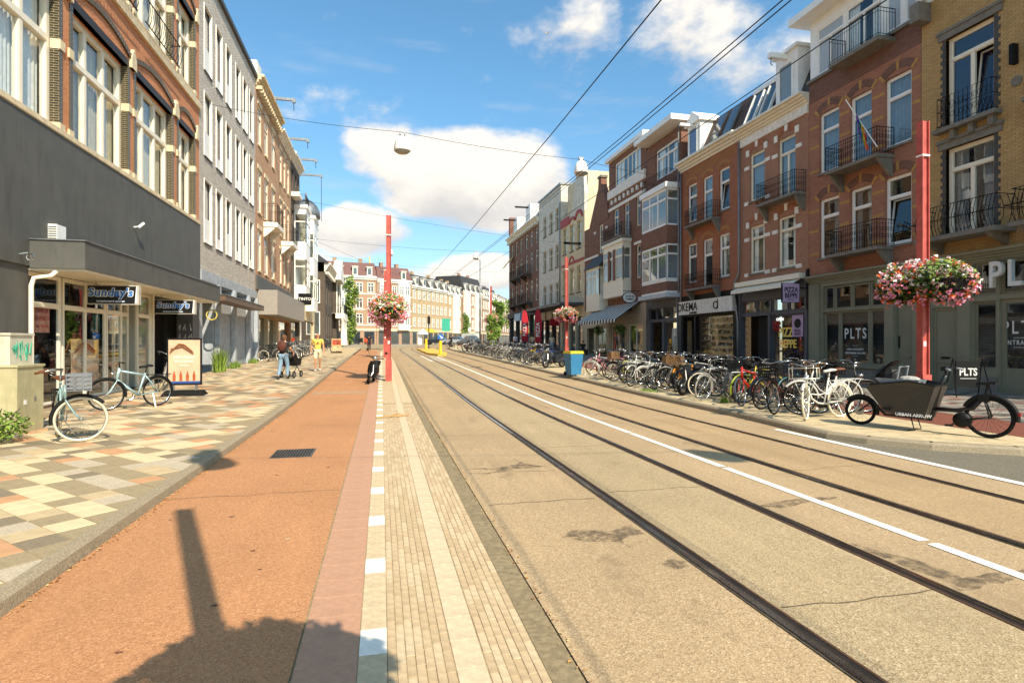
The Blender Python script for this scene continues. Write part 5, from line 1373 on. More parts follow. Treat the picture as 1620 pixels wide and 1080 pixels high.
mb = MB(); mb.add([b.p(45.0, 0, 9.3), b.p(48.6, 0, 9.3), b.p(48.7, .95, 8.15), b.p(44.9, .95, 8.15), b.p(44.9, 0, 8.15), b.p(48.7, 0, 8.15)], [(0, 1, 2, 3), (0, 3, 4), (1, 2, 5), (2, 3, 4, 5)]); mb.build('slate_hood', SLATE, b.root)
b.wall(LINEN, 0, 4.6, holes=[(45.6, 48, .8, 3.0), (48.5, 50.3, .6, 3.0)], name='shopfront', ends=False); b.window(45.6, 48, .8, 3.0, d=-.1, fr=.08, tr=0, lo=2, mat=CREAM, hole=False); b.rooms(.3, 4.4, d=-2)

# ---- cream house with red scrollwork
b = Bld('cream_gable_house', 'cream plastered house with red scroll ornaments and bell gable', 'building', 'R', 50.92, 58.2)
REDO = M('red_ornament', 'A8382E', .6, var=.1)
for s0, s1 in ((56.2, 57.6), (53.95, 55.35), (51.85, 53.2)):
    for z0, z1 in ((6.6, 9.2), (10.85, 13.55)): b.window(s0 + .1, s1 - .1, z0, z1, d=-.12, fr=.10, mat=M('ochre_frame', 'D2BC7E', .5), tr=.33, curtain=(2, 'full'), sill=GRST)
b.wall(PLASTER_C, 0, 14.2, holes=b.holes + [(51.3, 57.8, .7, 4.2)]); b.rooms(.5, 14, d=-1.3)
mb = MB(); mb.prism([(51.0, 14.2), (55.2, 14.2), (54.6, 15.0), (54.2, 16.2), (53.7, 17.6), (53.2, 18.3), (51.8, 18.3), (51.2, 17.8), (50.95, 16)], lambda s, z, d: b.p(s, d, z), -.35, .0); mb.build('bell_gable', PLASTER_W, b.root)
b.part('attic_body', PLASTER_C, 50.96, 57.0, -9.4, -.36, 14.2, 18.0); b.part('gable_top', STONE_W, 51.6, 53.3, -.4, .12, 18.3, 18.6); b.window(51.9, 52.9, 15.0, 16.8, d=.03, fr=.1, mat=CREAM, tr=.33, hole=False, gl=GLASSD)
mb = MB()
for k in range(5): mb.prism([(55.4 + .0 * k, 13.75), (58.1, 13.75), (58.1, 14.6 - .0 * k), (55.4, 14.6)], lambda s, z, d: b.p(s, d, z), .0, .09) if k == 0 else None
mb.build('red_panel', REDO, b.root); b.arch(51.6, 53.4, 13.75, .55, .32, 0, .09, REDO, 'red_arch'); b.arch(53.5, 55.3, 13.75, .3, .25, 0, .09, REDO, 'red_arch'); b.multi('red_band', REDO, [(51.0, 57.9, 0, .05, 9.55, 9.8)]); b.arch(54.0, 55.3, 9.75, .45, .2, 0, .07, REDO, 'red_arch')
b.part('shop_glass', GLASSD, 51.4, 57.7, -.2, -.19, .8, 4.1); b.multi('shop_pillar', LINEN, [(s, s + .25, -.25, .05, .6, 4.2) for s in (51.2, 53.2, 55.4, 57.6)])
b.part('hoist_beam', IRON, 51.9, 52.1, -.5, 1.7, 11.1, 11.3)
# ---- white house
b = Bld('white_plaster_house', 'tall plain white plastered house with nine gridded windows', 'building', 'R', 58.22, 66.9)
for s0, s1 in ((63.6, 65.2), (61.1, 62.7), (58.8, 60.35)):
    for z0, z1 in ((5.9, 8.25), (9.9, 12.35), (14.0, 16.35)): b.window(s0 + .15, s1 - .15, z0, z1, d=-.12, fr=.10, mat=LINEN, tr=.36, lo=2, top=2, sill=GRST, gl=GLASSD)
b.wall(PLASTER_W, 0, 18.6, holes=b.holes + [(58.6, 66.4, .8, 4.3)]); b.rooms(.5, 18.2, d=-1.3); b.part('coping', ZINC, 58.1, 67.0, -9.5, .12, 18.6, 18.8); b.pipe([(58.35, .1, 18), (58.35, .1, 5.6)], .06, ZINC)
b.part('shop_canopy', DKGREY, 51.2, 66.7, .02, 2.3, 5.25, 5.5); b.multi('canopy_rib', ZINC, [(52 + k * 1.0, 52.06 + k * 1.0, .05, 2.3, 5.2, 5.25) for k in range(15)]); b.part('shop_glass', GLASSD, 58.7, 66.3, -.2, -.19, .9, 4.2); b.multi('window_box', M('geranium_box', '5A3A30', .8), [(s, s + 1.2, 0, .22, 5.75, 5.95) for s in (58.95, 61.3, 63.8)])
b.multi('shop_pillar', M('brown_pillar', '5A4A40', .7), [(s, s + .3, -.25, .05, .7, 5.2) for s in (58.5, 61.2, 63.8, 66.3)])
# ---- brown corner house
b = Bld('brown_corner_house', 'dark brown brick corner house with cream cornice and stacked balconies', 'building', 'R', 66.92, 83.6)
for s0, s1 in ((67.6, 68.8), (70.0, 71.3), (72.4, 73.7), (75.5, 76.8), (78.2, 79.5), (81, 82.2)):
    for z0, z1 in ((6.9, 9.6), (10.6, 13.2), (14.0, 15.9)): b.window(s0, s1, z0, z1, d=-.12, fr=.10, mat=CREAM, tr=.3)
b.wall(B_MAROON, 0, 16.4, holes=b.holes + [(67.5, 82.9, 1.3, 5.2)]); b.rooms(.8, 16.2, d=-1.3); b.cornice(66.9, 83.8, 16.4, 17.1, .6, CREAM, dentil=1.2)
b.balcony(70.0, 74.0, 6.8, 1.0, 1.1, slab=GRST, style='plain'); b.balcony(76, 80, 6.8, 1.0, 1.1, slab=GRST, style='plain'); b.balcony(70.6, 73.5, 10.5, 1.0, 1.1, slab=GRST, style='plain'); b.balcony(76.3, 79.3, 10.5, 1.0, 1.1, slab=GRST, style='plain')
mansard(b, 67, 83.5, 17.1, 20, 2.0); b.part('dormer', WHITE, 71, 73.2, -1.8, .05, 17.1, 19.6); b.part('dormer', WHITE, 78.2, 80.4, -1.8, .05, 17.1, 19.4); b.part('gable_end', B_MAROON, 82.9, 83.58, -9, .05, 16.4, 20.3)
for s, z in ((72.1, 18.6), (79.2, 18.4)): b.part('hoist_beam', IRON, s - .08, s + .08, -.5, 1.8, z + .6, z + .8)
mb = MB(); mb.add([b.p(80.2, .02, 14.2), b.p(82.0, .02, 14.2), b.p(82.0, 1.5, 12.4), b.p(80.2, 1.5, 12.4)], [(0, 1, 2, 3)]); mb.build('yellow_sunblind', M('sunblind', 'D9A93E', .8), b.root)
b.part('shop_glass', GLASSD, 67.6, 82.8, -.2, -.19, 1.4, 5.1); b.multi('shop_pillar', GRST, [(s, s + .4, -.25, .08, .9, 5.2) for s in (67.4, 71, 74.8, 78.6, 82.4)]); b.part('shop_fascia', GRST, 67, 83.4, .0, .3, 5.2, 5.9); b.part('lightbox', M('sign_sky', 'A8C4D8', .5), 74, 77.2, .3, .7, 4.6, 5.6)
# ================================================================== FAR SIDE OF THE JUNCTION
def far_house(name, label, A, Bp, eave, wall, rows, cols, roof=None, ridge=3.0, bays=(), band=None, shop=None, trim=STONE_W, win=(1.1, 2.0)):
    L = sqrt((Bp[0] - A[0]) ** 2 + (Bp[1] - A[1]) ** 2); rz = atan2(Bp[1] - A[1], Bp[0] - A[0]); z0 = 1.1
    t = thing(name, label, 'building', (A[0], A[1], z0), rz)
    MB().box(0, L, 0, 11, 0, eave - z0).build('wall', wall, t)
    mb = MB(); mb.box(-.05, L + .05, -.45, .02, eave - z0 - .1, eave - z0 + .35); mb.box(-.02, L + .02, -.22, .02, eave - z0 - .5, eave - z0 - .1); mb.build('cornice', trim, t)
    if roof:
        mb = MB(); h = eave - z0 + .35; mb.add([(0, -.3, h), (L, -.3, h), (L, 11, h), (0, 11, h), (.3, 1.2, h + ridge), (L - .3, 1.2, h + ridge), (L - .3, 9, h + ridge), (.3, 9, h + ridge)], [(0, 1, 5, 4), (1, 2, 6, 5), (2, 3, 7, 6), (3, 0, 4, 7), (4, 5, 6, 7)])
        mb.build('roof', roof, t)
        n = max(2, int(L / 3.2))
        for k in range(n):
            x = L * (k + .5) / n; d = MB().box(x - .6, x + .6, -.35, 1.4, h, h + 2.0).build('dormer', trim, t)
            MB().box(x - .38, x + .38, -.40, -.36, h + .35, h + 1.75).build('pane', GLASSD, d)
            MB().box(x - .75, x + .75, -.5, 1.5, h + 2.0, h + 2.15).build('dormer_hood', trim, d)
        for k in range(2): MB().box(L * (.3 + .45 * k) - .4, L * (.3 + .45 * k) + .4, 3, 3.8, h + ridge, h + ridge + 1.2).build('chimney', wall, t)
    ww, wh = win
    wm = cached(('farwin', ww, wh), lambda: (lambda m: (m.box(-ww / 2, ww / 2, -.10, 0, 0, .12), m.box(-ww / 2, ww / 2, -.10, 0, wh - .12, wh), m.box(-ww / 2, -ww / 2 + .13, -.10, 0, .12, wh - .12), m.box(ww / 2 - .13, ww / 2, -.10, 0, .12, wh - .12), m.box(-.06, .06, -.08, 0, .12, wh - .12), m.box(-ww / 2 + .13, ww / 2 - .13, -.085, 0, wh * .66, wh * .66 + .1), m.mesh('window'))[-1])(MB()))
    pm = cached(('farpane', ww, wh), lambda: (lambda m: (m.quad((-ww / 2 + .1, -.03, .1), (ww / 2 - .1, -.03, .1), (ww / 2 - .1, -.03, wh - .1), (-ww / 2 + .1, -.03, wh - .1)), m.mesh('pane'))[-1])(MB()))
    for z in rows:
        for c in range(cols):
            x = L * (c + .5) / cols
            if any(a < x < e for a, e in bays): continue
            o = add('window', wm, t, (x, 0, z - wh / 2 - z0), (0, 0, 0), WHITE); add('pane', pm, o, (0, 0, 0), (0, 0, 0), GLASSD)
        if band: MB().box(0, L, -.06, .01, z - wh / 2 - z0 - .42, z - wh / 2 - z0 - .16).build('band', trim, t)
    for (a, e) in bays:
        o = MB().box(a, e, -.9, 0, rows[-1] - wh / 2 - z0 - 1.2, rows[0] + wh / 2 - z0 + .7).build('bay', trim, t)
        for z in rows:
            for k in range(2):
                x = a + (e - a) * (k + .5) / 2; q = add('bay_window', wm, t, (x, -.9, z - wh / 2 - z0), (0, 0, 0), WHITE); add('pane', pm, q, (0, 0, 0), (0, 0, 0), GLASSD)
    n = max(2, int(L / 2.6))
    for k in range(n):
        x = L * (k + .5) / n; o = MB().box(x - L / n * .36, x + L / n * .36, -.05, .02, .15, 3.1).build('shop_window', DKGREY, t); MB().box(x - L / n * .33, x + L / n * .33, -.07, -.055, .4, 2.9).build('pane', GLASSD, o)
    MB().box(0, L, -.14, .02, 3.2, 3.75).build('shop_fascia', shop or STONE_S, t)
    return t
far_house('mansard_corner_house', 'orange brick corner house with dark red tiled mansard behind junction', (-14, 134), (-1.2, 136), 16.6, B_FAR, (14.3, 10.7, 7.1), 5, TILE_R, 3.2, bays=((5.0, 7.6),), band=True, win=(1.5, 2.3))
far_house('white_tower_house', 'white trimmed corner house with stepped gable and bay windows', (-1.1, 136), (7.0, 140), 16.2, B_FARR, (13.9, 10.4, 6.9), 3, TILE_R, 3.0, bays=((.4, 3.0), (5.2, 8.2)), band=True, win=(1.2, 2.2))
far_house('ochre_terrace_house', 'long ochre brick terrace with three rows of white windows', (7.1, 140.2), (17.6, 156), 15.3, B_FARY, (13.4, 10.0, 6.6), 8, SLATE, 2.8, win=(1.2, 2.2))
far_house('ochre_end_house', 'ochre brick end house with projecting bays and grey roof', (17.8, 156.3), (22.6, 165), 15.0, B_FARY, (13.2, 9.9, 6.5), 4, SLATE, 2.8, bays=((3.4, 6.2),), win=(1.2, 2.2))
far_house('banded_corner_house', 'red and white banded corner house with steep slate roof', (23.2, 166), (31, 178), 16.6, B_FARR, (14.4, 10.8, 7.2), 5, SLATE, 4.4, bays=((.5, 3.6), (8.5, 11.6)), band=True, win=(1.2, 2.2))
far_house('banded_terrace_house', 'pale red terrace with white bands receding beyond corner house', (31.2, 178.3), (40, 198), 16.0, B_FARR, (13.9, 10.4, 6.9), 7, SLATE, 3.6, band=True, win=(1.2, 2.2))
far_house('distant_brick_house', 'distant red brown brick house at the far end', (40.2, 198.4), (50, 222), 15.5, B_FARR, (13.4, 10.0, 6.6), 6, TILE_R, 3.2, win=(1.2, 2.2))
far_house('orange_roofed_house', 'distant low house with bright orange roof behind trees', (52, 190), (66, 196), 9.2, B_FARY, (7.0,), 5, M('roof_orange', 'C96A2E', .7, var=.15), 3.4, win=(1.2, 2.0))
far_house('left_street_house', 'brick side street house beyond the villa', (-30, 122), (-15, 128), 13, B_FAR, (10.5, 7.0), 5, TILE_R, 3, win=(1.3, 2.2))
MB_s = MB(); MB_s.lathe([(.5, 0), (.42, 1.6), (.2, 1.8), (.14, 3.2), (.02, 4.0)], (0, 0, 0), 10)
sp = MB_s.build('yellow_spire', M('yellow_metal', 'D9B640', .5), None, True); sp.location = (-3.0, 150, 20.0); MB().box(-2.6, 2.6, -1.5, 1.5, -8.5, 0).build('roof_garden', M('garden_green', '6E7A3E', .9), sp)
tag(sp, 'small yellow spire rising behind the red mansard roof', 'spire')

# ================================================================== TREES AND PLANTS
LEAFM = [M('leaf_dark', '43581F', .7, var=.3, scale=2), M('leaf_mid', '5E7A2A', .7, var=.3, scale=2), M('leaf_light', '8FA444', .7, var=.25, scale=2)]
BARK = M('bark', '4E4234', .9, var=.25, bump=.4)
def leaves(mb, c, rad, n, size, rr, shell=.55):
    for _ in range(n):
        while True:
            v = Vector((rr.uniform(-1, 1), rr.uniform(-1, 1), rr.uniform(-1, 1)))
            if .05 < v.length < 1: break
        v = v.normalized() * (shell + (1 - shell) * rr.random() ** .6)
        p = Vector((c[0] + v.x * rad[0], c[1] + v.y * rad[1], c[2] + v.z * rad[2]))
        s = size * rr.uniform(.6, 1.3); a = Vector((rr.gauss(0, 1), rr.gauss(0, 1), rr.gauss(0, .7))).normalized(); q = a.orthogonal().normalized() * (s * .55); a = a * s
        mb.cur = rr.choices((0, 1, 2), (3, 4, 3))[0]
        mb.add([tuple(p - a), tuple(p + q), tuple(p + a), tuple(p - q)], [(0, 1, 2, 3)])
def tree(name, label, loc, H, rad, seed, n=2600, size=.2, clumps=14, trunk=.18, zlow=.35):
    rr = random.Random(seed); t = thing(name, label, 'tree', loc)
    mb = MB(); top = (rr.uniform(-.2, .2), rr.uniform(-.2, .2), H * .8); mb.pipe([(0, 0, 0), (.05, .03, H * .25), (top[0] * .5, top[1] * .5, H * .5), top], trunk, 8, rs=[trunk * 1.25, trunk, trunk * .7, trunk * .2])
    cs = []
    for k in range(clumps):
        a = rr.uniform(0, 2 * pi); r = rr.uniform(.15, .75); z = H * (zlow + (1 - zlow) * (k + .5) / clumps * .92); f = sin(pi * min(1, (z / H - zlow) / (1 - zlow) * .9 + .08)) * .6 + .4
        c = (rad[0] * r * cos(a) * f, rad[1] * r * sin(a) * f, z); cs.append(c)
        mb.pipe([(top[0] * .4, top[1] * .4, max(H * .2, z - H * .22)), ((c[0]) * .6, c[1] * .6, z - H * .06), c], trunk * .3, 5, rs=[trunk * .4, trunk * .25, trunk * .08])
    mb.build('trunk', BARK, t, True)
    mb = MB()
    for c in cs:
        q = rr.uniform(.32, .5); leaves(mb, c, (rad[0] * q, rad[1] * q, H * rr.uniform(.09, .15)), n // clumps, size, rr, .3)
    mb.build('crown', LEAFM, t)
    return t
tree('tree', 'leafy green tree rising behind the villa roof', (-13, 92, 1.2), 17.8, (3.8, 3.8), 21, 2600, .24, 16, .3, .45)
tree('slender_tree', 'slender ivy clad tree beside villa portico at the corner', (-4.9, 92, 1.25), 11.0, (1.5, 1.5), 5, 2600, .20, 18, .12, .12)
tree('street_tree', 'dark green street tree at the end of the bicycle row', (11.2, 58, .73), 3.9, (.75, .75), 8, 1800, .12, 14, .1, .12)
tree('street_tree', 'broad light green tree behind flower basket at far right', (22.7, 112, 1.25), 9.0, (1.9, 1.9), 14, 2600, .28, 16, .2, .2)
tree('street_tree', 'green tree in front of distant orange roofed house', (32, 132, 1.25), 10.5, (5, 4), 17, 2400, .3, 16, .22, .2)
tree('street_tree', 'small pale tree in front of far banded corner house', (20.5, 140, 1.25), 7.5, (1.6, 1.6), 19, 1200, .22, 10, .1, .3)
def shrub(name, label, cat, loc, rad, n, size, seed, mats=None, blades=False, kindv=None):
    rr = random.Random(seed); t = thing(name, label, cat, loc)
    mb = MB()
    if blades:
        for _ in range(n):
            x, y = rr.gauss(0, rad[0] * .5), rr.gauss(0, rad[1] * .5); h = rad[2] * rr.uniform(.35, 1); a = rr.uniform(0, 6.3); w = size * rr.uniform(.5, 1); lx, ly = rr.gauss(0, .2) * h, rr.gauss(0, .2) * h
            mb.cur = rr.choices((0, 1, 2), (2, 4, 4))[0]
            mb.add([(x - w * cos(a), y - w * sin(a), 0), (x + w * cos(a), y + w * sin(a), 0), (x + lx * .5 + w * .6 * cos(a), y + ly * .5 + w * .6 * sin(a), h * .6), (x + lx, y + ly, h), (x + lx * .5 - w * .6 * cos(a), y + ly * .5 - w * .6 * sin(a), h * .6)], [(0, 1, 2, 4), (4, 2, 3)])
    st = MB()
    for k in range(7):
        a = k * .9; st.pipe([(0, 0, 0), (rad[0] * .4 * cos(a), rad[1] * .4 * sin(a), rad[2] * .6), (rad[0] * .7 * cos(a), rad[1] * .7 * sin(a), rad[2] * 1.1)], .006, 4)
    st.build('stems', BARK, t)
    leaves(mb, (0, 0, rad[2] * .55), (rad[0], rad[1], rad[2] * .55), n, size, rr, .25)
    mb.build('foliage', mats or LEAFM, t)
    return t
shrub('shrub', 'low green shrub at the foot of the utility cabinet', 'shrub', (-6.05, 10.65, PAV), (.5, .6, .46), 1200, .032, 3)
shrub('weed_clump', 'tall bushy weeds growing beside the pale block entrance', 'weeds', (-7.3, 28.6, gz(28.6) + PAV), (.22, .5, 1.15), 420, .022, 4, blades=True)
shrub('weed_clump', 'low grassy weeds at the foot of the second concrete pillar', 'weeds', (-7.35, 31.5, gz(31) + PAV), (.2, .8, .38), 300, .02, 6, blades=True)
shrub('weed_clump', 'small tuft of weeds nearest to grey shop canopy', 'weeds', (-7.4, 36.2, gz(36) + PAV), (.2, .6, .3), 200, .02, 7, blades=True)
shrub('weed_clump', 'grass tuft growing around the nearest bicycle rack post', 'weeds', (8.75, 13.3, gz(13.3) + PAV), (.13, .13, .2), 90, .014, 9, blades=True)
shrub('weed_clump', 'flat patch of grass at the right kerb edge', 'weeds', (8.35, 16.8, gz(16.8) + PAV), (.25, .5, .05), 260, .018, 12, blades=True)
for i, (y, x) in enumerate(((40.3, 17.6), (44.6, 17.6))):
    shrub('hanging_plant', ('hanging green plant under the near end' if i == 0 else 'hanging green plant under the far end') + ' of striped awning', 'plant', (x, y, 2.25), (.5, .5, .8), 700, .06, 30 + i)

# ================================================================== RED POLES AND FLOWER BASKETS
PETAL = [M('petal_pink', 'E88CAA', .7, var=.15), M('petal_rose', 'F2B8C6', .7, var=.12), M('petal_orange', 'F0743A', .7, var=.15), M('petal_white', 'F4EEE2', .7, var=.06), M('petal_coral', 'E4604C', .7, var=.15)]
def red_pole(label, x, y, H=6.7, slim=False):
    z = gz(y) + (PAV if x > 5 else 0)
    t = thing('red_pole', label, 'pole', (x, y, z), 0, 'red steel poles along the street')
    if slim: t.scale = (.72, .72, 1)
    mb = MB(); mb.box(-.10, -.075, -.08, .08, 0, H); mb.box(.075, .10, -.08, .08, 0, H); mb.box(-.075, .075, -.035, .035, 0, H); mb.build('shaft', REDPOLE, t)
    MB().box(-.125, .125, -.11, .11, 0, .85).build('base_sleeve', REDPOLE, t)
    mb = MB(); mb.box(-.105, .105, -.085, .085, H - .82, H - .78); mb.build('clamp', WHITE, t)
    MB().box(-.03, .04, -.045, -.035, 1.5, 1.62).build('sticker', WHITE, t)
    return t
def basket(label, x, y, zc=2.95, seed=0, n=420, rad=(.64, .93, .47), leafn=1500):
    rr = random.Random(seed); z = gz(y) + (PAV if x > 5 else 0) + zc
    t = thing('flower_basket', label, 'flower basket', (x, y, z), 0, 'flower baskets on red poles')
    mb = MB(); mb.lathe([(.2, -.35), (.45, -.25), (.52, .0)], (0, -.55, 0), 12); mb.lathe([(.2, -.35), (.45, -.25), (.52, .0)], (0, .55, 0), 12); mb.build('tub', BLKPL, t)
    mb = MB()
    for c in ((0, -.5, 0), (0, .5, 0)): leaves(mb, c, (rad[0] * 1.02, rad[1] * .62, rad[2] * 1.04), leafn // 2, .055, rr, .6)
    mb.build('foliage', [LEAFM[0], LEAFM[1], LEAFM[2]], t)
    mb = MB()
    for k in range(n):
        a = rr.uniform(0, 2 * pi); e = math.asin(rr.uniform(-.85, 1)); r = rr.uniform(.96, 1.14)
        r *= 1 + .10 * sin(3 * a + seed) + .08 * sin(7 * a + 4 * e + seed) + (.12 * rr.random() if e < -.3 else 0)
        p = (rad[0] * r * cos(e) * cos(a), rad[1] * r * cos(e) * sin(a), rad[2] * r * sin(e) - (.10 if e < 0 else 0) * rr.random())
        s = rr.uniform(.03, .055); mb.cur = (rr.choice((0, 0, 1, 1, 2)) if e < -.15 else rr.choices(range(5), (1, 3, 4, 6, 1))[0])
        for j in range(5):                                       # umbel of small petals
            o = Vector((rr.gauss(0, .55), rr.gauss(0, .55), rr.gauss(0, .45))) * s; q = Vector(p) + o; u = Vector((rr.gauss(0, 1), rr.gauss(0, 1), rr.gauss(0, 1))).normalized(); w_ = u.orthogonal().normalized() * s * .75; v2 = u.cross(w_)
            mb.add([tuple(q - w_ * .9), tuple(q + v2 * .9), tuple(q + w_ * .9), tuple(q - v2 * .9)], [(0, 1, 2, 3)])
    mb.build('flowers', PETAL, t)
    return t
LP = [('red steel pole standing beside the camera', .38, -.15), ('red steel pole with parked black scooter leaning beside it', .27, 23.6), ('second red pole along the brick median', .25, 45.0), ('third red pole along the brick median', .3, 66.0)]
for i, (l, x, y) in enumerate(LP):
    red_pole(l, x, y, slim=(i == 0))
    basket(['flower basket on the pole beside the camera', 'flower basket above the parked black scooter', 'flower basket on second median pole', 'flower basket on third median pole'][i], x, y, 2.92 if i else 2.78, 40 + i, [420, 800, 380, 180][i], leafn=[3000, 1500, 600, 300][i], rad=(.70, 1.05, .55) if i else (.66, .82, .46))
red_pole('red steel pole behind the black cargo bike', 12.22, 10.72); basket('large orange pink and white flower basket above the cargo bike', 12.22, 10.72, 2.98, 50, 820, leafn=3600)
red_pole('red steel pole behind the blue bin', 12.05, 36.3, 6.9); basket('flower basket in front of striped awning', 12.05, 36.3, 3.05, 51, 800, leafn=1500)
red_pole('red steel pole at the far right bicycle row', 11.6, 61.0, 6.9); basket('flower basket at the far right bicycle row', 11.6, 61.0, 3.4, 52, 480, leafn=900)

# ================================================================== OVERHEAD WIRES AND STREET LAMPS
WIRE = M('wire_black', '1A1A1A', .5, .3)
def wire(label, pts, r=.012, grp='overhead tram wires'):
    mb = MB(); mb.pipe(pts, r, 5); o = mb.build('overhead_wire', WIRE); o.location = (0, 0, 0)
    return tag(o, label, 'wire', grp)
ys = [-12, 0, 10, 20, 30, 40, 50, 60, 70, 80, 90]
wire('left contact wire above near tram track', [(3.09 + cx(y), y, 5.6 + gz(y) * .8) for y in ys], .009)
wire('upper thick feeder wire left of pair', [(4.47 + cx(y), y, 5.63 + gz(y) * .8) for y in ys], .008)
wire('second strand running along the feeder wire', [(4.53 + cx(y), y, 5.60 + gz(y) * .8) for y in ys], .008)
wire('right contact wire above far tram track', [(5.9 + cx(y), y, 5.82 + gz(y) * .8) for y in ys], .008)
def sag(A, B_, s, n=10): return [tuple(Vector(A) + (Vector(B_) - Vector(A)) * (k / n) - Vector((0, 0, s * 4 * (k / n) * (1 - k / n)))) for k in range(n + 1)]
G2 = 'span wires across the street'
wire('span wire from pale block to near lamp', sag((LX, 27.8, 12.4), (.75, 21.8, 9.62), .15), .009, G2)
wire('span wire between the two near lamps', sag((.75, 21.8, 9.62), (8.4, 23.3, 9.6), .1), .009, G2)
wire('span wire from right near lamp to rust brick house', sag((8.4, 23.3, 9.6), (18.7, 32.9, 12.3), .2), .009, G2)
wire('span wire beside the camera left', sag((LX, 2, 12.2), (.9, -.25, 9.62), .15), .009, G2); wire('span wire beside the camera right', sag((.9, -.25, 9.62), (8.2, -1.35, 9.6), .1), .009, G2)
wire('span wire crossing above second pole', sag((LX, 46.5, 13.0), (18.7, 45, 9.6), .35), .009, G2)
wire('span wire carrying the far lamps', sag((LX, 54, 11.2), (18.7, 56, 11.0), .5), .010, G2)
wire('thin span wire over the junction', sag((LX, 70, 12), (18.7, 74, 11), .5), .009, G2)
wire('low steadying wire from pale block', sag((LX, 27.9, 8.6), (3.0, 44, 6.2), .2), .006, G2)
def lamp(label, x, y, z):
    t = thing('street_lamp', label, 'street lamp', (x, y, z), 0, 'street lamps hung over the road')
    mb = MB(); mb.lathe([(.05, .66), (.07, .54), (.17, .50), (.25, .38), (.295, .20), (.31, .04), (.31, 0)], (0, 0, 0), 18); mb.build('shade', M('lamp_white', 'F0EEE8', .45, var=.05), t, True)
    mb = MB(); mb.lathe([(.27, -.002), (.22, -.07), (.1, -.11), (.01, -.12)], (0, 0, 0), 18); mb.build('diffuser', M('lamp_glass', 'A8A498', .3), t, True)
    MB().box(-.12, .12, -.05, .05, .60, .70).build('clamp', ZINC, t)
lamp('white bell street lamp hung over median, nearest in view', .75, 21.8, 8.9); lamp('white bell street lamp hung in front of cream gable house', 8.4, 23.3, 9.0)
lamp('white bell street lamp above the camera on the left', .9, -.25, 9.02); lamp('white bell street lamp above the camera on the right', 8.2, -1.35, 9.0)
lamp('far white street lamp behind red pole top', .75, 54.3, 9.85); lamp('far white street lamp over the right track', 9.0, 55.2, 9.9)
for lab, x, y, H, m, arm in (('dark grey tram pole at end of bicycle row', 11.0, 64.5, 10.3, ZINC, 0), ('white lamp post with short arm at bicycle row end', 12.4, 66, 8.4, WHITE, 1)):
    t = thing('lamp_post', lab, 'lamp post', (x, y, gz(y))); MB().pipe([(0, 0, 0), (0, 0, H)], .09, 8, rs=[.12, .06]).build('post', m, t, True)
    MB().pipe([(0, 0, H - .1), (-1.6 if arm else -.4, 0, H)], .035, 6).build('arm', m, t)
# seagull
mb = MB(); mb.ball((0, 0, 0), .1, 8, 5, 2.0, .8, .7); mb.add([(.1, 0, .03), (-.1, 0, .03), (-.25, .6, .16), (.05, .35, .14), (.1, 0, .0), (-.1, 0, .0), (-.25, -.6, .12), (.05, -.35, .12)], [(0, 1, 2, 3), (4, 5, 6, 7)])
g = mb.build('gull', WHITE); g.location = (22, 75, 44); g.rotation_euler = (.3, .2, .8); tag(g, 'small white gull flying high in the blue sky', 'bird')
# ================================================================== BICYCLES
WR = .34
def wheel_mesh(R=WR, spokes=18):
    mb = MB(); mb.torus(R - .032, .012, n=30, k=6); mb.lathe([(.012, -.05), (.025, -.045), (.025, .045), (.012, .05)], (0, 0, 0), 8, 'y')
    for i in range(spokes):
        a = 2 * pi * i / spokes; y = .03 if i % 2 else -.03
        mb.pipe([(.024 * cos(a + .8), y, .024 * sin(a + .8)), ((R - .035) * cos(a), 0, (R - .035) * sin(a))], .0022, 3, False)
    return mb.mesh('wheel', True)
def tyre_mesh(R=WR, r=.019): return MB().torus(R - r, r, n=32, k=7).mesh('tyre', True)
FRAMES = {}
def tubes(lst, n=7):
    mb = MB()
    for pts, r in lst: mb.pipe(pts, r, n)
    return mb.mesh('frame', True)
BBP = (-.10, 0, .29); RA = (-.54, 0, WR); HT = (.30, 0, .86); HB = (.35, 0, .66); ST = (-.27, 0, .80)
def stays(): return [([(-.54, s * .055, WR), (-.1, s * .03, .29)], .010) for s in (-1, 1)] + [([(-.54, s * .055, WR), (-.25, s * .02, .74)], .009) for s in (-1, 1)]
def frame_mesh(kindf):
    if kindf == 'step': L = [([HB, (.16, 0, .44), (.0, 0, .32), BBP], .018), ([(.33, 0, .76), (.12, 0, .52), (-.06, 0, .42), (-.17, 0, .47)], .015), ([BBP, ST], .016), ([HT, HB], .021)]
    elif kindf == 'swan': L = [([HB, (.22, 0, .40), (.06, 0, .31), BBP], .02), ([BBP, ST], .017), ([HT, HB], .022), ([(.30, 0, .50), (.02, 0, .47), (-.18, 0, .5)], .012)]
    elif kindf == 'thick': L = [([HB, BBP], .03), ([HT, (-.25, 0, .74)], .024), ([BBP, (-.26, 0, .78)], .022), ([(.29, 0, .92), HB], .03)]
    else: L = [([HB, BBP], .018), ([HT, (-.26, 0, .78)], .016), ([BBP, ST], .016), ([HT, HB], .02)]
    return tubes(L + stays())
def fork_mesh():
    L = [([(.35, s * .0, .66), (.36, s * .055, .63), (.47, s * .055, .42), (.54, s * .05, WR)], .011) for s in (-1, 1)] + [([(.35, 0, .66), (.29, 0, .92)], .014)]
    mb = MB()
    for p, r in L: mb.pipe([(q[0] - .35, q[1], q[2]) for q in p], r, 6)
    return mb.mesh('fork', True)
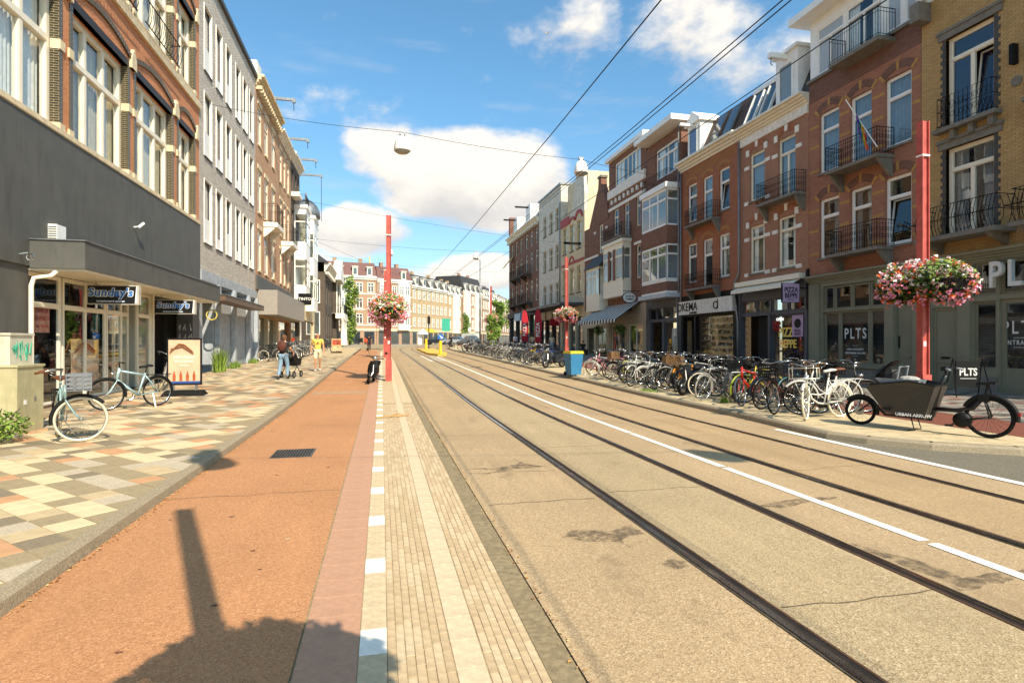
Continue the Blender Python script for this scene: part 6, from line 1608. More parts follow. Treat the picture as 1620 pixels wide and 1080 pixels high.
def bar_mesh(k):
    mb = MB()
    if k == 'oma': P = [(-.30, s * .30, 1.08) for s in (0,)]; pts = [(-.33, -.29, 1.06), (-.16, -.31, 1.10), (-.04, -.22, 1.10), (-.05, -.05, 1.04), (-.05, .05, 1.04), (-.04, .22, 1.10), (-.16, .31, 1.10), (-.33, .29, 1.06)]
    else: pts = [(-.09, -.32, 1.04), (-.05, -.15, 1.05), (-.04, 0, 1.03), (-.05, .15, 1.05), (-.09, .32, 1.04)]
    mb.pipe(pts, .011, 6); mb.pipe([(-.06, 0, .90), (-.05, 0, 1.04)], .013, 6)
    for s in (-1, 1): mb.pipe([(pts[0][0] * .6, s * .24, 1.06), (pts[0][0] * .6 + .09, s * .27, 1.01)], .005, 4)
    return mb.mesh('handlebar', True), pts
def grip_mesh(pts):
    mb = MB()
    for e, f in ((pts[0], pts[1]), (pts[-1], pts[-2])):
        v = Vector(e); d = (Vector(f) - v).normalized() * .12; mb.pipe([v, v + d], .017, 7)
    return mb.mesh('grips', True)
def saddle_mesh():
    mb = MB(); pr = [(-.41, .085, .95), (-.36, .105, .955), (-.27, .07, .94), (-.19, .035, .93), (-.14, .022, .925)]
    vs = []
    for (x, w_, z) in pr:
        for k in range(8):
            a = 2 * pi * k / 8; vs.append((x, w_ * cos(a), z + .028 * sin(a)))
    fs = [(i * 8 + k, i * 8 + (k + 1) % 8, (i + 1) * 8 + (k + 1) % 8, (i + 1) * 8 + k) for i in range(4) for k in range(8)] + [tuple(range(8)), tuple(range(32, 40))]
    mb.add(vs, fs); mb.pipe([(-.30, 0, .93), ST], .012, 6); return mb.mesh('saddle', True)
def guard_mesh(a0, a1): return MB().torus(WR + .022, .026, n=14, k=5, a0=a0, a1=a1, sq=1.1).mesh('mudguard', True)
def rack_mesh():
    mb = MB()
    for s in (-1, 1): mb.pipe([(-.30, s * .05, .74), (-.85, s * .06, .74), (-.87, s * .03, .74)], .007, 5); mb.pipe([(-.80, s * .06, .74), (-.54, s * .07, WR)], .006, 5); mb.pipe([(-.5, s * .06, .74), (-.54, s * .07, WR)], .006, 5)
    for x in (-.4, -.52, -.64, -.76, -.86): mb.pipe([(x, -.06, .74), (x, .06, .74)], .006, 4)
    return mb.mesh('rack', True)
def crank_mesh():
    mb = MB(); mb.torus(.085, .01, (-.10, -.055, .29), 18, 4); mb.pipe([(-.10, -.07, .29), (.02, -.08, .18)], .01, 5); mb.pipe([(-.10, .06, .29), (-.22, .08, .40)], .01, 5); mb.pipe([(-.1, -.07, .29), (-.1, .07, .29)], .014, 6)
    mb.box(-.02, .06, -.17, -.08, .165, .195); mb.box(-.26, -.18, .08, .17, .385, .415); return mb.mesh('crank')
def chaincase_mesh():
    mb = MB(); mb.prism([(.0, .29), (-.03, .39), (-.15, .40), (-.58, .40), (-.60, .34), (-.58, .29), (-.15, .20), (-.04, .20)], lambda x, z, y: (x, y, z), -.075, -.045); return mb.mesh('chaincase')
def stand_mesh(): return MB().pipe([(-.42, .03, .32), (-.38, .20, .01)], .009, 5).mesh('kickstand')
def lamp_mesh(): return MB().lathe([(.01, -.06), (.035, -.03), (.045, .03), (.02, .035)], (.08, 0, .80), 10, 'x').mesh('headlamp', True)
def crate_mesh(w=.40, d=.30, h=.24, slat=True):
    mb = MB(); t = .012
    mb.box(-d / 2, d / 2, -w / 2, w / 2, 0, t)
    for k in range(4):
        z = .03 + k * (h - .05) / 3
        for s in (-1, 1): mb.box(-d / 2, d / 2, s * w / 2 - t / 2, s * w / 2 + t / 2, z, z + .032); mb.box(s * d / 2 - t / 2, s * d / 2 + t / 2, -w / 2 + t, w / 2 - t, z, z + .032)
    for sx in (-1, 1):
        for k in range(6): y = -w / 2 + w * (k / 5); mb.box(sx * d / 2 - t / 2, sx * d / 2 + t / 2, y - .012, y + .012, 0, h)
        for k in (1, 2): x = -d / 2 + d * k / 3; mb.box(x - .012, x + .012, sx * w / 2 - t / 2, sx * w / 2 + t / 2, 0, h)
    mb.box(-d / 2 - .01, d / 2 + .01, -w / 2 - .012, -w / 2 + .008, h - .02, h + .01); mb.box(-d / 2 - .01, d / 2 + .01, w / 2 - .008, w / 2 + .012, h - .02, h + .01)
    mb.box(-d / 2 - .012, -d / 2 + .008, -w / 2, w / 2, h - .02, h + .01); mb.box(d / 2 - .008, d / 2 + .012, -w / 2, w / 2, h - .02, h + .01)
    return mb.mesh('crate')
def carrier_mesh():
    mb = MB()
    for x in (-.16, 0, .16): mb.pipe([(x, -.24, 0), (x, .24, 0)], .009, 5)
    for y in (-.24, -.08, .08, .24): mb.pipe([(-.16, y, 0), (.16, y, 0)], .009, 5)
    mb.pipe([(.16, -.24, 0), (.16, -.24, .2), (.16, .24, .2), (.16, .24, 0)], .009, 5); mb.pipe([(-.16, -.24, 0), (-.16, -.24, .2), (.16, -.24, .2)], .009, 5); mb.pipe([(-.16, .24, 0), (-.16, .24, .2), (.16, .24, .2)], .009, 5)
    for s in (-1, 1): mb.pipe([(0, s * .2, 0), (.0, s * .07, -.32)], .008, 5)
    return mb.mesh('front_carrier', True)
def paint(h, r=.35): return M('bike_' + h, h, r, .1, var=.06, spec=.5)
WHEEL, TYRE, FORK, SADDLE, RACK, CRANK, CASE, STAND, LAMPM, CRATE, CARR = wheel_mesh(), tyre_mesh(), fork_mesh(), saddle_mesh(), rack_mesh(), crank_mesh(), chaincase_mesh(), stand_mesh(), lamp_mesh(), crate_mesh(), carrier_mesh()
RTYRE = tyre_mesh(WR, .022)
GUARD_R, GUARD_F = guard_mesh(radians(20), radians(200)), guard_mesh(radians(40), radians(190))
BARS = {k: bar_mesh(k) for k in ('oma', 'flat')}; GRIPS = {k: grip_mesh(v[1]) for k, v in BARS.items()}
def bicycle(label, x, y, rz, fr='step', col='1F1F20', tyre=None, rim=None, bar='oma', front=None, rear=True, saddle=None, lean=0.0, steer=0.0, group='bicycles parked along the right kerb', lite=False, gripm=None, guard=None, fork=None, z=None):
    zz = (gz(y) + PAV) if z is None else z
    t = thing('bicycle', label, 'bicycle', (x, y, zz), rz, group, lean); t.scale = (1.06,) * 3
    pm = paint(col); tyre = tyre or RUBBER; rim = rim or CHROME
    if fr not in FRAMES: FRAMES[fr] = frame_mesh(fr)
    add('frame', FRAMES[fr], t, mat=pm)
    wr = add('wheel', WHEEL, t, (-.54, 0, WR), (0, random.uniform(0, 3), 0), rim); add('tyre', TYRE, wr, mat=tyre)
    c, s = cos(steer), sin(steer); piv = (.35, 0, 0)
    wf = add('wheel', WHEEL, t, (.35 + .19 * c, .19 * s, WR), (0, 0, steer), rim); add('tyre', TYRE, wf, mat=tyre)
    add('fork', FORK, t, piv, (0, 0, steer), fork or pm)
    hb = add('handlebar', BARS[bar][0], t, piv, (0, 0, steer), CHROME if bar == 'oma' else BLKPL); add('grips', GRIPS[bar], hb, mat=gripm or BLKPL)
    add('saddle', SADDLE, t, mat=saddle or BLKPL); add('crank', CRANK, t, mat=CHROME)
    if not lite:
        add('mudguard', GUARD_R, t, (-.54, 0, WR), (0, 0, 0), guard or pm); add('mudguard', GUARD_F, t, (.35 + .19 * c, .19 * s, WR), (0, 0, steer), guard or pm)
        add('kickstand', STAND, t, mat=CHROME)
        if fr in ('step', 'swan'): add('chaincase', CASE, t, mat=BLKPL)
        hl = add('headlamp', LAMPM, t, piv, (0, 0, steer), CHROME)
    if rear: add('rack', RACK, t, mat=pm if rear == 'paint' else BLKPL)
    if front == 'crate':
        k = add('crate', CRATE, t, (.35 + .17 * c, .17 * s, .78), (0, 0, steer), M('crate_grey', '74777A', .5, var=.06))
    if front == 'carrier': add('front_carrier', CARR, t, (.35 + .16 * c, .16 * s, .80), (0, 0, steer), pm)
    if front == 'basket': add('basket', CRATE, t, (.35 + .17 * c, .17 * s, .80), (0, 0, steer), M('wicker', '7A5A38', .8))
    if front == 'blackcrate': add('crate', CRATE, t, (.35 + .17 * c, .17 * s, .80), (0, 0, steer), BLKPL)
    if rear == 'bag': pass
    return t
PI = pi
# nearest group on the right, front wheels towards the road
NB = [
 ('white step through bicycle with front carrier next to cargo bike', 8.95, 10.15, PI + .16, dict(fr='swan', col='D8D4C8', tyre=CREAMTYRE, rim=M('rim_white', 'D8D4C8', .5), front='carrier', saddle=M('saddle_white', 'CFCBC0', .5), rear='paint', steer=.55, lean=.06, gripm=LEATHER)),
 ('second white bicycle with brown saddle behind the white carrier bicycle', 9.55, 10.75, PI - .05, dict(fr='step', col='C9C5BA', saddle=LEATHER, rear='paint', lean=-.05, steer=-.3)),
 ('dark bicycle with red number plate on its front rack', 8.95, 11.15, PI + .35, dict(fr='diamond', col='4A2A26', front='blackcrate', lean=.1, steer=.2)),
 ('black step through bicycle with orange frame panel', 9.35, 11.95, PI + .08, dict(fr='swan', col='1C1C1E', lean=-.07, steer=.25, saddle=BLKPL)),
 ('red mountain bicycle with blue grey tyre', 9.2, 12.75, PI + .45, dict(fr='thick', col='B3241E', bar='flat', tyre=M('tyre_bluegrey', '39424E', .7), rear=False, lean=.12, steer=.15, lite=True)),
 ('bright yellow bicycle behind red mountain bicycle', 9.9, 13.15, PI - .25, dict(fr='diamond', col='C7B021', bar='flat', rear=False, lean=-.1, lite=True)),
 ('silver grey city bicycle with pale tyres and chrome bars', 9.05, 14.05, PI + .18, dict(fr='diamond', col='8E8C86', tyre=M('tyre_pale', '9A9488', .7), lean=-.08, steer=.2)),
 ('bicycle with cream tyres beside black moped', 9.5, 14.65, PI - .1, dict(fr='step', col='2A2A2A', tyre=CREAMTYRE, lean=.06, steer=-.15)),
 ('orange step through bicycle with front basket', 9.5, 16.45, PI + .3, dict(fr='swan', col='D08420', front='basket', rear='paint', lean=.05, steer=.45)),
 ('grey bicycle parked behind the orange bicycle', 9.7, 17.15, PI - .12, dict(fr='diamond', col='77746E', lean=-.08)),
 ('silver bicycle with light wheels next to orange bicycle', 9.2, 17.75, PI + .1, dict(fr='step', col='B5B2AA', tyre=M('tyre_pale', '9A9488', .7), lean=.08)),
 ('white bicycle with white front plate in the middle of the row', 8.95, 18.55, PI + .3, dict(fr='diamond', col='CBC8C0', rear='paint', front='carrier', lean=-.06, steer=.3)),
 ('black bicycle beside the white plated bicycle', 9.3, 19.15, PI - .15, dict(fr='step', col='1B1B1B', lean=.05)),
 ('olive bicycle tied to yellow green rack', 9.45, 19.85, PI + .2, dict(fr='diamond', col='5A5A3A', lean=-.07)),
 ('dark bicycle with wicker basket near the blue bin', 9.3, 20.55, PI, dict(fr='swan', col='26221F', front='basket', lean=.08)),
 ('silver diamond frame bicycle with cream disc wheel nearest blue bin', 8.72, 21.45, PI - .62, dict(fr='diamond', col='B9B6AE', tyre=CREAMTYRE, lean=-.06, steer=-.2)),
 ('brown bicycle behind the silver disc wheel bicycle', 9.5, 21.7, PI + .3, dict(fr='step', col='5A3A2A', lean=.06))]
for (l, x, y, r, kw) in NB: bicycle(l, x, y, r, **kw)
# second row, behind
SR = [('black bicycle in the rear row behind the cargo bike', 10.15, 10.9, '1A1A1A', 'step'), ('teal bicycle in the rear row behind black step through', 10.2, 12.0, '2E5A5C', 'swan'), ('grey bicycle in rear row behind yellow bicycle', 10.25, 14.0, '8A8A88', 'diamond'), ('dark green bicycle in rear row behind black moped', 10.2, 15.4, '2A3A2A', 'step'),
      ('chrome bicycle in rear row behind orange bicycle', 10.2, 16.6, 'A8A6A0', 'diamond'), ('black bicycle in rear row with long chrome bars', 10.25, 17.9, '202020', 'swan'), ('maroon bicycle in rear row near rack', 10.2, 19.0, '5A2A28', 'step'), ('grey blue bicycle in rear row near blue bin', 10.2, 20.3, '5A6A74', 'diamond'), ('pink flowered bicycle behind the blue bin', 9.6, 23.4, 'C07A80', 'step')]
rr = random.Random(31)
for (l, x, y, c, f) in SR: bicycle(l, x, y, rr.choice((0, PI)) + rr.uniform(-.3, .3), fr=f, col=c, lean=rr.uniform(-.1, .1), steer=rr.uniform(-.4, .4), rear=rr.random() < .7, bar=rr.choice(('oma', 'oma', 'flat')))
EX = [('black bicycle squeezed in between white bicycles and rear rack', 9.9, 11.4, '161616'), ('dark blue bicycle behind the red mountain bicycle', 10.05, 12.55, '1E2A3A'), ('black bicycle behind the silver grey city bicycle', 9.85, 13.75, '141414'), ('brown bicycle behind the cream tyred bicycle', 10.1, 14.85, '3A2A20'), ('black bicycle with bent bars behind the black moped', 9.8, 16.0, '181818'),
      ('dark green bicycle behind the silver light wheeled bicycle', 9.9, 17.45, '1E2A22'), ('black bicycle behind the white plated bicycle', 9.75, 18.9, '151515'), ('charcoal bicycle behind olive bicycle', 10.0, 19.75, '2A2A2C'), ('black bicycle close to the brown bicycle near the bin', 9.9, 21.2, '171717'), ('dark red bicycle nearest behind the blue bin', 9.7, 22.4, '4A1E1C'), ('black bicycle between orange and silver bicycles', 9.3, 17.2, '1A1A1A'), ('yellow green bicycle leaning on steel hoop rack', 9.75, 13.45, '8E9A2A')]
for (l, x, y, c) in EX: bicycle(l, x, y, rr.choice((0, PI)) + rr.uniform(-.4, .4), fr=rr.choice(('step', 'swan', 'diamond')), col=c, lean=rr.uniform(-.14, .14), steer=rr.uniform(-.6, .6), rear=rr.random() < .7, bar=rr.choice(('oma', 'oma', 'flat')), front=rr.choice((None, None, 'blackcrate', 'basket')))
# dense far row
y = 30.6
k = 0
while y < 57:
    if not (28 < y < 30):
        col = rr.choice(('1A1A1A', '232323', '2A2622', '3A3A3A', '55585A', '8E8C86', '2E3A46', '4A2E26', 'B8B4AA'))
        cn = {'1A1A1A': 'black', '232323': 'black', '2A2622': 'dark brown', '3A3A3A': 'charcoal', '55585A': 'grey', '8E8C86': 'pale grey', '2E3A46': 'dark blue', '4A2E26': 'maroon', 'B8B4AA': 'silver'}[col]
        bicycle(cn + ' city bicycle in the dense far row along the right kerb', 8.95 + cx(y) + rr.uniform(-.25, .35), y, (0 if rr.random() < .3 else PI) + rr.uniform(-.35, .35), fr=rr.choice(('step', 'swan', 'diamond')), col=col, lean=rr.uniform(-.12, .12), steer=rr.uniform(-.5, .5), rear=rr.random() < .6, group='dense far row of bicycles', lite=(k % 2 == 0))
    y += rr.uniform(.55, .85); k += 1
bicycle('yellow bicycle standing out in the far row', 9.6, 34.2, PI + .3, fr='swan', col='D2B020', group='bicycles parked along the right kerb'); bicycle('blue bicycle beside the yellow one in far row', 9.8, 33.4, PI + .4, fr='step', col='2A4A9A'); bicycle('white bicycle in the far row', 8.8, 40.2, PI - .4, fr='swan', col='D8D4C8', rear='paint')
# left pavement bicycles
y = 37.4; k = 0
while y < 52:
    ck = rr.choice(('1A1A1A', '2A2A2A', '3A3F44', '6A6A68', '9A9890'))
    bicycle({'1A1A1A': 'black', '2A2A2A': 'charcoal', '3A3F44': 'blue grey', '6A6A68': 'grey', '9A9890': 'silver'}[ck] + ' city bicycle in the cluster under the grey shop canopy', -6.35 + rr.uniform(-.25, .35), y, rr.uniform(-.5, .5) + (0 if rr.random() < .7 else PI), fr=rr.choice(('step', 'swan', 'diamond')), col=ck, lean=rr.uniform(-.12, .12), steer=rr.uniform(-.5, .5), rear=rr.random() < .6, group='bicycles under the grey canopy', lite=(k % 2 == 0), tyre=rr.choice((RUBBER, RUBBER, CREAMTYRE))); y += rr.uniform(.6, .95); k += 1
for i in range(5): bicycle('dark bicycle parked in front of the portico villa', -5.3 + rr.uniform(-.2, .2), 57.5 + i * .9, rr.uniform(-.4, .4), fr='step', col='222222', lean=rr.uniform(-.1, .1), group='bicycles by the villa', lite=True)
fx, fy = -4.74, 10.49; a = atan2(-10.49, 4.74) + .12
bicycle('pale blue bicycle with cream tyres and grey front crate facing the camera', fx - .35 * cos(a) - .19 * cos(a + 1.42), fy - .35 * sin(a) - .19 * sin(a + 1.42), a, fr='step', col='8FA9A8', tyre=CREAMTYRE, front='crate', steer=1.42, group='bicycles on the left pavement', gripm=LEATHER, saddle=LEATHER, guard=BLKPL)
bicycle('light blue straight tubed bicycle parked before the shop door', -5.80, 15.3, atan2(-.75, -.62), fr='thick', col='A9C4C8', bar='flat', group='bicycles on the left pavement', fork=paint('A9C4C8'), steer=-.35, guard=BLKPL)
bicycle('old bicycle leaning behind the advertising board', -6.95, 20.6, PI * .5 + .3, fr='diamond', col='9A948A', tyre=CREAMTYRE, lean=.15, group='bicycles on the left pavement')
# racks
def rack(label, x, y, col=ZINC, w=.85):
    t = thing('bicycle_rack', label, 'bicycle rack', (x, y, gz(y) + PAV), 0, 'bicycle racks')
    MB().pipe([(-w / 2, 0, 0), (-w / 2, 0, .74), (-w / 2 + .06, 0, .80), (w / 2 - .06, 0, .80), (w / 2, 0, .74), (w / 2, 0, 0)], .024, 8).build('hoop', col, t, True)
    MB().box(-w / 2, w / 2, -.012, .012, .40, .43).build('crossbar', col, t)
rack('steel hoop rack beside red mountain bicycle', 9.35, 13.3); rack('steel hoop rack behind the silver grey bicycle', 9.5, 15.0); rack('steel hoop rack beside white plated bicycle', 9.4, 18.2); rack('yellow green hoop rack near the blue bin', 9.35, 20.1, M('rack_yellow', 'A8A04A', .5, var=.15))

# ================================================================== CARGO BIKE
a = atan2(9.16 - 7.33, 9.13 - 9.92)
t = thing('cargo_bike', 'long black electric cargo bike with box parked on the kerb', 'cargo bike', (9.86, 7.46, PAV), a)
DB, BX = paint('1A1A1A'), M('cargo_box', '3A3733', .45, var=.08, dirt=.1)
w1 = add('wheel', WHEEL, t, (0, 0, .345), (0, 0, 0), BLKPL); add('tyre', MB().torus(.34 - .03, .032, n=36, k=8).mesh('tyre', True), w1, mat=RUBBER)
w2 = add('wheel', wheel_mesh(.27, 14), t, (1.98, 0, .27), (0, 0, .12), BLKPL); add('tyre', MB().torus(.24, .03, n=32, k=8).mesh('tyre', True), w2, mat=RUBBER); add('brake_disc', MB().lathe([(.08, -.01), (.08, .01)], (0, .05, 0), 14, 'y').mesh('disc'), w2, mat=STEEL)
bx = MB()
def ring(x, w_, z): return [(x, -w_, z), (x, w_, z)]
P = [(.66, .84), (1.05, .90), (1.72, .80), (1.80, .74), (1.48, .30), (.84, .24)]     # side outline of the box
W_ = [.33, .34, .24, .2, .19, .27]
vs = [(p[0], -w_, p[1]) for p, w_ in zip(P, W_)] + [(p[0], w_, p[1]) for p, w_ in zip(P, W_)]
bx.add(vs, [(0, 1, 2, 3, 4, 5), (11, 10, 9, 8, 7, 6), (2, 3, 9, 8), (3, 4, 10, 9), (4, 5, 11, 10), (5, 0, 6, 11)]); bx.build('box', BX, t)
MB().pipe([(.66, -.335, .84), (1.05, -.345, .905), (1.72, -.245, .805), (1.82, 0, .75), (1.72, .245, .805), (1.05, .345, .905), (.66, .335, .84), (.66, -.335, .84)], .014, 6).build('box_rim', BLKPL, t)
text('URBAN ARROW', .075, t, (1.0, .282, .30), (radians(84), 0, radians(183)), WHITE, extrude=.002, bold=.002)
MB().box(1.36, 1.5, .258, .272, .355, .40).build('box_vent', BLKPL, t)
fm = [([(.60, 0, 1.02), (.68, 0, .86), (.80, 0, .30), (.84, 0, .22)], .036), ([(.80, 0, .42), (.45, 0, .42), (.22, 0, .48), (.05, 0, .72)], .038), ([(.80, 0, .22), (1.55, 0, .24), (1.76, 0, .46)], .026)] + [([(.30, s * .06, .28), (0, s * .07, .345)], .016) for s in (-1, 1)] + [([(.08, s * .02, .70), (-.02, s * .07, .36)], .014) for s in (-1, 1)]
add('frame', tubes(fm, 8), t, mat=DB)
MB().lathe([(.05, -.075), (.13, -.06), (.13, .06), (.05, .075)], (.36, 0, .27), 16, 'y').build('motor', BLKPL, t, True)
MB().pipe([(.36, .09, .27), (.50, .11, .17)], .012, 6).build('crank', BLKPL, t); MB().box(.46, .56, .11, .2, .155, .185).build('pedal', BLKPL, t)
MB().pipe([(1.76, 0, .46), (1.80, .07, .42), (1.98, .06, .27)], .017, 6).build('fork', DB, t)
hb = MB().pipe([(.44, -.33, 1.12), (.56, -.2, 1.15), (.60, 0, 1.10), (.56, .2, 1.15), (.44, .33, 1.12)], .013, 7).build('handlebar', BLKPL, t, True); MB().pipe([(.60, 0, 1.02), (.60, 0, 1.10)], .02, 6).build('stem', BLKPL, t)
add('grips', MB().pipe([(.44, -.33, 1.12), (.52, -.25, 1.14)], .019, 7).pipe([(.44, .33, 1.12), (.52, .25, 1.14)], .019, 7).mesh('grips', True), hb, mat=GREYPL); MB().box(.58, .66, -.05, .05, 1.10, 1.17).build('display', BLKPL, t)
sd = add('saddle', SADDLE, t, (.31, 0, -.03), (0, 0, 0), BLKPL); MB().pipe([(.05, 0, .70), (.02, 0, .90)], .02, 6).build('seat_post', BLKPL, t)
add('mudguard', MB().torus(.365, .036, n=16, k=5, a0=radians(25), a1=radians(185)).mesh('mudguard', True), t, (0, 0, .345), (0, 0, 0), BLKPL); add('mudguard', MB().torus(.29, .034, n=12, k=5, a0=radians(40), a1=radians(190)).mesh('mudguard', True), t, (1.98, 0, .27), (0, 0, .12), BLKPL)
MB().pipe([(1.08, -.14, .24), (1.02, -.16, .02), (1.12, -.16, .01)], .012, 6).pipe([(1.08, .14, .24), (1.02, .16, .02), (1.12, .16, .01)], .012, 6).build('centre_stand', BLKPL, t); MB().box(-.405, -.365, -.03, .03, .40, .46).build('rear_light', M('lamp_red', '9A1E1A', .3), t); MB().box(.0, .14, -.05, .05, .60, .72).build('lock', BLKPL, t)
cs = thing('baby_seat', 'black hooded baby carrier sitting in the cargo box', 'baby seat', (9.86 + 1.28 * cos(a), 7.46 + 1.28 * sin(a), PAV + .82), a)
mb = MB(); mb.add([(-.30, -.19, 0), (.26, -.19, 0), (.26, .19, 0), (-.30, .19, 0), (-.34, -.2, .10), (.38, -.2, .12), (.38, .2, .12), (-.34, .2, .10)], [(0, 3, 2, 1), (0, 1, 5, 4), (1, 2, 6, 5), (2, 3, 7, 6), (3, 0, 4, 7)]); mb.build('shell', GREYPL, cs)
mb = MB()
for k in range(7):
    an = radians(20 + k * 14); mb.add([(.28 - .36 * cos(an) * .3 + .02 * k, -.2, .1), (.36 - .05 * k, -.16, .1 + .34 * sin(radians(k * 14))), (.36 - .05 * k, .16, .1 + .34 * sin(radians(k * 14))), (.28 + .02 * k, .2, .1)], [(0, 1, 2, 3)])
mb.ball((.2, 0, .1), .25, 12, 8, .95, .8, 1.0); mb.build('hood', BLKPL, cs); MB().pipe([(.0, -.2, .1), (-.04, -.2, .33), (-.04, .2, .33), (0, .2, .1)], .018, 7).build('carry_handle', GREYPL, cs); MB().ball((-.12, 0, .1), .16, 10, 6, 1.2, .9, .4).build('blanket', M('blanket_grey', 'A8A49C', .9, var=.3, scale=30), cs)

# ================================================================== MOPEDS
def moped(label, x, y, rz, col='1C1C1C', lean=0.08, z=None, seat='1A1A1A'):
    zz = gz(y) + (PAV if x > 5 else 0); t = thing('moped', label, 'moped', (x, y, zz), rz, 'parked mopeds', lean); pm = M('moped_' + col, col, .5, var=.08, spec=.3)
    for wx in (-.62, .62):
        o = add('wheel', cached('mw', lambda: MB().lathe([(.02, -.05), (.10, -.045), (.14, -.03), (.14, .03), (.10, .045), (.02, .05)], (0, 0, 0), 16, 'y').mesh('wheel', True)), t, (wx, 0, .225), (0, 0, 0), STEEL); add('tyre', cached('mt', lambda: MB().torus(.175, .052, n=24, k=8).mesh('tyre', True)), o, mat=RUBBER)
    mb = MB(); body = [((-.85, .62), .06), ((-.75, .78), .12), ((-.30, .76), .15), ((-.05, .60), .13), ((-.05, .30), .12), ((-.40, .26), .11), ((-.62, .42), .14), ((-.85, .50), .10)]
    n = len(body); mb.add([(p[0], -w_, p[1]) for p, w_ in body] + [(p[0], w_, p[1]) for p, w_ in body], [tuple(range(n)), tuple(range(2 * n - 1, n - 1, -1))] + [(i, n + i, n + (i + 1) % n, (i + 1) % n) for i in range(n)]); mb.build('body', pm, t)
    MB().box(-.08, .36, -.14, .14, .24, .30).build('footboard', BLKPL, t)
    mb = MB(); sh = [(.34, .26, .12), (.40, .45, .18), (.42, .66, .19), (.36, .86, .15)]; vs = []
    for (sx, sz, w_) in sh: vs += [(sx - .06, -w_, sz), (sx + .05, 0, sz), (sx - .06, w_, sz), (sx - .05, 0, sz)]
    mb.add(vs, [(4 * i + k, 4 * i + (k + 1) % 4, 4 * i + 4 + (k + 1) % 4, 4 * i + 4 + k) for i in range(3) for k in range(4)] + [(0, 1, 2, 3), (12, 13, 14, 15)]); mb.build('leg_shield', pm, t)
    mb = MB(); vs = []
    for (sx, w_, sz) in ((-.80, .10, .80), (-.55, .15, .84), (-.2, .13, .82), (-.05, .07, .78)): vs += [(sx, w_ * cos(k * pi / 4), sz + .05 * sin(k * pi / 4)) for k in range(8)]
    mb.add(vs, [(8 * i + k, 8 * i + (k + 1) % 8, 8 * i + 8 + (k + 1) % 8, 8 * i + 8 + k) for i in range(3) for k in range(8)] + [tuple(range(8)), tuple(range(24, 32))]); mb.build('seat', BLKPL, t, True)
    MB().pipe([(.62, 0, .225), (.50, .07, .45), (.40, 0, .78)], .025, 7).build('fork', STEEL, t); add('mudguard', MB().torus(.24, .06, n=10, k=6, a0=radians(20), a1=radians(150)).mesh('mudguard', True), t, (.62, 0, .225), mat=pm)
    hb = MB().pipe([(.24, -.33, 1.02), (.33, -.16, 1.0), (.35, 0, .96), (.33, .16, 1.0), (.24, .33, 1.02)], .016, 6).build('handlebar', BLKPL, t, True)
    MB().lathe([(.02, -.09), (.08, -.05), (.095, .02), (.07, .04)], (.40, 0, .98), 14, 'x').build('headlamp', CHROME, t, True); MB().pipe([(.30, .2, 1.02), (.26, .34, 1.22)], .008, 5).ball((.25, .36, 1.26), .06, 10, 6, .3, 1, .8).build('mirror', BLKPL, t); MB().pipe([(.30, -.2, 1.02), (.26, -.34, 1.22)], .008, 5).ball((.25, -.36, 1.26), .06, 10, 6, .3, 1, .8).build('mirror', BLKPL, t)
    MB().box(-.93, -.85, -.06, .06, .55, .64).build('tail_lamp', M('lamp_red', '9A1E1A', .3), t); MB().pipe([(-.25, .1, .26), (-.2, .24, .01)], .014, 5).build('stand', BLKPL, t)
moped('black moped leaning beside the red median pole', -.42, 22.9, radians(-98), col='141414', lean=-.22); moped('black moped with round chrome headlamp among the bicycles', 9.25, 15.55, PI + .45, col='151515', lean=.1); moped('dark grey moped standing apart before red feather flags', 8.9, 28.9, PI + .5, col='2A2E33')
# ================================================================== STREET FURNITURE
t = thing('utility_cabinet', 'cream two tier utility cabinet with green graffiti beside shop wall', 'cabinet', (-6.75, 11.85, PAV))
CABL, CABU = M('cabinet_lower', 'B7AE86', .6, var=.08, dirt=.35), M('cabinet_upper', 'CDC6B0', .6, var=.06, dirt=.3)
MB().box(-.95, .62, -.38, .40, 0, 1.16).build('lower_box', CABL, t); MB().box(-.97, .64, -.40, .42, 1.16, 1.20).build('lower_lid', CABL, t)
MB().box(-.9, .48, -.32, .34, 1.20, 1.72).build('upper_box', CABU, t); MB().box(-.92, .50, -.34, .36, 1.72, 1.76).build('upper_lid', CABU, t)
mb = MB(); rr = random.Random(6)
for k in range(10): mb.pipe([(.484, -.26 + .052 * k + rr.uniform(-.03, .03) + .08 * rr.random(), 1.26 + rr.uniform(0, .36)) for _ in range(4)], .011, 4)
mb.build('graffiti', M('graffiti_green', '3FA98A', .5), t)
MB().box(.622, .63, .1, .16, .55, .62).build('lock', ZINC, t); MB().box(.622, .626, -.2, -.12, .5, .58).build('sticker', WHITE, t); MB().box(-.02, -.005, -.384, -.38, .02, 1.15).build('door_seam', M('seam_dark', '4A4436', .8), t)

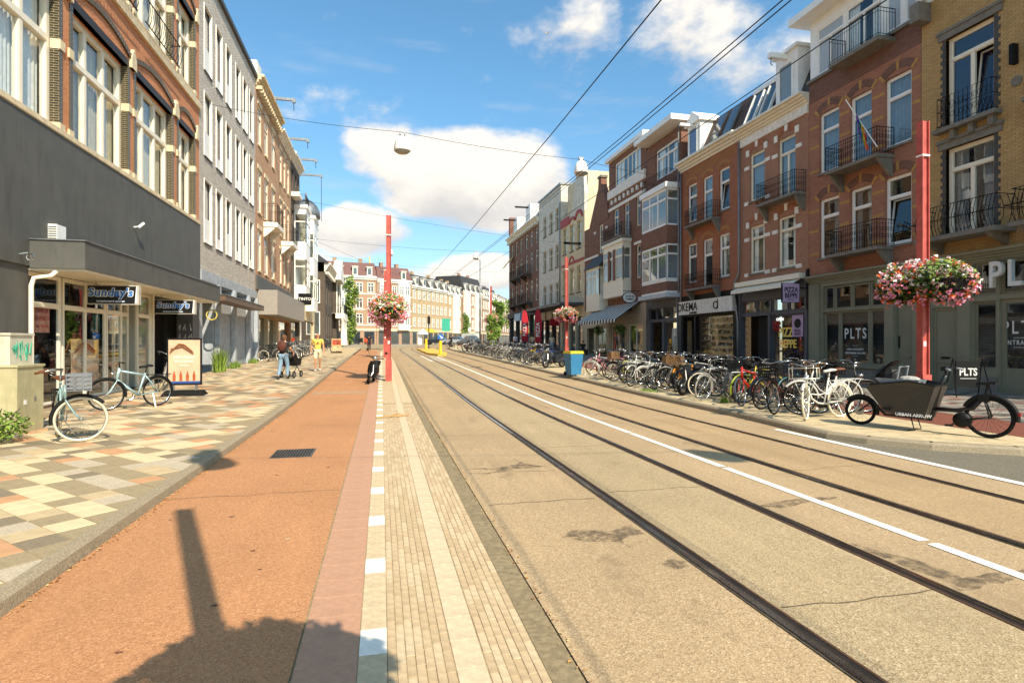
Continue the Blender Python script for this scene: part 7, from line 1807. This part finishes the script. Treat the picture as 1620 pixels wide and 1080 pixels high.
# advertising boards
SKIN = M('ad_skin', 'C98A5E', .5, var=.15, scale=3); PEACH = M('ad_peach', 'D4AE90', .5, var=.1, scale=2)
def ad_face(parent, w, h, y, z0):
    """flat print: peach ground, bent tanned legs, white lettering, row of bottles"""
    MB().box(-w / 2, w / 2, y, y + .006, z0, z0 + h).build('print', PEACH, parent)
    mb = MB(); e = y - .004
    mb.pipe([(-w * .45, e, z0 + h * .72), (-w * .15, e, z0 + h * .92), (w * .02, e, z0 + h * .90), (w * .28, e, z0 + h * .74)], .085, 8, sq=.04); mb.pipe([(-w * .42, e, z0 + h * .80), (-w * .05, e, z0 + h * .86), (w * .3, e, z0 + h * .70)], .07, 8, sq=.04); mb.build('legs_print', SKIN, parent)
    for tx, zz, s in (('WEES PERFECT', .60, .105), ('EN ZONNIG', .51, .105), ('bruin in balans', .42, .05)): text(tx, s * w, parent, (0, y - .003, z0 + h * zz), C_TXT, WHITE, extrude=.001, bold=.001)
    mb = MB()
    for k in range(4): x = -w * .32 + k * w * .21; mb.lathe([(.035, 0), (.04, .16), (.018, .22), (.018, .27)], (x, y - .004, z0 + h * .06), 8)
    mb.v = [(v[0], y - .004 + (v[1] - y + .004) * .06, v[2]) for v in mb.v]; mb.build('bottles_print', M('ad_bottle', 'A8542E', .4), parent)
    MB().box(-w / 2, w / 2, y - .002, y + .004, z0, z0 + h * .05).build('print_footer', M('ad_blue', '2C4C8A', .5), parent)
t = thing('advertising_board', 'double sided advertising board with tanned legs poster on black rubber base', 'sign', (-5.6, 18.3, gz(18) + PAV), .06)
mb = MB(); mb.add([(-.56, -.3, 0), (.56, -.3, 0), (.56, .3, 0), (-.56, .3, 0), (-.48, -.2, .14), (.48, -.2, .14), (.48, .2, .14), (-.48, .2, .14)], [(0, 3, 2, 1), (4, 5, 6, 7), (0, 1, 5, 4), (1, 2, 6, 5), (2, 3, 7, 6), (3, 0, 4, 7)]); mb.build('base', RUBBER, t)
for x in (-.3, .3): MB().box(x - .03, x + .03, -.03, .03, .14, .3).build('spring_foot', ZINC, t)
MB().box(-.45, .45, -.04, .04, .30, 1.66).build('frame', BLKPL, t); ad_face(t, .82, 1.26, -.048, .35)
t = thing('window_poster', 'peach poster with tanned legs standing inside the shop window', 'poster', (-8.02, 18.0, .3), radians(0)); t.rotation_euler = (0, 0, radians(90)); ad_face(t, 1.5, 1.35, -.02, .15)
t = thing('window_print', 'pink lettered print hanging in the first shop window', 'poster', (-7.955, 15.8, 1.95), radians(90))
for k, w_ in enumerate((.5, .58, .44)): text(['HEERLIJK', 'ZONNEN', 'nu open'][k], .14, t, (0, -.02, .52 - k * .18), C_TXT, M('print_red', '7A2E2A', .5), extrude=.001, bold=.002)
# PLTS pavement sign
t = thing('pavement_sign', 'black hanging pavement sign with white PLTS lettering by entrance', 'sign', (16.7, 13.25, PAV), radians(-18))
for s in (-1, 1): MB().pipe([(-.48, s * .28, 0), (-.40, 0, 1.12), (.40, 0, 1.12), (.48, s * .28, 0)], .018, 5).build('frame', BLKPL, t)
MB().box(-.33, .33, -.03, .03, .30, 1.05).build('panel', BLKPL, t); text('PLTS', .30, t, (0, -.035, .72), C_TXT, OFFW, extrude=.002, bold=.008, sx=.8); MB().box(-.22, .22, -.036, -.032, .53, .545).build('rule', OFFW, t)
# blue bin
t = thing('wheeled_bin', 'blue wheeled bin with yellow rim at the kerb', 'bin', (8.08, 23.4, gz(23.4) + PAV), .2)
mb = MB(); mb.add([(-.24, -.24, .06), (.24, -.24, .06), (.24, .24, .06), (-.24, .24, .06), (-.31, -.31, .96), (.31, -.31, .96), (.31, .31, .96), (-.31, .31, .96)], [(0, 3, 2, 1), (0, 1, 5, 4), (1, 2, 6, 5), (2, 3, 7, 6), (3, 0, 4, 7)]); mb.build('body', M('bin_blue', '3A7CA5', .45, var=.06, dirt=.12), t)
MB().box(-.33, .33, -.33, .33, .96, 1.02).build('rim', M('bin_yellow', 'D9C23C', .5), t); MB().box(-.31, .31, -.31, .31, 1.02, 1.07).build('lid', M('bin_yellow', 'D9C23C', .5), t)
for s in (-1, 1): MB().lathe([(.09, -.03), (.09, .03)], (s * .26, .26, .09), 12, 'x').build('wheel', RUBBER, t)
# feather flags
FR = M('flag_red', 'B3202E', .75, var=.08)
for lab, x, y, h in (('red feather flag with white lettering, left of the pair', 15.4, 59.5, 4.4), ('red feather flag with white lettering, right of the pair', 15.4, 54.2, 4.3)):
    t = thing('feather_flag', lab, 'flag', (x, y, gz(y) + PAV), radians(-14)); MB().pipe([(0, 0, 0), (0, 0, h * .7), (-.1, 0, h * .93), (-.45, 0, h)], .02, 6).build('pole', BLKPL, t)
    mb = MB(); pr = [(.02, .9), (.02, h * .7), (-.08, h * .92), (-.42, h), (-.62, h * .9), (-.72, h * .62), (-.70, .9)]; n = len(pr); mb.add([(p[0] + .0, -.012, p[1]) for p in pr] + [(p[0], .012, p[1]) for p in pr], [tuple(range(n)), tuple(range(2 * n - 1, n - 1, -1))] + [(i, (i + 1) % n, n + (i + 1) % n, n + i) for i in range(n)])
    mb.v = [(v[0], v[1] + .08 * sin(v[2] * 1.7), v[2]) for v in mb.v]; mb.build('cloth', FR, t)
    o = text('PIZZA', .52, t, (-.36, -.12, h * .5), (radians(90), radians(-90), 0), WHITE, extrude=.002, bold=.006)
t = thing('lightbox_sign', 'small red square sign beside feather flag', 'sign', (17.6, 57.0, 3.4)); MB().box(-.5, .5, -.08, .08, 0, .75).build('box', FR, t); MB().box(.5, 1.1, -.03, .03, .35, .4).build('arm', IRON, t)
# traffic island furniture
YELB = M('bollard_yellow', 'E0B400', .5, var=.05); BLU = M('sign_blue_road', '2A6CB8', .5)
for lab, y, x in (('yellow island bollard with blue arrow sign, nearer', 48.3, 4.85), ('yellow island bollard without sign, farther', 61, 4.6)):
    t = thing('traffic_bollard', lab, 'bollard', (x + cx(y) * 0, y, gz(y) + .15), 0, 'yellow island bollards'); MB().lathe([(.17, 0), (.17, .05), (.13, .08), (.13, 1.05), (.10, 1.12), (.02, 1.15)], (0, 0, 0), 14).build('post', YELB, t, True)
    if y < 50:
        MB().lathe([(.24, -.02), (.26, -.01), (.26, .01), (.24, .02)], (0, -.05, 1.45), 20, 'y').build('disc', BLU, t)
        mb = MB(); mb.prism([(-.14, 1.58), (-.05, 1.56), (.12, 1.38), (.12, 1.46), (.16, 1.46), (.16, 1.30), (.0, 1.30), (.0, 1.34), (.08, 1.34)], lambda x_, z_, y_: (x_, y_, z_), -.078, -.072); mb.build('arrow', WHITE, t)
t = thing('signal_post', 'slim dark traffic signal post on the far island', 'traffic signal', (5.6, 70, gz(70))); MB().pipe([(0, 0, 0), (0, 0, 4.0)], .06, 8).build('post', IRON, t); MB().box(-.16, .16, -.14, .14, 3.0, 3.9).build('lamp_head', BLKPL, t)
t = thing('direction_sign', 'green blue square sign near the far shops', 'sign', (11.0, 100, 1.25)); MB().box(-.7, .7, -.05, .05, 2.4, 4.6).build('panel', M('sign_teal', '3FA98C', .5), t); MB().pipe([(0, .05, 0), (0, .05, 2.4)], .06, 6).build('post', ZINC, t)
t = thing('parasol', 'white market parasol in front of the ochre terrace', 'parasol', (7.4, 106, 1.25)); MB().pipe([(0, 0, 0), (0, 0, 2.6)], .05, 6).build('post', ZINC, t); MB().lathe([(1.1, 1.9), (1.05, 2.1), (.5, 2.6), (.05, 2.9)], (0, 0, 0), 8).build('canopy', WHITE, t); MB().box(-.9, -.2, -.3, .3, 0, 1.9).build('side_cloth', WHITE, t)
t = thing('parasol', 'yellow parasol beside the white market parasol', 'parasol', (9.0, 112, 1.25)); MB().pipe([(0, 0, 0), (0, 0, 2.8)], .05, 6).build('post', ZINC, t); MB().lathe([(1.9, 2.3), (.9, 2.9), (.05, 3.2)], (0, 0, 0), 8).build('canopy', M('parasol_yellow', 'D9A83A', .8), t)
for i, (lab, x, y, c) in enumerate((('black terrace chair on the villa corner', -3.4, 96, '1F1F1F'), ('orange terrace chair on the villa corner', -2.2, 95, 'C8502A'), ('second black terrace chair beside orange one', -2.9, 98, '1F1F1F'))):
    t = thing('terrace_chair', lab, 'chair', (x, y, 1.25), .6 * i, 'terrace chairs'); m = paint(c)
    MB().box(-.4, .4, -.4, .4, .42, .48).build('seat', m, t); MB().box(-.4, .4, .36, .42, .48, 1.15).build('backrest', m, t)
    for sx in (-.36, .36):
        for sy in (-.36, .38): MB().pipe([(sx, sy, 0), (sx, sy, .42)], .025, 5).build('leg', m, t)
t = thing('menu_board', 'colourful pavement menu board beside villa bicycles', 'sign', (-3.9, 52.5, gz(52.5) + PAV), .1)
MB().box(-.42, .42, -.04, .04, .12, 1.25).build('panel', M('menu_print', 'C8A47A', .6, var=.6, scale=8), t); MB().box(-.46, .46, -.25, .25, 0, .12).build('base', RUBBER, t); MB().box(-.36, .36, -.05, -.045, .7, 1.15).build('picture', M('menu_photo', 'A84A32', .6, var=.7, scale=9), t)
t = thing('barrel_planter', 'wooden barrel table before the beige shop', 'barrel', (16.9, 42.0, gz(42) + PAV)); MB().lathe([(.26, 0), (.34, .35), (.34, .6), (.27, .95), (.27, .97)], (0, 0, 0), 14).build('barrel', M('barrel_wood', 'A88A62', .8, var=.25, scale=12), t, True)
mb = MB()
for z in (.15, .8): mb.torus(.31, .012, (0, 0, 0), 18, 4)
MB().lathe([(.335, .22), (.345, .26), (.345, .30), (.335, .32)], (0, 0, 0), 14).build('hoop', IRON, t)
t = thing('galvanised_pot', 'galvanised metal bucket standing behind the rear bicycles', 'bucket', (11.0, 14.6, gz(14.6) + PAV)); MB().lathe([(.2, 0), (.26, .55), (.28, .56), (.24, .54)], (0, 0, 0), 16).build('bucket', ZINC, t, True); MB().pipe([(0, 0, .0), (0, 0, .1)], .1, 8).build('foot', ZINC, t)

# ================================================================== FAR VEHICLES
def car(label, x, y, rz, col, L=4.2, W_=1.75, H=1.45, van=False):
    t = thing('parked_car' if not van else 'delivery_van', label, 'van' if van else 'car', (x, y, gz(y)), rz, None); pm = M('car_' + col, col, .3, .1, var=.03, spec=.6)
    side = [(-L / 2, .35), (L / 2, .35), (L / 2, .72), (L / 2 - .15, .82), (L * .22, .95), (-L / 2 + .1, .98), (-L / 2, .8)] if not van else [(-L / 2, .35), (L / 2, .35), (L / 2, .85), (L / 2 - .5, 1.15), (L / 2 - 1.2, H), (-L / 2, H)]
    mb = MB(); mb.prism(side, lambda a, z, k: (a, k, z), -W_ / 2, W_ / 2); mb.build('body', pm, t)
    if not van:
        mb = MB(); c = [(-L * .43, .96), (L * .22, .94), (L * .08, H), (-L * .30, H)]; n = 4; w2 = W_ / 2 - .04; w3 = W_ / 2 - .2
        mb.add([(c[0][0], -w2, c[0][1]), (c[1][0], -w2, c[1][1]), (c[2][0], -w3, c[2][1]), (c[3][0], -w3, c[3][1]), (c[0][0], w2, c[0][1]), (c[1][0], w2, c[1][1]), (c[2][0], w3, c[2][1]), (c[3][0], w3, c[3][1])], [(0, 1, 2, 3), (4, 5, 6, 7), (1, 2, 6, 5), (0, 3, 7, 4)]); mb.build('glazing', GLASSD, t)
        MB().box(-L * .31, L * .09, -w3 - .01, w3 + .01, H - .01, H + .04).build('roof', pm, t)
    else: MB().box(L / 2 - 1.05, L / 2 - .55, -W_ / 2 - .01, W_ / 2 + .01, 1.2, H - .25).build('glazing', GLASSD, t)
    for sx in (-L * .31, L * .31):
        for sy in (-1, 1):
            o = MB().lathe([(.2, -.09), (.31, -.08), (.31, .08), (.2, .09)], (sx, sy * (W_ / 2 - .08), .31), 16, 'y').build('wheel', RUBBER, t); MB().lathe([(.19, -.1), (.19, .1)], (sx, sy * (W_ / 2 - .08), .31), 12, 'y').build('rim', STEEL, o)
    for s in (-1, 1): MB().box(L / 2 - .04, L / 2 + .02, s * W_ * .33 - .16, s * W_ * .33 + .16, .62, .76).build('headlight', WHITE, t)
    MB().box(L / 2 - .02, L / 2 + .04, -.6, .6, .38, .5).build('bumper', BLKPL, t)
car('pale grey car parked beyond the island', 12.8, 104, 2.6, 'B9BCC0'); car('dark car parked left of the pale grey car', 9.8, 106, 2.8, '2E3238'); car('white delivery van in front of banded corner house', 20, 132, 2.3, 'D8D6D0', 5.2, 2.0, 2.5, True); car('silver car parked behind the bicycle row end', 14.0, 92, 1.9, 'A4A8AC')

# ================================================================== PEOPLE
def skinned(name, verts, edges, radii, mat, parent, sub=2):
    me = bpy.data.meshes.new(name); me.from_pydata(verts, edges, []); me.update()
    o = bpy.data.objects.new(name, me); COL.objects.link(o); o.parent = parent
    o.modifiers.new('Skin', 'SKIN')
    lay = me.skin_vertices[0].data
    for i, r in enumerate(radii):
        rr_ = r if isinstance(r, tuple) else (r, r)
        lay[i].radius = rr_; lay[i].use_root = (i == 0)
    m = o.modifiers.new('Subdivision', 'SUBSURF'); m.levels = sub; m.render_levels = sub
    me.materials.append(mat); 
    return o
SK = M('skin_tone', 'C08A66', .6, var=.06, scale=8)
def person(label, x, y, rz, shirt, trousers, hair='4A3A2A', shoes='2A2A2A', shorts=False, sleeve='short', bald=False, H=1.76, stride=.16, arms=None, z=None, group='people in the street', seated=False, lean=0.0):
    """figure faces -y locally"""
    zz = (gz(y) + (PAV if (x < -2.3 or x > 8) else 0)) if z is None else z
    t = thing('person', label, 'person', (x, y, zz), rz, group); t.scale = (H / 1.76,) * 3
    st = stride; ln = lean
    pel = (0, 0, .96); ch = (0, -ln * .5, 1.26); nk = (0, -ln, 1.48); hd = (0, -ln - .01, 1.60); top = (0, -ln + .005, 1.70)
    sh = [(s * .185, -ln * .85, 1.43) for s in (-1, 1)]
    if arms is None: el = [(-.25, .05 + st * .35 - ln, 1.16), (.25, .05 - st * .35 - ln, 1.16)]; wr = [(-.27, -.04 + st * .5 - ln, .92), (.27, -.04 - st * .5 - ln, .92)]
    else: el, wr = arms
    hip = [(-.09, 0, .92), (.09, 0, .92)]
    if seated: kn = [(-.1, -.38, .80), (.1, -.30, .60)]; an = [(-.1, -.30, .42), (.1, -.12, .24)]
    else: kn = [(-.1, -st * .75, .50), (.1, -.03 + st * .45, .50)]; an = [(-.10, -st * .8 + .04, .09), (.10, st * 1.15, .11)]
    toe = [(a[0] * 1.15, a[1] - .14, a[2] - .055) for a in an]
    V = [pel, ch, nk, hd, top, sh[0], el[0], wr[0], sh[1], el[1], wr[1], hip[0], kn[0], an[0], hip[1], kn[1], an[1]]
    E = [(0, 1), (1, 2), (2, 3), (3, 4), (1, 5), (5, 6), (6, 7), (1, 8), (8, 9), (9, 10), (0, 11), (11, 12), (12, 13), (0, 14), (14, 15), (15, 16)]
    R = [(.13, .1), (.13, .09), .052, (.076, .09), .06, .055, .042, .028, .055, .042, .028, .08, .055, .036, .08, .055, .036]
    body = skinned('body', V, E, R, SK, t)
    for s, w_ in zip((-1, 1), wr):                               # hands: palm with five fingers
        p = Vector(w_); hv = [tuple(p), tuple(p + Vector((0, -.005, -.07)))]; he = [(0, 1)]; hr = [.024, .022]
        for k in range(4):
            hv += [tuple(p + Vector((s * .006, -.028 + k * .019, -.11))), tuple(p + Vector((-s * .012, -.028 + k * .019, -.155 + .008 * abs(k - 1.4))))]; he += [(1, 2 + 2 * k), (2 + 2 * k, 3 + 2 * k)]; hr += [.009, .007]
        hv += [tuple(p + Vector((-s * .01, -.045, -.075)))]; he += [(0, 10)]; hr += [.009]
        skinned('hand', hv, he, hr, SK, t, 1)
    shm = M('cloth_' + shirt, shirt, .85, var=.08, bump=.2, bscale=20); trm = M('cloth_' + trousers, trousers, .85, var=.1, bump=.2, bscale=20)
    sv = [(0, 0, .93), (0, -ln * .2, 1.06), ch, (0, -ln * .95, 1.45), sh[0], sh[1]]; se = [(0, 1), (1, 2), (2, 3), (2, 4), (2, 5)]; sr = [(.155, .115), (.15, .11), (.16, .115), (.075, .07), .074, .074]
    for q, (shp, e) in enumerate(zip(sh, el)):
        f = .75 if sleeve == 'short' else 1.0; b_ = tuple(Vector(shp) + (Vector(e) - Vector(shp)) * f); sv.append(b_); se.append((4 + q, len(sv) - 1)); sr.append(.066 if sleeve == 'short' else .052)
        if sleeve == 'long': sv.append(tuple(Vector(e) + (Vector(wr[q]) - Vector(e)) * .9)); se.append((len(sv) - 2, len(sv) - 1)); sr.append(.04)
    skinned('shirt', sv, se, sr, shm, t)
    tv = [(0, 0, .97), hip[0], hip[1]]; te = [(0, 1), (0, 2)]; tr_ = [(.145, .115), .105, .105]
    for q in (0, 1):
        tv.append(kn[q] if not shorts else (kn[q][0], kn[q][1] * .9, kn[q][2] + .04)); te.append((1 + q, len(tv) - 1)); tr_.append(.078 if not shorts else .092)
        if not shorts: tv.append((an[q][0], an[q][1], an[q][2] + .02)); te.append((len(tv) - 2, len(tv) - 1)); tr_.append(.06)
    skinned('trousers' if not shorts else 'shorts', tv, te, tr_, trm, t)
    som = M('shoe_' + shoes, shoes, .6)
    for a_, to in zip(an, toe): skinned('shoe', [(a_[0], a_[1] + .05, a_[2] - .045), (a_[0], a_[1] - .03, a_[2] - .03), to], [(0, 1), (1, 2)], [(.04, .035), (.045, .045), (.042, .026)], som, t, 1)
    # face
    fy = hd[1] - .088; mb = MB(); mb.pipe([(0, fy + .01, hd[2] + .035), (0, fy - .022, hd[2] - .005), (0, fy + .01, hd[2] - .012)], .011, 5); mb.build('nose', SK, t)
    for s in (-1, 1): MB().ball((s * .032, fy + .012, hd[2] + .035), .012, 6, 4).build('eye', BLKPL, t); MB().ball((s * .084, hd[1] + .01, hd[2] + .02), .022, 6, 5, .4, 1, 1.3).build('ear', SK, t)
    MB().box(-.028, .028, fy + .012, fy + .02, hd[2] - .045, hd[2] - .036).build('mouth', M('lips', '8A4A3E', .6), t)
    if not bald:
        mb = MB(); mb.ball((0, hd[1] + .018, hd[2] + .05), .1, 12, 8, .92, 1.02, .95); mb.ball((0, hd[1] + .06, hd[2] - .02), .075, 10, 6, 1.0, .6, 1.1); mb.build('hair', M('hair_' + hair, hair, .8, var=.25, scale=30), t, True)
    else:
        MB().ball((0, hd[1] + .05, hd[2] + .0), .07, 10, 6, 1.15, .7, .8).build('hair', M('hair_grey', '8A8078', .8), t, True)
    return t
m1 = person('man in yellow shirt and pale shorts walking towards the camera', -2.95, 28.2, radians(8), 'D8BC5C', 'CFC4A4', shorts=True, bald=True, shoes='DAD6CC', H=1.84, stride=.2)
mb = MB(); mb.add([(-.07, 0, 0), (.07, 0, 0), (0, 0, .1)], [(0, 1, 2)]); q = mb.build('shirt_print', M('print_rust', 'A85A2A', .8), m1); q.location = (0, -.142, 1.24)
m2 = person('person in dark top and blue jeans pushing a pram, seen from behind', -3.75, 23.7, radians(164), '2E2B2C', '7D97AC', hair='6A4A30', H=1.76, stride=.2, sleeve='short', arms=([(-.24, -.08, 1.18), (.24, -.08, 1.18)], [(-.24, -.36, 1.05), (.24, -.36, 1.05)]), lean=.06)
MB().ball((0, .15, 1.30), .19, 12, 8, .95, .55, 1.15).build('backpack', M('backpack_brown', '5A3228', .8, var=.3, scale=6), m2, True)
cs = thing('pram', 'black pram with pink bag pushed along the left pavement', 'pram', (-3.58, 24.55, gz(24.5) + PAV), radians(164))
for sx in (-.26, .26):
    for sy in (-.32, .34):
        o = add('wheel', cached('pw', lambda: MB().torus(.12, .022, n=18, k=6).mesh('wheel', True)), cs, (sx, sy, .142), (0, 0, pi / 2), RUBBER); add('rim', cached('pr', lambda: MB().lathe([(.09, -.012), (.09, .012)], (0, 0, 0), 12, 'y').mesh('rim')), o, mat=ZINC)
for sx in (-.24, .24): MB().pipe([(sx, .55, 1.03), (sx, .2, .62), (sx, -.32, .15)], .014, 6).pipe([(sx, -.1, .62), (sx, .34, .15)], .014, 6).build('chassis', BLKPL, cs)
MB().pipe([(-.24, .55, 1.03), (.24, .55, 1.03)], .018, 6).build('handle', BLKPL, cs)
mb = MB(); mb.add([(-.22, -.38, .48), (.22, -.38, .48), (.22, .22, .48), (-.22, .22, .48), (-.24, -.45, .78), (.24, -.45, .78), (.24, .3, .82), (-.24, .3, .82)], [(0, 3, 2, 1), (0, 1, 5, 4), (1, 2, 6, 5), (2, 3, 7, 6), (3, 0, 4, 7)]); mb.build('carrycot', BLKPL, cs); MB().ball((0, .05, .8), .3, 12, 8, .82, .95, .85).build('hood', BLKPL, cs, True)
MB().ball((.3, .1, .62), .15, 10, 7, .7, .9, 1.3).build('pink_bag', M('bag_pink', 'C98A94', .8), cs, True)
person('distant person in black standing on the cycle path', -1.3, 61.5, radians(190), '1E1E20', '26262A', H=1.75, stride=.05)
person('person in pale shirt outside the brown corner house', 13.3, 56.5, radians(30), 'B8BCC8', '3A3A42', H=1.75, stride=.05); person('person in beige top and black bag walking past flags', 14.0, 52.5, radians(160), 'B8A686', '1E1E1E', shorts=True, H=1.72, stride=.14); person('person in cream top and jeans beside right feather flag', 15.3, 50.4, radians(-20), 'D2C4A8', '8AA0B4', H=1.7, stride=.06)
person('person in dark clothes sitting outside the beige shop', 16.6, 45.6, radians(-40), '1C1C20', '26262A', H=1.7, seated=True, z=gz(45) + PAV - .45)
st = thing('shop_bench', 'dark bench outside the beige shop', 'bench', (16.7, 45.7, gz(45) + PAV), radians(50)); MB().box(-.7, .7, -.2, .2, .40, .46).build('seat', GRST, st)
for x in (-.6, .6): MB().box(x - .05, x + .05, -.18, .18, 0, .40).build('leg', GRST, st)
bicycle('dark bicycle ridden across the junction', 7.9, 67.3, 2.0, fr='step', col='1F1F1F', group='bicycles under way', z=gz(67.3))
person('cyclist in dark clothes riding across the junction', 7.98, 67.12, 2.0 + pi / 2, '2A2A30', '2E3440', H=1.75, seated=True, z=gz(67.3) + .02, arms=([(-.22, -.2, 1.2), (.22, -.2, 1.2)], [(-.25, -.42, 1.08), (.25, -.42, 1.08)]))
for o in COL.objects:                                            # tidy: nothing hidden, everything renders
    pass
